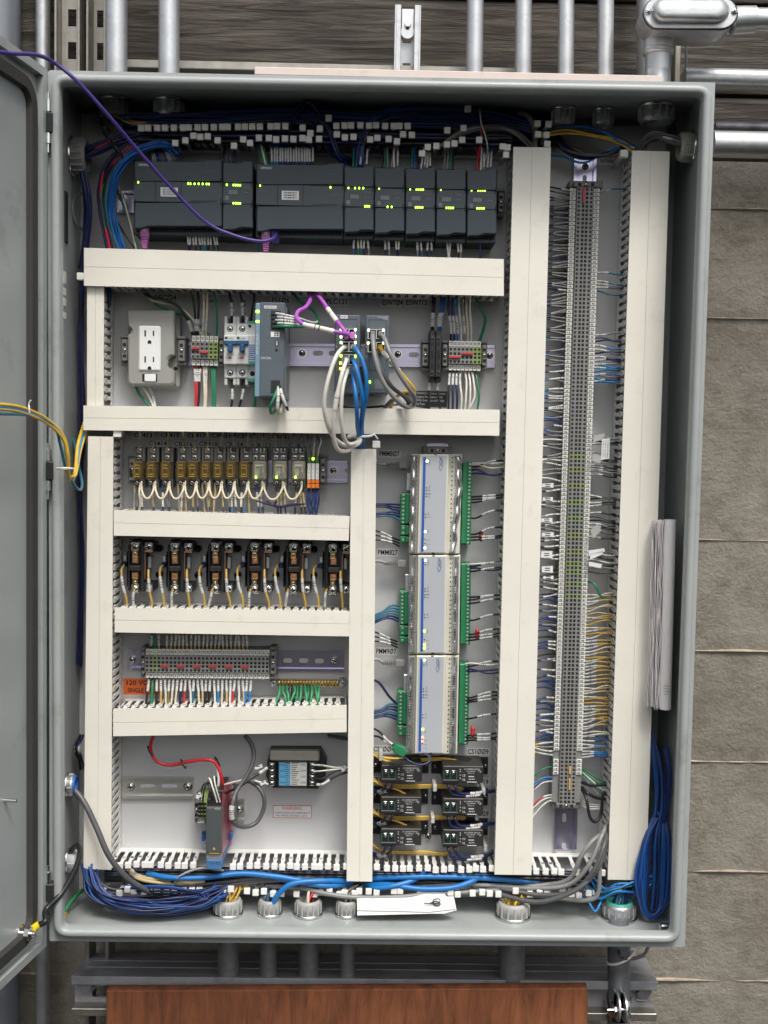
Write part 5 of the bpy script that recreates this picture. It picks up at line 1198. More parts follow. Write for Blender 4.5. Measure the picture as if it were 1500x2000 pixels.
# ================================================================== power meters
def meter(xt, y0, xb, y1, k, label):
    # (xt, xb): left pixel edge of the grey membrane at top and bottom
    d = .062; t = T('power_meter', label, 'power meter', U((xt+xb)/2+30, y1, 0), 'stacked power meters')
    h = y1-y0
    def x(y, o): return xt+(xb-xt)*(y-y0)/h+o
    def Q(a, b, ya, yb): return [(x(ya, a), ya), (x(ya, b), ya), (x(yb, b), yb), (x(yb, a), yb)]
    mb = MB(); mb.qp(Q(-17, 82, y0+1, y1-1), .008, .045, 0, .001); mb.build('body', beige, t)
    mb = MB(); mb.qp(Q(-1, 56, y0+1, y1-1.5), .045, d, 0, .0012); bd = mb.build('raised_housing', beige, t)
    mb = MB(); mb.qp(Q(3, 52, y0+4, y1-4), d, d+.0006, 0); fp = mb.build('front_membrane', silverface, t)
    mb = MB(); mb.qp(Q(6, 11, y0+7, y1-6), d+.0006, d+.0010, 0); mb.build('blue_stripe', blueink, fp)
    mb = MB(); yy0 = y0+h*.09
    for f_, l in ((.075, 'Ethernet'), (.10, 'Link/Act'), (.335, 'Phase'), (.365, 'A'), (.40, 'B'), (.43, 'C'), (.60, 'Input'), (.63, '1 2'), (.77, 'Power'), (.86, '1+2'), (.90, '1+2'), (.94, '1 2')):
        fit(mb, l, x(y0+h*f_, 19), y0+h*f_, d+.0009, 2.2, 6, 0, -math.pi/2 if len(l) > 4 else 0)
    mb.build('printing', ink, fp)
    mb = MB(); c = y0+h*.10; X0 = x(c, 40)
    for s_ in (-1, 1): mb.tube([U(X0+s_*2.5, c-14, d+.0008), U(X0-s_*2, c-4, d+.0008), U(X0+s_*3, c+6, d+.0008), U(X0, c+14, d+.0008)], .0004, 4)
    fit(mb, 'DENT', X0+3, c-2, d+.0009, 4, 15, 0, -math.pi/2); mb.build('emblem', P('emblem_blue', (.10, .16, .30), .4), fp)
    for f_, m_ in {0: ((.075, ledw), (.775, ledw), (.935, ledw)), 1: ((.055, ledw), (.765, ledg), (.90, ledy), (.935, ledg)), 2: ((.05, ledw), (.745, ledg), (.825, ledr), (.865, ledr))}[k]: led(fp, x(y0+h*f_, 13.5), y0+h*f_, d+.0006, 2.2, m_, 2.2)
    mb = MB()
    for f_ in (.10, .34, .365, .40, .425, .60, .63, .85, .89): mb.cyd(x(y0+h*f_, 13.5), y0+h*f_, d+.0006, d+.0009, 1.3, 8)
    mb.build('unlit_lamps', hole_shade, fp)
    mb = MB()
    for i in range(int(h/9)):
        yy = y0+8+i*9
        for o in (-6.5, 63): mb.bx(x(yy, o)-1.1, yy-1.4, x(yy, o)+1.1, yy+1.4, .045, .0453)
    mb.build('vent_slots', hole_shade, t)
    # foil covered label strips, left and right
    for o0, o1, nm_ in ((-18, -6, 0), (66, 79, 1)):
        mb = MB(); n = 26; vs = []
        for i in range(n+1):
            yy = y0+4+(h-8)*i/n; bulge = .006+.004*math.sin(i*1.3+k)*(1 if k == 0 else .3); sh = (4*math.sin(i/n*5)+1.5*math.sin(i*.9)) if (k == 0 and nm_) else 0
            for j in range(6):
                q = j/5; xx = x(yy, o0+(o1-o0)*q+sh); vs.append(U(xx, yy, .0455+bulge*math.sin(math.pi*q)))
        mb.add(vs, [(i*6+j, i*6+j+1, i*6+7+j, i*6+6+j) for i in range(n) for j in range(5)], 0, True); fo = mb.build('silver_label_cover', foil, t)
        mb = MB()
        for i in range(int(h*.7/5)):
            yy = y0+h*.22+i*5+R.uniform(-1, 1)
            for jj in range(2): q = x(yy, o0+3.5+jj*4.5); mb.bx(q-R.uniform(.8, 2.0), yy-1.5, q+R.uniform(.6, 1.8), yy-.6, .053, .0552 if k else .0535)
        mb.build('label_print', ink, fo)
    # green plug terminals
    def gterm(o, ya, yb, side, dd=.034):
        g = MB(); g.qp(Q(o, o+11, ya, yb), .008, dd, 0, .001); g.qp(Q(o+(-8 if side > 0 else 11), o+(0 if side > 0 else 19), ya+1, yb-1), .008, dd+.004, 0, .001)
        tb = g.build('green_terminal', greenp, t); n = int((yb-ya)/7.0)
        g = MB(); g2 = MB()
        for i in range(n):
            yy = ya+(i+.5)*(yb-ya)/n; xx = x(yy, o+5.5); g.cyd(xx, yy, dd, dd+.0002, 3.0, 8); g2.cyd(xx, yy, dd+.0002, dd+.0006, 2.2, 8)
            if i: g.bx(x(yy, o), yy-(yb-ya)/n/2-.35, x(yy, o+11), yy-(yb-ya)/n/2+.35, dd, dd+.0002)
        g.build('terminal_openings', P('deep_green', (.008, .07, .03), .5) if 'deep_green' not in bpy.data.materials else bpy.data.materials['deep_green'], tb); g2.build('terminal_screws', P('screw_tin', (.45, .60, .50), .35, .5) if 'screw_tin' not in bpy.data.materials else bpy.data.materials['screw_tin'], tb)
    gterm(92, y0+h*.085, y0+h*.90, 1)
    gterm(-36, y0+h*.39 if k == 0 else y0+h*.36, y0+h*.70, -1); gterm(-35, y0+h*.71, y0+h*.81, -1)
    if k < 2: gterm(-35, y0+h*.82, y0+h*.885, -1)
    mb = MB(); mb.qp(Q(-25, -17, y0+h*.195, y0+h*.37), .01, .036, 0, .001)
    mb.build('serial_port', zinc, t)
    mb = MB(); mb.bx(x(y0+2, 27), y0+1.5, x(y0+2, 32), y0+3, d, d+.0004); mb.bx(x(y1-3, 27), y1-4, x(y1-3, 33), y1-1.5, d, d+.0004); mb.build('latch_slots', hole_shade, t)
meter(821, 886, 816, 1083, 0, 'top power meter of the stack, under the PMM807 tag, crumpled silver strips')
meter(817.5, 1083.5, 815, 1278.5, 1, 'middle power meter of the stack, beside the PMM827 tag')
meter(815, 1279.5, 811, 1474, 2, 'bottom power meter of the stack, with two red lights lit')

# ================================================================== current switches
def cswitch(cx, cy, label):
    # cx, cy: pixel centre of the front label face at d
    d = .068; t = T('current_switch', label, 'current switch', U(cx, cy+20, 0), 'black current switches')
    mb = MB(); mb.bx(cx-58, cy-36, cx+54, cy-2, .0005, .004, .0006); mb.build('mounting_plate', black, t)
    for xx in (cx-50, cx+48): m = MB(); screw(m, xx, cy-18, .004, 3.6, h=.003); m.build('mounting_screw', [steel, hole_shade], t)
    mb = MB(); mb.bx(cx-40, cy-18, cx+41, cy+15.5, .004, d, .0012)
    body = mb.build('body', P('black_housing', (.028, .027, .025), .42, var=.15) if 'black_housing' not in bpy.data.materials else bpy.data.materials['black_housing'], t)
    p = U(cx, cy, d); z = p.z+18/S(d)
    mb = MB(); q = U(cx+8, cy, d).x; mb.cyl((q, -.028, z-.001), (q, -.028, z+.0006), .0105, 18); mb.build('sensing_hole', hole_shade, body)
    mb = MB()
    for o in (-34, -20): q = U(cx+o, cy, d).x; mb.cbox(q-.004, q+.004, -d+.002, -d+.006, z-.001, z+.0006)
    mb.build('top_slots', hole_shade, body)
    mb = MB(); mb.bx(cx-38, cy-12, cx-11, cy+12, d-.003, d+.0003, 0, 0); mb.build('terminal_well', hole_shade, t)
    for o in (-30.5, -18.5): m = MB(); m.bx(cx+o-3.6, cy-9, cx+o+3.6, cy+2, d, d+.0012, .0004); screw(m, cx+o, cy-4, d+.0012, 3.0, h=.0016); m.build('terminal_screw', [steel, hole_shade], t)
    mb = MB()
    for o in (-37.2, -24.6, -12.2): mb.bx(cx+o-.6, cy-8, cx+o+.6, cy+9, d, d+.0018)
    mb.build('terminal_divider', tealdk, t)
    mb = MB(); mb.bx(cx-40, cy+9, cx-9, cy+17.5, .01, d+.003, .001); mb.build('terminal_lip', black, t)
    mb = MB(); fit(mb, 'AC CURRENT SWITCH', cx+18, cy-11.5, d+.0002, 2.8, 31, 0); fit(mb, 'SCS1-HPSS35', cx+16, cy-7.5, d+.0002, 2.4, 17, 0); fit(mb, 'INPUT: 1A', cx+16, cy-3.5, d+.0002, 2.4, 12, 0); fit(mb, 'CE', cx+2, cy+1, d+.0002, 4, 6, 0); fit(mb, 'UL', cx+2, cy+9, d+.0002, 4.6, 6, 0)
    mb.bx(cx+11, cy+2, cx+22, cy+3.6, d, d+.0003); mb.bx(cx+8, cy+12.8, cx+27, cy+14.2, d, d+.0003)
    for i in range(4): mb.bx(cx+12+i*3, cy+7, cx+13.5+i*3, cy+9, d, d+.0003)
    mb.tube([U(cx+33, cy-5, d+.0003), U(cx+36, cy-8, d+.0003)], .0004, 4); mb.tube([U(cx+29, cy-8, d+.0003), U(cx+34, cy-9, d+.0003)], .0003, 4)
    for o in (-11, -7, 0, 6): mb.cyd(cx-5, cy+o, d, d+.0003, 1.0, 8)
    mb.build('printing', whiteink, t)
    return t
s0 = cswitch(784, 1512, 'black current switch, top left of the six below the power meters')
for x, y, l in ((904, 1514, 'top right of the six, under the CS1009 tag'), (783, 1574, 'middle left of the six, a yellow wire entering its top'), (904, 1577, 'middle right of the six below the power meters'), (783, 1636, 'bottom left of the six, beside the panel bolt'), (904, 1638, 'bottom right of the six, above the open duct')):
    c = copy_tree(s0, U(x, y, .068)-U(784, 1512, .068)); c['label'] = 'black current switch, '+l
# loose green plug
t = T('loose_plug', 'loose green terminal plug hanging over the top left current switch', 'terminal plug', U(783, 1465, .06))
mb = MB(); a = U(770, 1457, .085); mb.prism([U(x, y, .09) for x, y in ((766, 1462), (773, 1454), (792, 1462), (796, 1470), (788, 1480), (770, 1471))], (0, .014, 0), 0, .0012); mb.build('body', greenp, t)
mb = MB(); 
for x, y in ((774, 1461), (781, 1465)): mb.cyd(x, y, .09, .0905, 2.6, 10)
mb.build('screw', WM['sgreen'], t)
# red ferrule clips on meter wires
for i, (x, y) in enumerate(((940, 1048), (932, 1239), (924, 1430))):
    mb = MB(); mb.bx(x-4, y-10, x+4, y+10, .03, .04, .002); one('red_resistor_clip', ['red clip bridging wires at the top power meter', 'red clip bridging wires at the middle power meter', 'red clip bridging wires at the bottom power meter'][i], 'red clip', mb, redp, 'red clips on the meter wires')
# grey network plugs at the meters
for i, (x, y) in enumerate(((777, 908), (774, 1101), (770, 1296))):
    t = T('network_plug', 'light grey network plug entering the %s power meter' % ['top', 'middle', 'bottom'][i], 'network plug', U(x, y, .02), 'grey network plugs at the meters')
    mb = MB(); mb.bx(x+2, y-7, x+20, y+7, .018, .032, .001); mb.build('shell', WM['grey'], t)
    mb = MB()
    for j in range(6): s_ = 6.5-j*.6; mb.bx(x-2-j*4, y-s_, x+.2-j*4, y+s_, .02, .031, .0008)
    mb.bx(x-22, y-2.5, x+3, y+2.5, .022, .028, .001); mb.build('ribbed_boot', WM['grey'], t)

# ================================================================== wires packed inside the covered ducts
pk = [WM[c] for c in ('navy', 'black', 'black', 'black')]  # mostly black, so the shade inside the ducts is put into the wire colour
def packed(pts_a, label, across, dmin=.006, dmax=.052, n=26, r=.0032):
    mb = MB(); a0, b0 = pts_a; 
    for i in range(n):
        u = R.uniform(-1, 1)*across; d = R.uniform(dmin, dmax); pts = []
        hor = abs(b0[0]-a0[0]) > abs(b0[1]-a0[1])
        for j in range(6):
            t = j/5; x = a0[0]+(b0[0]-a0[0])*t; y = a0[1]+(b0[1]-a0[1])*t; q = u+R.uniform(-.12, .12)*across
            pts.append(U(x+(0 if hor else q), y+(q if hor else 0), d+R.uniform(-.004, .004)))
        mb.tube(pts, r*R.uniform(.8, 1.2), 5, i % 4, 3, caps=False)
    o = one('packed_wires', label, 'packed wires', mb, pk); o['kind'] = 'stuff'
for a, b, w, l in [((170, 525), (980, 543), 28, 'dark wires filling the long duct under the controllers'), ((187, 565), (187, 790), 10, 'dark wires filling the short narrow duct left of the outlet'), ((170, 818), (970, 826), 17, 'dark wires filling the duct above the relay row'),
                   ((200, 858), (198, 1690), 16, 'dark wires filling the tall left duct'), ((228, 1024), (680, 1032), 19, 'dark wires filling the duct under the relay row'), ((228, 1213), (680, 1220), 19, 'dark wires filling the duct under the contactors'),
                   ((226, 1405), (676, 1402), 20, 'dark wires filling the tilted duct under the ground bar'), ((712, 882), (702, 1715), 14, 'dark wires filling the middle upright duct'), ((1036, 292), (1002, 1700), 26, 'dark wires filling the tall duct left of the signal terminals'), ((1262, 300), (1220, 1710), 26, 'dark wires filling the tall duct right of the signal terminals')]:
    packed((a, b), l, w, n=34)
for a, b, l in [((205, 1706), (1180, 1717), 'dark wires lying in the open duct along the cabinet bottom'), ((240, 262), (1000, 272), 'dark wires lying in the open duct along the cabinet top')]:
    packed((a, b), l, 12, .004, .062, 95)
packed(((990, 262), (1090, 262)), 'dark wires behind the top end of the left signal duct', 26, .004, .03, 30)
packed(((300, 236), (1000, 240)), 'navy wires in the shade under the cabinet top', 12, .004, .05, 40)

# ================================================================== long loose cables
wire([(-60, 92, .40), (20, 104, .33), (70, 107, .275), (105, 122, .235), (150, 158, .225), (205, 218, .20), (262, 285, .16), (330, 362, .125), (400, 432, .105), (455, 459, .098), (505, 471, .094), (533, 466, .086), (540, 456, .072)], .0027, 'purple', 'long purple network cable hanging from the open door across the cabinet to the PRIMARY controller', None, name='network_cable', cat='cable', n=10, seg=8)
for k, (col, dx, r, lab) in enumerate((('yellow', 0, .0026, 'yellow cable looping from the left edge over the door hinge into the cabinet'), ('cyan', 6, .0021, 'bright blue cable looping beside the yellow one from the left edge'), ('yellow', 9, .0022, 'second yellow cable looping from the left edge over the hinge'))):
    wire([(-60, 788+dx*1.5, .42), (0, 790+dx, .37), (45, 797+dx, .31), (90, 818+dx*.8, .255), (122, 850+dx*.6, .225), (133, 890, .215), (134-dx*.2, 925, .20), (140+dx*.5, 940-dx, .18), (147+dx*.3, 920, .15), (152+dx*.6, 870+dx, .10), (165+dx, 825, .05)], r, col, lab, None, name='door_cable', cat='cable', n=8)
wire([(-60, 802, .42), (0, 808, .37), (60, 812, .29), (105, 832, .24), (118, 870, .22), (130, 920, .20), (152, 955, .17), (160, 945, .12), (150, 890, .07), (140, 840, .03)], .002, 'teal', 'dark blue cable looping lowest from the left edge over the hinge', None, name='door_cable', cat='cable', n=8)
mb = MB(); p = U(128, 915, .21); mb.tube([p+Vector((-.012, -.004, .0)), p+Vector((0, -.009, .001)), p+Vector((.012, -.004, 0)), p+Vector((0, .004, -.001)), p+Vector((-.012, -.004, 0))], .0012, 6); one('cable_tie', 'pale cable tie round the yellow and blue cables at the left hinge', 'cable tie', mb, white_pl)
mb = MB(); p = U(58, 800, .30); mb.tube([p+Vector((0, -.004, .007)), p+Vector((.001, -.006, 0)), p+Vector((0, -.002, -.007)), p+Vector((-.001, .004, 0)), p+Vector((0, -.004, .007)), p+Vector((.003, -.006, .012))], .001, 6); one('cable_tie', 'white cable tie on the yellow cable near the left edge', 'cable tie', mb, white_pl)
# grey cable entering by the blue throated gland
wire([(128, 1536, .085), (142, 1540, .09), (165, 1568, .10), (190, 1620, .11), (212, 1670, .115), (245, 1712, .105), (285, 1738, .085), (330, 1748, .06), (420, 1746, .03)], .0045, 'dgrey', 'thick dark grey cable running from the blue throated gland down to the cabinet bottom', None, name='control_cable', cat='cable', n=10)
# door ground strap
g0 = door_at(58, 1806)+nrm*.012
mb = MB(); pts = [g0, g0+Vector((.012, -.004, .008)), U(90, 1777, .20), U(120, 1745, .185), U(146, 1700, .15), U(156, 1666, .12), U(150, 1652, .10), U(135, 1668, .085), U(124, 1700, .07), U(122, 1725, .05)]
mb.tube(pts, .0042, 10, 0, 7); st = one('ground_strap', 'black sleeved ground cable looping from the door stud into the cabinet', 'ground cable', mb, WM['black'])
mb = MB(); mb.tube([door_at(47, 1814)+nrm*.012, door_at(54, 1809)+nrm*.012, g0], .0055, 10); mb.build('yellow_lug_sleeve', P('yellow_heat_sleeve', (.80, .62, .02), .4), st)
mb = MB(); mb.tube([g0-Vector((.002, 0, .001)), g0+Vector((.010, -.003, .006))], .0030, 8); mb.build('green_conductor', WM['teal'] if 0 else WM['sgreen'], st)
wire([(168, 1735, .03), (150, 1748, .06), (132, 1770, .085), (125, 1790, .09)], .003, 'sgreen', 'green ground wire ending at a lug on the lower left inner wall', None, sleeve=[(.9, .99, 'yellow')], n=8)

# ================================================================== upper left bundles
gA = 'wires fanning from the left bushing'
bundle(24, [(140, 302, .055), (165, 300, .06), (215, 280, .06), (275, 262, .05), (360, 258, .04), (480, 255, .03), (600, 252, .03)], 12, .0017, ['navy', 'navy2', 'navy', 'red', 'navy', 'navy2'], '% wire running from the left bushing along the cabinet top', gA)
bundle(13, [(345, 300, .05), (325, 284, .06), (295, 285, .07), (255, 302, .07), (228, 340, .065), (217, 390, .055), (222, 440, .05), (240, 492, .045)], 7, .0019, ['cyan', 'blue', 'cyan', 'netblue', 'blue'], '% wire arching from the SECONDARY controller down to the long duct', 'blue wires arching left of the controllers')
bundle(13, [(142, 308, .055), (158, 330, .06), (167, 370, .06), (170, 420, .05), (166, 470, .04), (160, 520, .03)], 8, .0018, ['navy', 'navy2', 'navy', 'dgrey', 'navy'], '% wire dropping from the left bushing behind the ducts', 'wires dropping from the left bushing')
bundle(14, [(270, 275, .05), (240, 292, .055), (210, 325, .055), (196, 370, .05), (198, 420, .045), (215, 490, .04)], 8, .0018, ['navy2', 'red', 'navy', 'blue', 'navy', 'green'], '% wire curving down left of the SECONDARY controller', 'wires curving down left of the SECONDARY controller')
for a in range(3): wire([(152, 305+a*4, .06), (175, 296, .066), (220+a*6, 280, .066), (270, 262+a*3, .05), (300, 258, .03)], .0018, ['red', 'cream', 'red'][a], ['red wire highest in the bundle leaving the left bushing', 'cream wire in the bundle leaving the left bushing', 'lower red wire in the bundle leaving the left bushing'][a], None)
wire([(160, 378, .03), (143, 395, .05), (146, 430, .05), (165, 452, .03)], .0022, 'grey', 'grey cable bowing out against the left inner wall', None)
wire([(224, 345, .03), (235, 372, .04), (250, 420, .05), (266, 486, .055)], .0014, 'cream', 'cream wire slanting down left of the SECONDARY controller', None)
wire([(222, 358, .03), (238, 395, .04), (254, 440, .05), (270, 486, .055)], .0014, 'green', 'green wire slanting down beside the cream one, left of the controller', None)
wire([(228, 430, .03), (245, 460, .04), (262, 484, .045)], .0013, 'black', 'black wire slanting into the long duct at its left end', None)
bundle(6, [(163, 500, .03), (160, 600, .028), (158, 700, .03), (160, 840, .026), (156, 950, .028), (160, 1100, .025), (155, 1300, .02)], 5, .0017, ['navy', 'navy', 'navy2', 'black'], '% wire running down the dark gap at the left inner wall', 'wires in the dark gap at the left wall')
bundle(6, [(207, 562, .05), (214, 575, .045), (213, 590, .04), (208, 604, .03)], 5, .0016, ['navy2', 'navy', 'teal', 'blue'], '% wire turning into the narrow duct left of the outlet', 'wires entering the narrow duct left of the outlet')
for i, r_ in enumerate((0, 1)):
    mb = MB(); p = U([213, 228][i], [275, 290][i], .075); mb.tube([p+Vector((-.008, .0, .011)), p+Vector((.0, -.012, .0)), p+Vector((.010, -.002, -.014)), p+Vector((.004, .008, -.004)), p+Vector((-.008, 0, .011))], .0016, 6); one('cable_tie', ['black cable tie on the bundles leaving the left bushing, upper', 'black cable tie on the bundles leaving the left bushing, lower'][i], 'cable tie', mb, black)
for x, y in ((190, 232), (203, 248)):
    mb = MB(); p = U(x, y, .03); mb.lathe((p.x, -.005, p.z), (0, -1, 0), [(0, .005), (.02, .005), (.024, .003), (.0242, .0002)], 12); one('threaded_stud', 'dark bolt end in the upper left corner, '+('upper' if y < 240 else 'lower'), 'bolt', mb, darkpipe, 'dark bolts in the upper left corner')

# ================================================================== upper middle and right bundles
bundle(11, [(566, 300, .03), (572, 250, .05), (588, 214, .06), (606, 208, .06), (625, 222, .06), (638, 255, .055), (655, 295, .045), (690, 316, .03)], 8, .0016, ['navy', 'navy', 'navy2'], '% wire looping up over the open top duct above the PRIMARY controller', 'navy loops over the open top duct')
bundle(9, [(610, 248, .05), (628, 240, .06), (645, 260, .06), (660, 300, .055), (672, 320, .045)], 5, .0017, ['navy', 'navy2'], '% wire hooking down right of the PRIMARY controller', 'short navy hooks above the modules')
bundle(22, [(700, 320, .05), (703, 280, .055), (716, 248, .06), (745, 226, .06), (800, 216, .055), (880, 220, .05), (960, 230, .05), (1035, 250, .045)], 9, .0019, ['navy', 'blue', 'navy2', 'dgrey', 'navy2'], '% wire arching over the modules toward the right top corner', 'navy wires arching over the modules')
bundle(6, [(860, 290, .05), (900, 262, .06), (950, 252, .065), (1000, 258, .06), (1040, 285, .05)], 8, .0030, ['dgrey', 'grey', 'dgrey'], '% cable bending into the tall duct left of the signal terminals', 'grey cables bending into the tall duct', name='control_cable', cat='cable', n=8)
wire([(1012, 222, .04), (1030, 226, .05), (1042, 245, .055), (1045, 268, .05), (1044, 292, .05)], .0042, 'grey', 'thick grey cable dropping into the tall duct left of the signal terminals', None, name='control_cable', cat='cable', n=10)
bundle(7, [(1060, 262, .045), (1110, 256, .05), (1160, 262, .05), (1210, 272, .05), (1242, 292, .05)], 7, .0019, ['dgrey', 'yellow', 'grey', 'dgrey', 'yellow'], '% wire crossing the dark gap above the signal terminals', 'wires crossing above the signal terminals')
bundle(3, [(1062, 252, .04), (1130, 246, .055), (1180, 258, .06), (1215, 276, .06), (1250, 292, .055)], 5, .0018, ['cyan', 'blue'], '% wire crossing above the signal terminals to the far right duct', 'blue wires crossing above the signal terminals')
bundle(6, [(1085, 268, .02), (1105, 290, .04), (1140, 304, .05), (1185, 300, .05), (1215, 290, .04)], 7, .0022, ['navy', 'navy2', 'dgrey'], '% wire sagging above the signal terminal rail', 'navy wires sagging above the signal rail')
wire([(1072, 303, .03), (1100, 306, .04), (1125, 316, .05), (1145, 317, .05), (1170, 304, .055), (1198, 290, .055), (1240, 284, .05)], .0019, 'cyan', 'bright blue wire dipping in front of the signal terminal rail', None)
bundle(8, [(1250, 296, .06), (1262, 275, .07), (1285, 265, .08), (1315, 270, .085), (1352, 284, .088)], 8, .0026, ['grey', 'dgrey', 'grey', 'cyan', 'grey', 'dgrey'], '% cable curling from the right bushing into the far right duct', 'cables from the right bushing', name='control_cable', cat='cable', n=8)
wire([(1325, 276, .09), (1300, 270, .092), (1290, 272, .09)], .0033, 'white', 'white sleeve band on the cables at the right bushing', None, n=8)
wire([(937, 212, .07), (940, 240, .08), (947, 262, .08), (952, 285, .075), (950, 305, .06), (940, 335, .055)], .0010, 'white', 'thin white wire hanging in front of the top open duct, right side', None)
wire([(936, 212, .07), (939, 240, .078), (940, 270, .076), (936, 300, .07), (930, 330, .055)], .0010, 'red', 'thin red wire hanging beside the thin white one at the top open duct', None)
bundle(30, [(250, 236, .05), (400, 232, .06), (560, 226, .055), (700, 232, .055), (860, 236, .06), (1000, 246, .05)], 14, .0018, ['navy', 'blue', 'navy2', 'navy2', 'navy', 'dgrey'], '% wire lying in the dark under the cabinet top', 'navy wires under the cabinet top')
bundle(12, [(228, 232, .04), (255, 242, .055), (290, 246, .055), (380, 252, .05)], 6, .0016, ['gold', 'black', 'navy', 'tan'], '% wire spreading from the first bushing under the cabinet top', 'wires from the first top bushing')
# module upper wires
gU = 'wires entering the controllers from above'
begin()
def upw(x, y, ys, col, lab, sl=True, dx=0, r=.0014):
    wire([(x+dx, ys, .045), (x+dx*.6, (ys*2+y)/3, .055), (x+dx*.2, y-8, .066), (x, y+5, .064)], r, col, lab, gU, sleeve=(.40, .86) if sl else None)
for i in range(12): upw(300+i*4.4, 314, 283+R.uniform(-4, 3), R.choice(['dgrey', 'grey', 'navy2']), 'dark wire entering the SECONDARY controller from above', False, -10-i*1.2, .0018)
for i in range(4): upw(434+i*8, 317, 285, R.choice(['navy', 'navy2', 'dgrey']), 'navy wire entering the narrow module next to the SECONDARY controller', False, R.uniform(-6, 8), .0017)
for i, c in enumerate(['dgrey', 'green', 'white', 'green']): upw(512+i*4, 321, 268, c, '%s wire slanting into the PRIMARY controller from above' % CN[c], False, -16, .0015)
for i in range(16): upw(531+i*5.3, 321, 270+R.uniform(-2, 3), R.choice(['navy', 'navy', 'navy2', 'blue']) if i > 2 else 'cyan', 'navy wire with white marker sleeve entering the PRIMARY controller from above', True, R.uniform(-2, 2))
for x0, n, cs in ((690, 5, ['green', 'blue', 'navy', 'navy', 'navy']), (745, 6, ['navy', 'green', 'grey', 'grey', 'white', 'grey']), (803, 7, ['green', 'blue', 'navy', 'white', 'grey', 'white', 'navy']), (866, 4, ['grey', 'grey', 'green', 'navy']), (932, 5, ['red', 'white', 'grey', 'blue', 'blue'])):
    for i in range(n): upw(x0+i*6.2, 327+(x0-690)*.022, 272+R.uniform(-4, 10), cs[i], '%s wire entering a narrow right hand module from above' % CN[cs[i]], i > 1 and R.random() < .7, R.uniform(-2, 9))
end('controller_wires', 'sleeved wires fanning into the tops of the dark controllers', 'wire loom')
gL = 'wires leaving the controllers downward'
def dnw(x, y, col, lab, dx=0, r=.0014, sl=True):
    wire([(x, y-6, .052), (x, y+8, .056), (x+dx*.6, y+30, .055), (x+dx, y+50, .05)], r, col, lab, gL, sleeve=(.22, .66) if sl else None)
for i in range(11): dnw(366+i*5.6, 448, ['navy', 'navy', 'dgrey', 'navy', 'navy', 'green', 'cyan', 'navy', 'dgrey', 'green', 'navy'][i], 'sleeved wire dropping from the SECONDARY controller into the long duct', R.uniform(-1, 4)+(i > 8)*4)
for x0, y, n, cs in ((692, 455, 5, ['blue', 'green', 'teal', 'navy', 'grey']), (752, 457, 4, ['navy', 'grey', 'navy', 'navy']), (815, 459, 4, ['grey', 'blue', 'navy', 'navy2']), (873, 462, 4, ['white', 'white', 'black', 'grey']), (938, 464, 1, ['navy2'])):
    for i in range(n): dnw(x0+i*6.5+(8 if i > 1 and n == 4 else 0), y, cs[i], '%s sleeved wire dropping from a narrow module into the long duct' % CN[cs[i]], R.uniform(-3, 4), .0014, n > 1)
wire([(494, 345, .03), (497, 400, .03), (504, 458, .045), (503, 490, .04)], .0018, 'teal', 'dark blue wire running in the gap before the PRIMARY controller', None)

# ================================================================== outlet row wires
W2 = 'wires of the outlet row'
def w2(pts, r, c, lab, sl=None): wire(pts, r, c, lab, W2, sleeve=sl)
w2([(274, 562, .04), (288, 578, .045), (318, 585, .05), (345, 596, .05), (365, 622, .045), (377, 656, .03)], .0024, 'black', 'black wire sweeping from the duct over the outlet to the small terminals', (.78, .93))
w2([(280, 568, .035), (300, 588, .04), (345, 598, .042), (375, 622, .04), (395, 657, .03)], .0020, 'cream', 'cream wire sweeping over the outlet to the small terminals')
w2([(285, 570, .03), (310, 598, .034), (350, 612, .036), (385, 632, .034), (410, 657, .03)], .0020, 'green', 'green wire sweeping over the outlet to the green terminals')
for x, x2, c in ((371, 381, 'black'), (386, 386, 'black'), (397, 396, 'cream'), (404, 402, 'cream'), (417, 423, 'green')):
    w2([(x, 565, .04), (x+(x2-x)*.5+2, 590, .045), (x2+1, 630, .04), (x2, 658, .03)], .0019, c, '%s wire dropping into the small terminals beside the outlet' % CN[c], (.62, .86) if c != 'green' else None)
for x, x2, c in ((380, 382, 'red'), (387, 383, 'red'), (394, 386, 'black'), (398, 399, 'cream'), (404, 401, 'cream'), (412, 416, 'green'), (416, 419, 'green'), (421, 419, 'green')):
    w2([(x, 711, .03), (x+2*(x2-x)*.3, 735, .036), (x+(x2-x)*.8+1, 770, .04), (x2, 800, .04)], .0021, c, '%s wire leaving the small terminals downward beside the outlet' % CN[c], (.12, .4) if c in ('red', 'black', 'cream') and x != 398 else None)
w2([(446, 562, .04), (451, 585, .045), (453, 605, .045), (452, 630, .04)], .0022, 'black', 'black wire entering the left breaker from above', (.45, .8))
w2([(466, 562, .04), (472, 585, .045), (474, 605, .045), (474, 630, .04)], .0022, 'black', 'black wire entering the right breaker from above', (.45, .8))
w2([(497, 562, .03), (496, 585, .035), (492, 610, .035), (490, 630, .03)], .0020, 'black', 'black wire entering the green banded device from above')
w2([(453, 742, .04), (454, 765, .045), (453, 785, .045), (450, 802, .04)], .0020, 'black', 'black wire leaving the left breaker downward', (.3, .62))
w2([(475, 742, .04), (475, 765, .045), (470, 785, .045), (465, 802, .04)], .0020, 'black', 'black wire leaving the right breaker downward', (.3, .62))
w2([(497, 745, .04), (498, 760, .045), (497, 802, .04)], .0024, 'green', 'green wire leaving the green banded device downward')
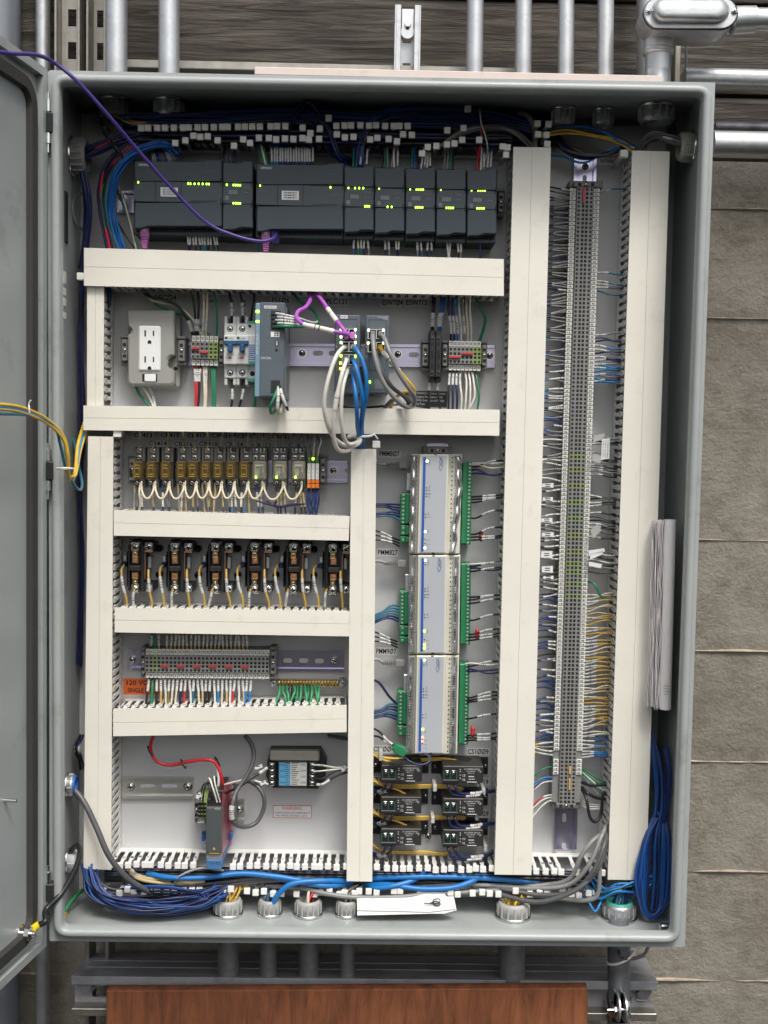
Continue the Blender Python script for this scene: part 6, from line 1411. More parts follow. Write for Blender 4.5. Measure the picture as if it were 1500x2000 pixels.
for i, c in enumerate(('white', 'blue', 'white', 'navy', 'green')):
    w2([(538, 612+i*6.5, .12), (555, 615+i*5.6, .128), (585, 622+i*4, .118), (610, 630+i*1.2, .09), (622, 626, .07), (612, 606, .06), (585, 588, .05), (573, 572, .04)], .0018 if c != 'green' else .0024, c, '%s wire curving from the power supply outputs back up to the duct' % CN[c], (.03, .24) if c != 'green' else None)
for c, pts in (('green', [(543, 755, .122), (536, 775, .135), (528, 795, .135), (531, 808, .12), (542, 796, .10), (552, 782, .085)]), ('cream', [(544, 756, .124), (543, 780, .137), (542, 800, .135), (547, 806, .12), (550, 790, .09)]), ('black', [(546, 754, .124), (552, 775, .135), (560, 796, .13), (562, 800, .11), (556, 786, .09)])):
    w2(pts, .0022, c, '%s wire looping out of the power supply bottom terminal' % CN[c], (.08, .42) if c != 'green' else None)
for c, pts in (('green', [(264, 752, .025), (272, 770, .03), (292, 792, .035), (305, 802, .04)]), ('white', [(278, 754, .025), (290, 772, .03), (300, 796, .035)]), ('white', [(291, 755, .025), (298, 772, .03), (304, 798, .035)])):
    w2(pts, .0021, c, '%s wire leaving the outlet box downward' % CN[c], (.3, .7) if c != 'green' and pts[0][0] > 280 else None)
# patch cables
NC = 'network patch cables on the switches'
def patch(pts, r, c, lab, sl=None): wire(pts, r, c, lab, NC, name='patch_cable', cat='patch cable', n=10, seg=8, sleeve=sl)
patch([(604, 566, .05), (606, 585, .08), (597, 600, .105), (583, 608, .12), (579, 620, .13), (592, 633, .14), (620, 640, .145), (655, 648, .15), (675, 652, .14), (683, 657, .115)], .0031, 'magenta', 'violet patch cable curling left from the duct to the crowded switch', [(.56, .78, 'netwhite')])
patch([(621, 572, .04), (612, 573, .06), (625, 582, .085), (645, 610, .11), (668, 640, .135), (682, 656, .135), (690, 657, .115)], .0031, 'magenta', 'violet patch cable slanting straight from the duct to the crowded switch', [(.48, .68, 'netwhite')])
for i, (px, py) in enumerate(((676, 655), (688, 655))):
    t = T('network_plug', ['left', 'right'][i]+' violet network plug in the top ports of the crowded switch', 'network plug', U(px, py, .11), 'violet plugs on the crowded switch'); mb = MB(); mb.bx(px-5, py-7, px+5, py+6, .108, .122, .002); mb.build('shell', magp, t); mb = MB(); mb.cyd(px, py+2, .12, .138, 4.2, 12); mb.build('boot', magp, t)
for i, (px, py, m_) in enumerate(((675, 677, 'grey'), (688, 677, 'netgrey'), (675, 700, 'netgrey'), (688, 701, 'teal'), (675, 722, 'netgrey'), (688, 722, 'grey'), (728, 652, 'grey'), (743, 652, 'grey'), (742, 678, 'yellow'))):
    t = T('network_plug', '%s network plug %s' % (CN[m_], ['second row left port of the crowded switch', 'second row right port of the crowded switch', 'third row left port of the crowded switch', 'third row right port of the crowded switch', 'bottom left port of the crowded switch', 'bottom right port of the crowded switch', 'top left port of the other switch', 'top right port of the other switch', 'lower port of the other switch'][i]), 'network plug', U(px, py, .11), 'network plugs on the switches')
    mb = MB(); mb.bx(px-4.5, py-5.5, px+4.5, py+5.5, .105, .120, .001); mb.build('shell', WM[m_], t); mb = MB(); mb.cyd(px, py+1, .12, .132, 3.6, 10); mb.build('boot', WM[m_], t)
patch([(674, 679, .118), (668, 681, .15), (655, 700, .165), (640, 745, .17), (633, 790, .165), (640, 830, .15), (655, 858, .13), (680, 872, .115), (698, 868, .112), (704, 858, .11), (697, 850, .105), (680, 853, .10)], .0031, 'netwhite', 'white patch cable hanging in the widest left loop from the crowded switch')
patch([(676, 703, .118), (676, 705, .15), (668, 730, .165), (657, 780, .165), (651, 830, .155), (654, 865, .14), (664, 880, .125), (680, 880, .115), (690, 870, .108)], .0031, 'netwhite', 'white patch cable hanging lowest from the third port row', [(.4, .52, 'netwhite')])
patch([(676, 724, .118), (677, 726, .145), (669, 760, .16), (666, 810, .155), (671, 850, .14), (680, 867, .125), (697, 864, .112), (702, 856, .11)], .0031, 'netwhite', 'white patch cable hanging from the bottom port, right one of the three')
patch([(689, 680, .118), (695, 682, .15), (708, 705, .158), (716, 740, .158), (715, 775, .15), (708, 815, .13), (707, 845, .11), (711, 885, .06)], .0032, 'netblue', 'bright blue patch cable bowing furthest right from the crowded switch')
patch([(689, 702, .118), (692, 708, .15), (700, 735, .158), (708, 780, .15), (706, 820, .13), (704, 850, .11), (704, 888, .06)], .0032, 'netblue', 'bright blue patch cable in the middle of three from the crowded switch')
patch([(688, 724, .118), (689, 730, .14), (694, 765, .155), (697, 800, .15), (698, 830, .13), (700, 850, .11), (698, 888, .06)], .0032, 'netblue', 'bright blue patch cable furthest left of three from the crowded switch')
patch([(728, 655, .12), (728, 660, .15), (733, 700, .165), (748, 745, .165), (775, 782, .155), (795, 795, .135), (807, 790, .115), (800, 775, .10), (785, 770, .09)], .0034, 'grey', 'grey patch cable looping lowest right from the other switch') 
patch([(743, 655, .12), (750, 660, .15), (762, 690, .165), (780, 730, .16), (800, 760, .15), (810, 778, .135), (806, 793, .115), (790, 792, .10), (770, 780, .08), (752, 796, .05)], .0034, 'grey', 'grey patch cable leaving the top right port of the other switch')
patch([(729, 657, .118), (732, 685, .14), (745, 722, .15), (765, 755, .145), (790, 775, .125), (800, 790, .10)], .0032, 'dgrey', 'dark grey patch cable between the two lighter grey ones')
patch([(742, 680, .12), (748, 688, .145), (765, 708, .15), (788, 735, .14), (808, 760, .125), (806, 764, .11), (785, 768, .09), (768, 782, .06), (762, 800, .045)], .0029, 'yellow', 'yellow patch cable from the lower port of the other switch', [(.14, .32, 'netwhite')])
wire([(660, 792, .03), (690, 797, .04), (740, 794, .05), (790, 790, .04), (840, 797, .03)], .0018, 'black', 'black wire lying along the top of the duct under the switches', None)
mb = MB(); p = U(714, 853, .10); mb.tube([p+Vector((-.016, 0, -.001)), p+Vector((-.006, -.012, 0)), p+Vector((.006, -.008, .001)), p+Vector((.013, .002, .004))], .0022, 6); mb.tube([p+Vector((.004, -.006, 0)), p+Vector((.012, -.004, .003)), p+Vector((.018, -.002, -.003))], .0015, 5); one('cable_tie', 'clear cable tie gathering the bright blue patch cables', 'cable tie', mb, P('clear_nylon', (.62, .66, .68), .25))
wire([(690, 735, .1), (690, 760, .09), (698, 790, .06), (700, 800, .04)], .0018, 'green', 'green wire under the crowded switch', None)
# fuse holder and eight terminals
for x, x2, c in ((846, 843, 'black'), (850, 846, 'black'), (862, 856, 'blue'), (866, 858, 'blue'), (869, 861, 'blue')): w2([(x, 574, .04), (x-1, 600, .045), (x2, 625, .042), (x2, 648, .035)], .0017, c, '%s wire dropping into the black fuse holder' % CN[c], (.5, .85))
for i, c in enumerate(('navy', 'navy', 'cyan', 'white', 'grey', 'cream', 'white')): w2([(877+i*7, 575, .04), (877+i*7-1, 605, .045), (880.5+i*6.6, 640, .04), (880.5+i*6.6, 667, .03)], .0018, c, '%s wire dropping into the eight small terminals' % CN[c], (.45, .82) if i < 5 else None)
w2([(925, 576, .04), (934, 592, .045), (947, 620, .045), (945, 640, .04), (936, 668, .03)], .0024, 'green', 'green wire curving into the green end of the eight terminals')
for x, c in ((840, 'black'), (856, 'black')): w2([(x, 743, .035), (x-2, 760, .04), (x+(2 if x > 850 else -2), 785, .04), (x+(4 if x > 850 else -1), 802, .04)], .0017, c, '%s wire leaving the black fuse holder downward' % CN[c], (.1, .35))
for i, c in enumerate(('black', 'navy', 'navy', 'white', 'white', 'white', 'white', 'green')): w2([(879+i*7, 722, .03), (879+i*7-(2 if i < 4 else -4), 745, .04), (876+i*8.5, 775, .045), (876+i*8-(10 if i == 6 else 0), 803, .04)], .0017, c, '%s wire leaving the eight small terminals downward' % CN[c], (.1, .4) if i < 4 else None)

# ================================================================== relay row wires
g3 = 'wires of the relay row'
for i, (c, n_) in enumerate(zip(rc, rl)):
    if i < 9:
        col = 'tan' if i < 6 else 'dgrey'; wire([(c+R.uniform(-2, 9), 838, .045), (c+7, 856, .05), (c+4, 880, .04)], .0017, col, '%s wire dropping onto the %s relay' % ({'tan': 'tan', 'dgrey': 'dark grey'}[col], n_), g3, sleeve=(.35, .75, 'grey'))
        if i > 5: wire([(c+12+R.uniform(-3, 2), 838, .045), (c+9, 858, .05), (c+8, 882, .04)], .0017, 'dgrey', 'second dark grey wire dropping onto the %s relay' % n_, g3, sleeve=(.35, .75, 'grey'))
    else:
        for o in (-8, 7): wire([(c+o*1.2+R.uniform(-3, 3), 838, .045), (c+o, 858, .05), (c+o, 882, .04)], .0018, 'dgrey', 'dark grey wire dropping onto the %s relay' % n_, g3, sleeve=(.35, .75, 'grey'))
nodes = [c+8 if i < 9 else c+8 for i, c in enumerate(rc)]
for i in range(len(nodes)-1):
    a, b = nodes[i], nodes[i+1]; w_ = b-a; wire([(a+1, 943, .045), (a+w_*.08, 958, .056), (a+w_*.30, 968+w_*.14, .06), (a+w_*.62, 968+w_*.14, .06), (b-w_*.1, 958, .056), (b-1, 943, .045)], .0017, 'cream', 'cream jumper wire looping below the %s and %s relays' % (rl[i], rl[i+1]), 'cream jumper loops under the relays', n=8, seg=6)
wire([(nodes[0]-1, 943, .045), (nodes[0]-3, 962, .055), (274, 985, .05), (270, 1001, .045)], .0017, 'cream', 'cream wire ending the row of loops at the left, dropping into the duct', g3)
for i, c in enumerate(rc):
    for j, o in enumerate((-5, 3, 8)):
        if R.random() < .85:
            cc = R.choice(['navy', 'navy2', 'dgrey', 'tan', 'black']); x2 = c+o+R.uniform(-3, 6)
            if i in (7, 8) and j == 1: cc = 'cyan'
            wire([(c+o, 945, .035), (c+o+1, 962, .04), ((c+o+x2)/2, 980, .042), (x2, 1003, .045)], .0016, cc, '%s wire dropping from the %s relay into the duct' % (CN[cc], rl[i]), g3, sleeve=(.30, .78, R.choice(['white', 'tan', 'grey'])))
for i, cx in enumerate((603.5, 611.5, 619.5)):
    for o in (-1.6, 1.6):
        wire([(cx+o+(i-1)*2, 850, .03), (cx+o*2+(i-1)*5, 862, .05), (cx+o+(i-1)*2, 876, .05), (cx+o, 890, .044)], .0013, 'white' if R.random() < .6 else 'grey', 'pale wire bending into the slim orange footed terminals', g3)
        wire([(cx+o, 952, .04), (cx+o+R.uniform(-3, 3), 970, .045), (cx+o*2+R.uniform(-2, 2), 985, .045), (612+o*2+R.uniform(-4, 4), 1004, .045)], .0016, 'navy2', 'dark blue wire dropping from the slim orange footed terminals', g3)
for k in range(3): wire([(500+k*20, 978, .05), (540, 988+k, .05), (580+k*8, 984, .05)], .0016, 'navy', 'navy wire lying along the top of the duct under the clear relays', g3)

# ================================================================== contactor wires
for i, cx in enumerate((276, 351, 428, 502.5, 576, 651)):
    nm_ = ['leftmost', 'second', 'third', 'fourth', 'fifth', 'rightmost'][i]
    s_ = R.uniform(-2, 8)
    wire([(cx-34, 1104, .042), (cx-39, 1116, .05), (cx-36, 1145, .052), (cx-32+s_*.5, 1170, .05), (cx-30+s_*.3, 1198, .045)], .0020, 'gold', 'yellow wire at the left side of the %s contactor' % nm_, 'yellow wires under the contactors', sleeve=(.25, .58))
    wire([(cx-13, 1150, .055), (cx-16, 1165, .055), (cx-17-R.uniform(-3, 5), 1182, .05), (cx-18, 1200, .045)], .0018, 'gold', 'yellow wire under the front screw of the %s contactor' % nm_, 'yellow wires under the contactors', sleeve=(.12, .66))
    wire([(cx+14, 1112, .05), (cx+14, 1128, .056), (cx+16, 1155, .055), (cx+20+R.uniform(-4, 4), 1180, .05), (cx+18, 1200, .045)], .0020, 'gold', 'yellow wire at the right side of the %s contactor' % nm_, 'yellow wires under the contactors', sleeve=(.2, .48))
wire([(232, 1198, .05), (245, 1190, .055), (262, 1192, .05)], .0018, 'gold', 'short yellow wire lying on the duct under the leftmost contactor', None)

# ================================================================== fuse terminal row wires
g5 = 'wires of the fuse terminal row'
for i in range(27):
    if i in (0, 4, 26) or R.random() < .1: continue
    x = 287+i*7.83; cc = 'black' if i < 2 else ('green' if i == 2 else 'gold'); dx = R.uniform(-3, 3)
    wire([(x+dx, 1234, .04), (x+dx*.7, 1248, .042), (x, 1262, .036), (x, 1274, .028)], .0017 if i != 2 else .0024, cc, '%s wire entering the fuse terminal row from above' % CN[cc], g5, sleeve=(.15, .6) if i != 2 else None)
lowc = ['black', 'green', 'black', 'gold', 'cream', 'brown', 'cream', 'cream', 'navy', 'red', 'white', 'teal', 'cream', 'tan', 'black', 'black', 'white', 'cyan', 'cream', 'tan', 'white', 'red', 'white', 'tan', 'cyan', 'cyan']
for i, cc in enumerate(lowc):
    x = 291+i*8; x2 = x+R.uniform(-7, 3)
    wire([(x, 1322, .028), (x-1, 1336, .038), ((x+x2)/2, 1352, .042), (x2, 1376, .045)], .0018 if cc != 'green' else .0025, cc, '%s wire leaving the fuse terminal row downward' % CN[cc], g5, sleeve=(.12, .55) if cc not in ('green',) else None)
for i in range(12):
    x = 546+i*7; 
    if i in (3,): continue
    x2 = x+R.choice([-10, -6, 3, 5]); wire([(x, 1338, .024), (x+R.uniform(-1, 2), 1350, .034), ((x+x2)/2+2, 1362, .04), (x2, 1380, .045)], .0021, 'sgreen' if R.random() < .7 else 'green', 'green ground wire dropping from the brass ground bar', 'green wires of the ground bar', n=8)
wire([(567, 1344, .03), (566, 1356, .035), (563, 1376, .04)], .0036, 'black', 'thick black cable end under the brass ground bar', None, n=8)

# ================================================================== isolator row wires
wire([(299, 1437, .05), (294, 1460, .05), (303, 1484, .05), (330, 1494, .05), (370, 1487, .055), (408, 1484, .06), (424, 1495, .06), (433, 1520, .06), (436, 1548, .05)], .0026, 'red', 'red wire bowing from the tilted duct to the isolator module', None, n=8)
wire([(297, 1440, .045), (293, 1466, .045), (306, 1490, .045), (335, 1499, .045), (375, 1491, .05), (410, 1487, .055), (424, 1500, .058), (427, 1525, .06), (424, 1550, .055)], .0022, 'white', 'white wire running along the red one to the isolator module', None, n=8)
for x, y in ((293, 1466), (358, 1492), (424, 1487)):
    mb = MB(); p = U(x, y, .052); mb.tube([p+Vector((-.004, 0, .007)), p+Vector((.0, -.007, .001)), p+Vector((.004, 0, -.007)), p+Vector((0, .006, 0)), p+Vector((-.004, 0, .007))], .0012, 6); one('cable_tie', 'black cable tie on the red and white wire pair, '+{293: 'upper left', 358: 'in the middle', 424: 'nearest the isolator'}[x], 'cable tie', mb, black, 'black ties on the red wire')
wire([(478, 1436, .05), (490, 1452, .05), (496, 1472, .055), (492, 1495, .06), (480, 1518, .065), (462, 1545, .075), (456, 1562, .085), (452, 1585, .09), (456, 1606, .085), (475, 1615, .07), (500, 1607, .06), (515, 1580, .055), (515, 1555, .055), (502, 1535, .05), (480, 1525, .045), (455, 1535, .05)], .0034, 'dgrey', 'grey cable with CBL tag dropping past the isolator and looping back', None, sleeve=(.40, .47), n=10)
wire([(524, 1498, .05), (510, 1508, .055), (490, 1520, .065), (470, 1535, .07), (450, 1545, .065), (435, 1552, .06)], .0022, 'black', 'black wire from the barrier box to the isolator head', None, sleeve=(.02, .2), n=8)
wire([(524, 1532, .05), (505, 1527, .055), (485, 1522, .06), (455, 1528, .055), (430, 1535, .05)], .0016, 'white', 'thin white wire from the barrier box to the isolator head', None, sleeve=(.02, .18))
for k, pts in enumerate(([(416, 1568, .10), (412, 1548, .11), (404, 1530, .10), (398, 1545, .07), (396, 1568, .04)], [(421, 1552, .085), (410, 1530, .09), (396, 1535, .07), (390, 1566, .035)], [(424, 1567, .105), (416, 1540, .11), (408, 1520, .10), (400, 1540, .07)])): wire(pts, .0014, ['black', 'black', 'white'][k], ['black wire curling over the isolator terminals, outer', 'black wire curling over the isolator terminals, inner', 'white wire curling over the isolator terminals'][k], None)
wire([(430, 1567, .105), (421, 1535, .11), (418, 1516, .10)], .0012, 'white', 'thin white wire standing up from the isolator head', None)
for k, y in enumerate((1494, 1507, 1519, 1531)):
    wire([(612, y, .05), (630, y+R.uniform(-2, 2), .055), (655, [1499, 1503, 1506, 1516][k], .05), (684, [1498, 1500, 1505, 1510][k]-(4 if k > 1 else 0), .045)], .0019 if k > 1 else .0013, ['white', 'white', 'black', 'black'][k], ['thin white wire leaving the barrier box, upper', 'thin white wire leaving the barrier box, second', 'black wire leaving the barrier box, third', 'black wire leaving the barrier box, lowest'][k], 'wires right of the barrier box', sleeve=(.1, .45) if k in (0, 3) else None)
for (x, y, w, h, lb) in ((505, 1497, 16, 9, 'white paper tag on the black wire left of the barrier box'), (514, 1528, 12, 9, 'white paper tag on the white wire left of the barrier box'), (671, 1500, 9, 12, 'white paper tag right of the barrier box'), (388, 1552, 12, 14, 'white wire tags above the isolator terminals')):
    mb = MB(); mb.qp([(x-w/2, y+2), (x+w/2-2, y-h/2), (x+w/2, y+h/2-3), (x-w/2+2, y+h/2+2)], .056, .0575, 0); mb.bx(x-w*.25, y-1, x+w*.2, y+.2, .0576, .0579, 0, 1); one('wire_tag', lb, 'wire tag', mb, [sticker, ink])
bundle(4, [(640, 1437, .03), (665, 1440, .03), (690, 1446, .03)], 2, .002, ['black', 'dgrey'], '% wire under the right end of the tilted duct', 'wires under the tilted duct')

# ================================================================== power meter wires
for y, k in ((908, 0), (1101, 1), (1296, 2)):
    nm_ = ['top', 'middle', 'bottom'][k]; x = [777, 774, 770][k]; wire([(x-20, y, .025), (x-32, y-2-3*k, .03), (x-50, y-3-2*k, .035)], .0024, 'netgrey', 'light grey network cable from the middle duct to the %s power meter' % nm_, 'grey network cables to the meters', n=8)
for k, (x, y, x0) in enumerate(((781, 990, 735), (777, 1188, 733), (774, 1380, 731))):
    nm_ = ['top', 'middle', 'bottom'][k]
    for i in range(6): wire([(x+2, y+i*6-4, .03), (x-14, y+i*5-5, .036), (x-28, y+i*3+[-6, 6, 4][k]+(8 if i > 2 and k == 0 else 0), .04), (x0-3, y+i*3+[-6, 14, 8][k]+(10 if i > 2 and k == 0 else 0), .042)], .0017, R.choice(['navy2', 'navy', 'teal']), 'dark blue wire from middle duct to the %s power meter' % nm_, 'blue wires left of the meters')
    if k < 2:
        for i in range(3): wire([(x-1, y+65+i*6, .03), (x-15, y+60+i*5, .036), (x-30, y+52+i*7, .04), (x0-2, y+46+i*9, .042)], .0015, 'black', 'black sleeved wire from middle duct to lower left of %s meter' % nm_, 'black wires left of the meters', sleeve=(.35, .8))
wire([(775, 1375, .03), (760, 1360, .038), (742, 1335, .04), (730, 1328, .042)], .002, 'navy', 'navy wire slanting up left of the bottom power meter', None)
for a in (0, 5): wire([(772+a, 1458+a*.6, .082), (755, 1445+a, .07), (742, 1430+a*2, .06), (728, 1422+a*3, .045)], .0016, 'black', 'black wire holding the loose green plug', 'wires of the loose green plug', sleeve=(.1, .5))
wire([(790, 1478, .084), (800, 1487, .09), (820, 1494, .09), (838, 1488, .085), (838, 1478, .08), (825, 1472, .075)], .0017, 'navy', 'navy wire looping from the loose green plug over the current switch', None)
rw = [(0, [(.10, 'white'), (.115, 'cream'), (.13, 'black'), (.165, 'navy'), (.20, 'navy'), (.43, 'black'), (.455, 'black'), (.485, 'black'), (.64, 'black'), (.80, 'black'), (.83, 'black'), (.86, 'black')]), (1, [(.10, 'white'), (.12, 'black'), (.14, 'navy'), (.17, 'black'), (.43, 'black'), (.455, 'black'), (.49, 'black'), (.66, 'black'), (.80, 'black'), (.83, 'black'), (.86, 'black')]), (2, [(.09, 'white'), (.115, 'black'), (.15, 'navy'), (.17, 'navy'), (.43, 'black'), (.455, 'black'), (.475, 'black'), (.64, 'black'), (.81, 'black'), (.835, 'black'), (.86, 'black')])]
for k, lst in rw:
    y0, y1 = [(886, 1083), (1083, 1278), (1279, 1474)][k]; nm_ = ['top', 'middle', 'bottom'][k]
    for f_, cc in lst:
        y = y0+(y1-y0)*f_; xs = [924, 920, 914][k]-f_*3; xe = [978, 974, 970][k]-f_*4; ye = y+R.uniform(-16, -2) if cc == 'black' else y+R.uniform(-6, 8)
        wire([(xs-4, y, .032), (xs+10, y-1, .038), (xe-18, ye+2, .045), (xe+6, ye, .045)], .0016, cc, '%s wire from the %s power meter to the tall duct' % (CN[cc], nm_), 'wires right of the meters', sleeve=(.4, .78) if cc in ('black', 'white') else None)
# current switch wires
cs = [(784, 1512), (904, 1514), (783, 1574), (904, 1577), (783, 1636), (904, 1638)]
cn_ = ['top left', 'top right', 'middle left', 'middle right', 'bottom left', 'bottom right']
for (x, y), nm_ in zip(cs, cn_):
    for o in (-31, -18):
        if x < 850: pts = [(x+o, y+12, .06), (x+o+1, y+20, .068), (x+o-6, y+31, .06), (x-46, y+34+(o+31)*.2, .045), (x-62, y+26+(o+31)*.2, .035)]
        else: pts = [(x+o, y+12, .06), (x+o+3, y+22, .068), (x+o+12, y+35+(o < -20)*3, .066), (x+20, y+40-(o > -20)*4, .06), (x+48, y+34-(o > -20)*3, .05), (x+70, y+30-14*(y > 1600), .045)]
        wire(pts, .0022, 'navy', 'navy wire leaving the terminals of the %s current switch' % nm_, 'navy wires of the current switches', sleeve=(.45, .68), n=8)
for row, (y, nn) in enumerate(((1481, 3), (1532, 4), (1594, 4), (1662, 3))):
    for i in range(nn):
        e = [(895, 1494), (905, 1545), (905, 1600), (880, 1652)][row]
        wire([(722, y-14-i*2.0, .03), (745, y-3+i*1.5, .035), (780, y+1+i*2.0, .03), (830, y+1+i*1.8, .025), (870, y+[0, 2, 0, 4][row]+i*1.6, .03), (e[0]+R.uniform(-4, 12), e[1]-6+i*2, .03)], .0018, 'gold' if i else 'yellow', 'yellow wire passing behind the current switches, %s row' % ['top', 'second', 'third', 'lowest'][row], 'yellow wires behind the current switches')
    if row < 3: wire([(724, y-10, .04), (750, y+4, .045), (775, y+10, .045), (797, y+[20, 22, 20][row], .05)], .0018, 'yellow', 'yellow wire dropping into a left current switch, %s' % ['top', 'middle', 'bottom'][row], 'yellow wires entering the left current switches')
for i, (x, y) in enumerate(((744, 1478), (849, 1538), (845, 1600), (944, 1545), (931, 1594), (948, 1655))):
    mb = MB(); p = U(x, y, .05); mb.cbox(p.x-.003, p.x+.003, -.055, -.02, p.z-.0055, p.z+.0055, .001); one('wire_clip', 'small pale adhesive clip holding wires '+['above the top left current switch', 'between the top and middle current switches', 'between the middle and bottom current switches', 'right of the middle right current switch', 'right of the bottom right current switch, upper', 'right of the bottom right current switch, lower'][i], 'wire clip', mb, P('pale_clip', (.50, .50, .46), .5) if 'pale_clip' not in bpy.data.materials else bpy.data.materials['pale_clip'], 'wire clips by the current switches')

# ================================================================== signal strip wires
gl = 'wires left of the signal terminal strip'; gr = 'wires right of the signal terminal strip'
def nth(n): return str(n)+('th' if 10 < n % 100 < 14 else {1: 'st', 2: 'nd', 3: 'rd'}.get(n % 10, 'th'))
def blk(y): return nth(max(1, min(150, int(round((y-370)/8.027))+1)))
def sigx(y): return 1143.5+(1107.5-1143.5)*(y-370)/(1566-370)
def ductL(y): return 1076+(1038-1076)*(y-288)/(1709-288)
def ductR(y): return 1212+(1170-1212)*(y-300)/(1700-300)
bands = [(372, 660, 6.2, ['black', 'navy', 'navy', 'black'], 'black or navy'), (660, 860, 7.2, ['navy', 'cyan', 'navy2', 'black'], 'navy'), (860, 1010, 8.2, ['black', 'white', 'black', 'grey'], 'black'), (1010, 1160, 8.6, ['white', 'black', 'grey', 'black'], 'white or black'), (1160, 1450, 7.6, ['black', 'navy2', 'navy2', 'black', 'navy2'], 'dark blue or black'), (1450, 1480, 8, ['gold', 'white', 'gold'], 'yellow')]
for a, b, st_, cols, ds in bands:
    y = a
    while y < b:
        if R.random() < .94:
            cc = R.choice(cols); xs = sigx(y)-26; xe = ductL(y)-6; y2 = y+R.uniform(-7, 7); sl = R.random() < .88
            bow = R.uniform(-3, 3) if cc != 'navy2' else R.uniform(-8, -2)
            wire([(xs+4, y, .03), (xs-7, y+bow*.4, .035), ((xs+xe)/2, (y+y2)/2+bow, .043), (xe+8, y2+bow*.5, .047), (xe-4, y2, .047)], .0014, cc, '%s wire left of signal strip at %s block from top' % (CN[cc], blk(y)), gl, name='signal_wire', cat='signal wire', sleeve=(.14, .72)+(('grey',) if y < 720 or R.random() < .4 else ()) if sl and cc != 'navy2' else ((.2, .5) if R.random() < .25 else None), n=5, seg=4)  # upper sleeves use a darker grey, their shade put into the colour
        y += st_*R.uniform(.8, 1.2)
rb = [(374, 1, 9, ['teal']), (534, 1, 8, ['teal']), (550, 4, 6, ['teal', 'grey', 'dgrey', 'teal']), (654, 4, 7, ['grey', 'dgrey', 'navy2', 'cyan']), (684, 5, 7, ['grey', 'navy', 'navy2', 'navy']), (712, 4, 7, ['cyan', 'teal', 'cyan', 'blue']), (732, 3, 7, ['grey', 'cyan', 'cyan']), (746, 1, 7, ['navy']), (852, 3, 8, ['grey', 'black', 'dgrey']), (885, 5, 8, ['grey', 'black', 'dgrey', 'black']), (912, 3, 8, ['black', 'grey', 'black']), (968, 4, 7, ['grey', 'black', 'black', 'dgrey']), (1003, 5, 7, ['black', 'dgrey', 'black', 'grey']), (1030, 3, 9, ['black', 'dgrey']), (1080, 5, 7, ['white', 'black', 'white', 'black']), (1108, 2, 8, ['black', 'dgrey'])]
def rwire(y, cc, sl, e=None, dy=None):
    xs = sigx(y)+26; xe = ductR(y)+6; y2 = y+(dy if dy is not None else R.uniform(-5, 8)); bow = R.uniform(-4, 3)
    wire([(xs-4, y, .03), (xs+9, y+bow*.4, .036), ((xs+xe)/2, (y+y2)/2+bow, .043), (xe-8, y2+bow*.4, .047), (xe+6, y2, .047)], .0014, cc, '%s wire right of signal strip at %s block from top' % (CN[cc], blk(y)), gr, name='signal_wire', cat='signal wire', sleeve=(.1, .52) if sl else None, n=5, seg=4)
for y0, n, st_, cols in rb:
    for i in range(n): rwire(y0+i*st_, cols[i % len(cols)], R.random() < .75)
y = 1162
while y < 1440:
    rwire(y, R.choice(['gold', 'gold', 'tan', 'gold', 'cream']), R.random() < .8, None, R.uniform(-12, 2)); y += 6.4*R.uniform(.85, 1.2)
for y, c in ((1438, 'teal'), (1446, 'blue'), (1454, 'cyan'), (1462, 'grey'), (1468, 'cyan'), (1474, 'cyan'), (1480, 'blue')): rwire(y, c, True, None, R.uniform(-4, 3))
wire([(sigx(1135)+22, 1135, .03), (1160, 1140, .04), (1175, 1165, .045), (1200, 1176, .045)], .002, 'green', 'green wire dropping right from the green blocks of the signal strip', None, n=8)
for i, (x, y, w, h) in enumerate(((1070, 948, 22, 9), (1070, 975, 20, 8), (1068, 1016, 22, 9), (1070, 1044, 23, 9), (1068, 1083, 22, 14), (1069, 1112, 22, 13), (1071, 1128, 20, 7))):
    mb = MB(); mb.qp([(x-w/2, y-h/2+1), (x+w/2, y-h/2), (x+w/2, y+h/2), (x-w/2, y+h/2-1)], .046, .048, 0)
    for j in range(2): mb.bx(x-5, y-3+j*4, x+5, y-1.5+j*4, .0481, .0483, 0, 1)
    one('wire_tag', ['white folded wire tag left of the signal strip, topmost', 'white folded wire tag left of the signal strip, second', 'white folded wire tag left of the signal strip, third', 'white folded wire tag left of the signal strip, fourth', 'tall white folded wire tag left of the signal strip', 'second tall white folded wire tag left of the signal strip', 'small white wire tag lowest left of the signal strip'][i], 'wire tag', mb, [sticker, ink], 'white wire tags left of the signal strip')
for i, (pts, lab) in enumerate((([(1160, 850), (1182, 846), (1178, 858), (1158, 864)], 'crinkled clear tag on wires right of the signal strip, top'), ([(1176, 857), (1191, 856), (1190, 896), (1174, 898)], 'upright white tag with small print right of the signal strip'), ([(1158, 885), (1178, 892), (1172, 905), (1156, 900)], 'crinkled clear tag right of the signal strip, lower'), ([(1153, 1035), (1168, 1022), (1175, 1036), (1158, 1052)], 'dark crinkled tag right of the signal strip'), ([(1150, 1075), (1180, 1071), (1182, 1077), (1150, 1086)], 'white wire flag right of the signal strip, upper'), ([(1152, 1082), (1176, 1076), (1178, 1082), (1153, 1093)], 'white wire flag right of the signal strip, lower'), ([(1150, 1097), (1176, 1102), (1174, 1110), (1150, 1105)], 'white wire flag slanting right of the signal strip'))):
    mb = MB(); mb.qp(pts, .050, .0514, 0)
    if i == 1:
        for j in range(3): fit(mb, 'TP-402 D-104 SHIELD', 1178+j*4.4, 877, .0516, 2.2, 34, 1, -math.pi/2)
    one('wire_tag', lab, 'wire tag', mb, [P('clear_tag', (.46, .46, .44), .2, alpha=.8) if i in (0, 2, 3) else sticker, ink], 'wire tags right of the signal strip')
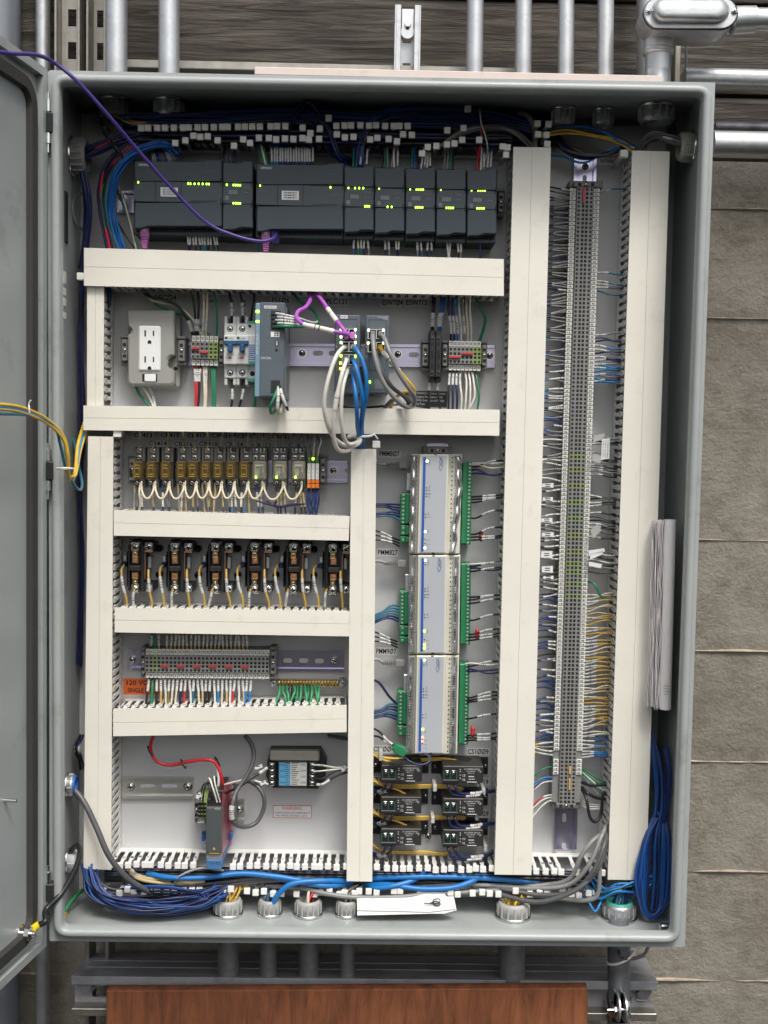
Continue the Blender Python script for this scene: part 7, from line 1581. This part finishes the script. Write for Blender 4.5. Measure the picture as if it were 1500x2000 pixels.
# bottom end of signal strip
for k, (y, c, y2) in enumerate(((1500, 'green', 1515), (1520, 'cyan', 1530), (1524, 'navy2', 1538), (1528, 'white', 1540), (1555, 'red', 1570), (1560, 'white', 1575), (1566, 'white', 1592))):
    wire([(sigx(y)-24, y, .03), (sigx(y)-34, y-2, .036), (1058, (y+y2)/2-4, .042), (1038, y2+6, .045)], .0013, c, '%s wire at the lower left end of the signal strip' % CN[c], 'wires at the lower end of the signal strip', sleeve=(.1, .5) if c in ('red', 'white') else None)
for k, pts in enumerate(([(1136, 1528, .03), (1155, 1534, .04), (1178, 1532, .045), (1196, 1528, .045)], [(1136, 1540, .03), (1145, 1560, .05), (1152, 1595, .055), (1163, 1605, .055), (1174, 1590, .05), (1178, 1550, .045), (1190, 1556, .045)], [(1137, 1538, .03), (1146, 1548, .045), (1165, 1558, .045), (1194, 1562, .045)])): wire(pts, .0026, 'black', ['black cable running straight right at the lower end of the signal strip', 'black cable hanging in a loop at the lower end of the signal strip', 'black cable sagging right at the lower end of the signal strip'][k], None, n=8)
for k in range(5): wire([(1138, 1502+k*3, .03), (1155, 1512+k*6, .04), (1175, 1525+k*8, .045), (1196, 1530+k*8, .045)], .0012, ['green', 'sgreen', 'white', 'green', 'grey'][k], ['green', 'light green', 'white', 'green', 'grey'][k]+' thin wire fanning right at the lower end of the signal strip', 'thin wires fanning right at the lower end of the signal strip')
for k in range(3): wire([(1137, 1565+k*4, .03), (1150, 1570+k*5, .036), (1165, 1572+k*4, .04), (1190, 1575+k*3, .04)], .0013, 'white', 'white thin wire right of the last signal block', 'white thin wires at the last signal block')

# ================================================================== cables along the cabinet bottom
gb = 'cables along the cabinet bottom'
bundle(5, [(185, 1705, .05), (205, 1735, .06), (260, 1742, .065), (330, 1740, .06), (420, 1728, .06), (520, 1716, .06), (640, 1716, .05), (720, 1722, .04)], 6, .0030, ['grey', 'dgrey', 'grey'], '% cable sweeping along the cabinet bottom at the left', gb, name='control_cable', cat='cable', n=8)
bundle(26, [(170, 1692, .06), (182, 1738, .075), (215, 1762, .085), (270, 1772, .09), (330, 1772, .088), (385, 1762, .08), (435, 1740, .07)], 13, .0018, ['navy2', 'blue', 'navy2', 'blue', 'navy'], '% wire in the coil lying in the lower left corner', 'coiled blue wire in the lower left corner', dsp=.03, jt=.42)
bundle(14, [(180, 1700, .07), (200, 1748, .085), (260, 1765, .095), (340, 1762, .09), (400, 1748, .08), (330, 1735, .06), (250, 1735, .05)], 13, .0017, ['navy2', 'navy', 'navy', 'blue'], '% wire looping back in the lower left corner', 'coil', dsp=.03, jt=.5)
bundle(5, [(430, 1752, .085), (360, 1768, .10), (290, 1772, .105), (230, 1762, .10), (190, 1738, .09), (175, 1706, .07)], 9, .0020, ['blue', 'navy2'], '% wire lying across the front of the coil in the lower left corner', 'coiled blue wire in the lower left corner')
for k, pts in enumerate(([(288, 1706, .07), (330, 1714, .085), (400, 1714, .085), (470, 1706, .08), (540, 1712, .08), (610, 1722, .075), (690, 1722, .05)], [(530, 1770, .085), (545, 1745, .09), (575, 1725, .09), (640, 1720, .08), (700, 1722, .05)], [(510, 1708, .06), (580, 1722, .08), (640, 1730, .08), (690, 1725, .05)], [(690, 1718, .05), (760, 1714, .07), (840, 1712, .075), (930, 1714, .07), (1040, 1722, .06), (1120, 1722, .05), (1180, 1715, .04)], [(700, 1728, .05), (760, 1728, .075), (820, 1736, .08), (880, 1734, .08), (920, 1722, .075), (940, 1708, .06)], [(710, 1722, .05), (728, 1734, .07), (760, 1732, .08), (800, 1722, .075), (830, 1706, .06)])):
    wire(pts, .0042, 'netblue', ['bright blue cable along the left half of the cabinet bottom', 'bright blue cable rising from the second floor bushing', 'bright blue cable crossing left of the middle duct foot', 'bright blue cable along the right half of the cabinet bottom', 'bright blue cable sagging right of the middle duct foot', 'bright blue cable curving up right of the middle duct foot'][k], 'bright blue cables along the cabinet bottom', name='network_cable', cat='cable', n=10, seg=7)
for k, pts in enumerate(([(520, 1730, .06), (590, 1735, .075), (640, 1746, .085), (700, 1753, .085), (780, 1752, .085), (850, 1745, .08), (950, 1740, .07), (1050, 1730, .07), (1110, 1722, .07)], [(740, 1735, .05), (830, 1730, .06), (930, 1728, .065), (1040, 1735, .075), (1110, 1728, .09), (1150, 1690, .10), (1172, 1640, .09), (1185, 1610, .07)], [(900, 1722, .05), (980, 1736, .07), (1060, 1748, .085), (1120, 1740, .10), (1160, 1700, .11), (1180, 1650, .10), (1186, 1620, .07)], [(960, 1742, .07), (1030, 1760, .095), (1075, 1758, .105), (1130, 1735, .11), (1168, 1695, .10), (1186, 1640, .08)], [(1045, 1733, .06), (1110, 1718, .085), (1135, 1672, .095), (1160, 1640, .09), (1186, 1624, .07)], [(1050, 1748, .06), (1100, 1755, .075), (1145, 1758, .085), (1168, 1745, .09), (1172, 1690, .09), (1180, 1650, .07)])):
    wire(pts, .0036, ['grey', 'grey', 'dgrey', 'dgrey', 'grey', 'grey'][k], ['grey cable crossing over the folded paper at the cabinet bottom', 'grey cable climbing into the far right duct, outermost', 'dark grey cable climbing into the far right duct', 'thick dark grey cable lowest of those climbing into the far right duct', 'grey cable bending up early toward the far right duct', 'grey cable looping nearest the metal bushing'][k], 'grey cables along the cabinet bottom', name='control_cable', cat='cable', n=10, seg=7)
bundle(4, [(255, 1702, .06), (275, 1716, .07), (330, 1722, .07), (400, 1722, .06)], 5, .0026, ['tan', 'grey', 'cream'], '% cable tucked under the open duct at the left', 'pale cables under the open duct', name='control_cable', cat='cable')
bundle(5, [(900, 1728, .03), (980, 1726, .035), (1080, 1728, .04), (1160, 1725, .04)], 9, .0022, ['grey', 'purple', 'tan', 'blue', 'cream'], '% cable lying deep along the cabinet bottom at the right', 'mixed cables deep at the cabinet bottom', name='control_cable', cat='cable')
wire([(436, 1705, .06), (400, 1700, .08), (355, 1704, .08), (335, 1724, .08)], .0016, 'black', 'thin black wire arching by the foot of the isolator module', None)
wire([(436, 1700, .08), (390, 1696, .09), (350, 1712, .09), (338, 1730, .08)], .0018, 'netgrey', 'thin light grey wire arching by the foot of the isolator module', None)
# risers from the floor bushings
def risers(px, py, n, cols, rad, lab, grp, h=30, r=.0017):
    begin()
    for i in range(n):
        a = R.uniform(0, 6.28); q = math.sqrt(R.random())*rad; x = px+q*math.cos(a); dd = .075+q*math.sin(a)/S(.075)*1.0; c = cols[i % len(cols)]
        wire([(x, py+10, dd), (x+R.uniform(-1, 1), py-4, dd), (x+R.uniform(2, 14), py-h*.7, dd-.008), (x+R.uniform(4, 30), py-h-R.uniform(0, 8), .055)], r, c, lab.replace('%', CN[c]), grp)
    end('wire_bundle', lab.replace('% wire rising', ' and '.join(dict.fromkeys(CN[c] for c in cols[:3]))+' wires rising'), 'wire bundle')
risers(445, 1765, 14, ['gold', 'yellow', 'gold'], 17, '% wire rising from the leftmost floor bushing', 'wires rising from the leftmost floor bushing', 38)
risers(527, 1768, 7, ['teal', 'cyan', 'blue', 'navy'], 12, '% wire rising from the second floor bushing', 'wires rising from the second floor bushing', 34)
risers(602, 1764, 8, ['red', 'cream', 'white', 'black', 'cyan', 'red'], 16, '% wire rising from the third floor bushing', 'wires rising from the third floor bushing', 36, .0024)
risers(677, 1766, 6, ['white', 'cream', 'black', 'tan'], 11, '% wire rising from the small bushing left of the folded paper', 'wires rising from the fourth floor bushing', 34)
risers(1002, 1768, 22, ['yellow', 'gold', 'yellow'], 21, '% wire rising from the large bushing right of the folded paper', 'wires rising from the large floor bushing', 22)
risers(1209, 1775, 14, ['cyan', 'blue', 'teal', 'navy2'], 20, '% wire rising from the metal bushing at the right end', 'wires rising from the metal bushing', 46)
wire([(1209, 1775, .075), (1210, 1755, .075), (1211, 1722, .07)], .003, 'white', 'white sleeved cable end standing in the metal bushing', None, n=8)
bundle(8, [(1148, 1725, .06), (1170, 1745, .075), (1200, 1738, .085), (1240, 1730, .08), (1280, 1715, .07)], 12, .0018, ['cyan', 'blue', 'teal'], '% wire tangled above the metal bushing', 'blue wires tangled above the metal bushing')
wire([(1178, 1745, .07), (1172, 1765, .085), (1162, 1780, .09), (1150, 1762, .085), (1140, 1750, .07)], .002, 'cyan', 'bright blue wire end drooping left of the metal bushing', None)
# coil at the right wall
gc = 'coiled blue cable along the right wall'
begin()
for i in range(8):
    o = R.uniform(-1, 1); e = R.uniform(-1, 1)
    wire([(1272+o*4, 1430+e*10, .05), (1284+o*6+R.uniform(-4, 4), 1480, .065), (1290+o*10, 1540, .07), (1286+o*10+R.uniform(-3, 3), 1590, .075), (1276+o*12, 1640+e*10, .085), (1272+o*16, 1720+e*8, .09), (1268+o*14, 1778+e*6, .09)], .0022, R.choice(['blue', 'navy2', 'blue']), 'blue cable strand hanging behind the far right duct', gc, n=7)
for i in range(12):
    o = R.uniform(-1, 1); e = R.uniform(-1, 1); w_ = R.uniform(.1, 1.05); o *= 1.2
    wire([(1290+o*6, 1585+e*8, .07), (1290+18*w_+o*3, 1630+e*6, .085), (1290+20*w_, 1700+e*8, .09), (1288+14*w_, 1765+e*6, .09), (1275+o*6, 1790+e*4, .095), (1262-8*w_, 1775, .095), (1256-10*w_+o*4, 1715+e*10, .10), (1262-6*w_, 1650+e*8, .095), (1280+o*5, 1598, .08)], .0023, R.choice(['blue', 'blue', 'navy2']), 'blue cable loop hanging in the lower right corner', gc, n=7)
for i in range(5):
    o = R.uniform(-1, 1); wire([(1302+o*5, 1455+i*3, .08), (1308+o*3, 1500, .085), (1307+o*3, 1550, .085), (1296+o*6, 1610, .08)], .0024, 'navy2', 'dark blue cable arching beside the right inner wall', gc, n=7)
end('cable_coil', 'big coil of blue cable hanging along the right inner wall', 'cable coil')
bundle(5, [(158, 1440, .03), (150, 1462, .06), (154, 1480, .05), (162, 1500, .03)], 6, .002, ['black', 'navy', 'grey', 'black'], '% wire end poking out left of the tall left duct', 'wire ends left of the tall left duct')

# ================================================================== papers
t = T('drawing_roll', 'thick stack of rolled paper drawings standing against the right inner wall', 'paper roll', U(1295, 1392, .08))
q0, q1 = U(1309, 1015, .118), U(1299, 1385, .118)
mb = MB(); n = 40; pl = []
for k in range(n+1):
    a = k/n*2*math.pi*1.6-1.2; rr_ = .0075+.0015*k/n; pl.append((rr_*math.cos(a), rr_*math.sin(a)))
vs = []
for (x, y) in pl: vs += [Vector((q0.x+x, q0.y+y, q0.z)), Vector((q1.x+x, q1.y+y, q1.z))]
mb.add(vs, [(2*k, 2*k+2, 2*k+3, 2*k+1) for k in range(n)], 0, True)
mb.build('rolled_sheet', P('blueprint_paper', (.74, .73, .72), .6, var=.05, scale=10), t)
mb = MB()
for yy in (1050, 1063, 1100, 1322, 1335, 1365, 1380): mb.bx(1302-(yy-1015)*.027, yy, 1319-(yy-1015)*.027, yy+1, .118, .1275)
mb2 = MB()
for j, s_ in enumerate(('SIS ENGINEERING', 'CONTROLS LLC', 'I & C DRAWINGS', 'SHEET 1 OF 42')): fit(mb2, s_, 1303+0*j, 1340+j*5.5, .1285, 2.6, 14, 0)
mb2.build('title_print', ink, t)
mb = MB(); n = 22
for s_ in range(15):
    x0 = 1275+s_*1.7; vs = []; y0 = 1014+R.uniform(0, 5); y1 = 1384+R.uniform(-3, 6)-abs(s_-10)*.9
    for j in range(n+1):
        yy = y0+(y1-y0)*j/n; w = noise.noise(Vector((j*.33, s_*.45, 1)))*3.2+noise.noise(Vector((j*1.1, s_*2.1, 5)))*.8; xx = x0-(yy-1012)*.030+w; f_ = .124+.004*noise.noise(Vector((j*.4, s_*1.7, 9)))-abs(s_-7)*.0012
        vs += [U(xx, yy, f_), U(xx+.75, yy, f_+.0004), U(xx-2, yy, .05), U(xx-1.2, yy, .05)]
    mb.add(vs, [(j*4+a, j*4+b, j*4+4+b, j*4+4+a) for j in range(n) for a, b in ((0, 1), (2, 0), (1, 3))], 0, True)
mb.build('loose_sheets', paper2, t)['kind'] = 'stuff'
mb = MB(); mb.qp([(1272, 1325), (1276, 1325), (1276, 1350), (1272, 1350)], .13, .1345, 0); 
t = T('folded_paper', 'folded white paper leaflets lying on the cabinet floor, black wire tie on top', 'paper', U(795, 1788, .1))
for k, (q, z) in enumerate((([(697, 1752), (868, 1747), (892, 1778), (868, 1784), (698, 1788)], 0), ([(699, 1757), (886, 1752), (891, 1775), (840, 1781), (698, 1778)], 1))):
    zz = zb_+th+.003+.005*k; vs = []
    for (x, y) in q:
        vs.append(U(x, y, .086+(y-1750)/40*.018+.003*k))
    vs2 = [v+Vector((0, 0, .0007)) for v in vs]
    for j, v in enumerate(vs2): v.z += .0004*math.sin(j*1.7+k)
    mb = MB(); m = len(vs); mb.add(vs+vs2, [list(range(m))[::-1], [m+j for j in range(m)]]+[(j, (j+1) % m, m+(j+1) % m, m+j) for j in range(m)]); mb.build('leaflet', paper, t)
mb = MB(); P0 = [(838, 1765), (852, 1760), (860, 1766), (850, 1768), (846, 1758), (858, 1756), (856, 1764), (828, 1764)]
mb.tube([CAMP+(RIGHT*((x-750)/FP)+UP*(-(y-1000)/FP)+FWD)*0+U(x, y, .1)-CAMP for x, y in P0], .0009, 6); mb.build('wire_tie', black, t)

# ================================================================== tell look-alikes apart by place; mark tiny joined details
for o in bpy.data.objects:
    if o.parent is not None and o.name.split('.')[0] in ('clip_grooves', 'terminal_recess', 'vent_slots', 'openings', 'wire_holes', 'screw_holes', 'recess', 'unlit_lamps', 'outlet_slots', 'label_print', 'terminal_openings', 'terminal_screws', 'printed_lines', 'slot_opening', 'green_bands', 'top_slots', 'latch_slots', 'terminal_divider', 'output_terminals', 'terminal_sockets', 'printing', 'title_print'): o['kind'] = 'stuff'
byl = {}
for o in bpy.data.objects:
    if o.parent is None and 'label' in o: byl.setdefault(o['label'], []).append(o)
for l, L_ in byl.items():
    if len(L_) < 2: continue
    xs = [o.location.x for o in L_]; zs = [o.location.z for o in L_]
    hor = max(xs)-min(xs) >= max(zs)-min(zs); L_.sort(key=lambda o: o.location.x if hor else -o.location.z)
    for i, o in enumerate(L_): o['label'] = l+', %s from %s' % (nth(i+1), 'left' if hor else 'top')
for o in bpy.data.objects:
    if 'label' in o and len(o['label'].split()) > 16: print('OVER', o.name, o['label'])
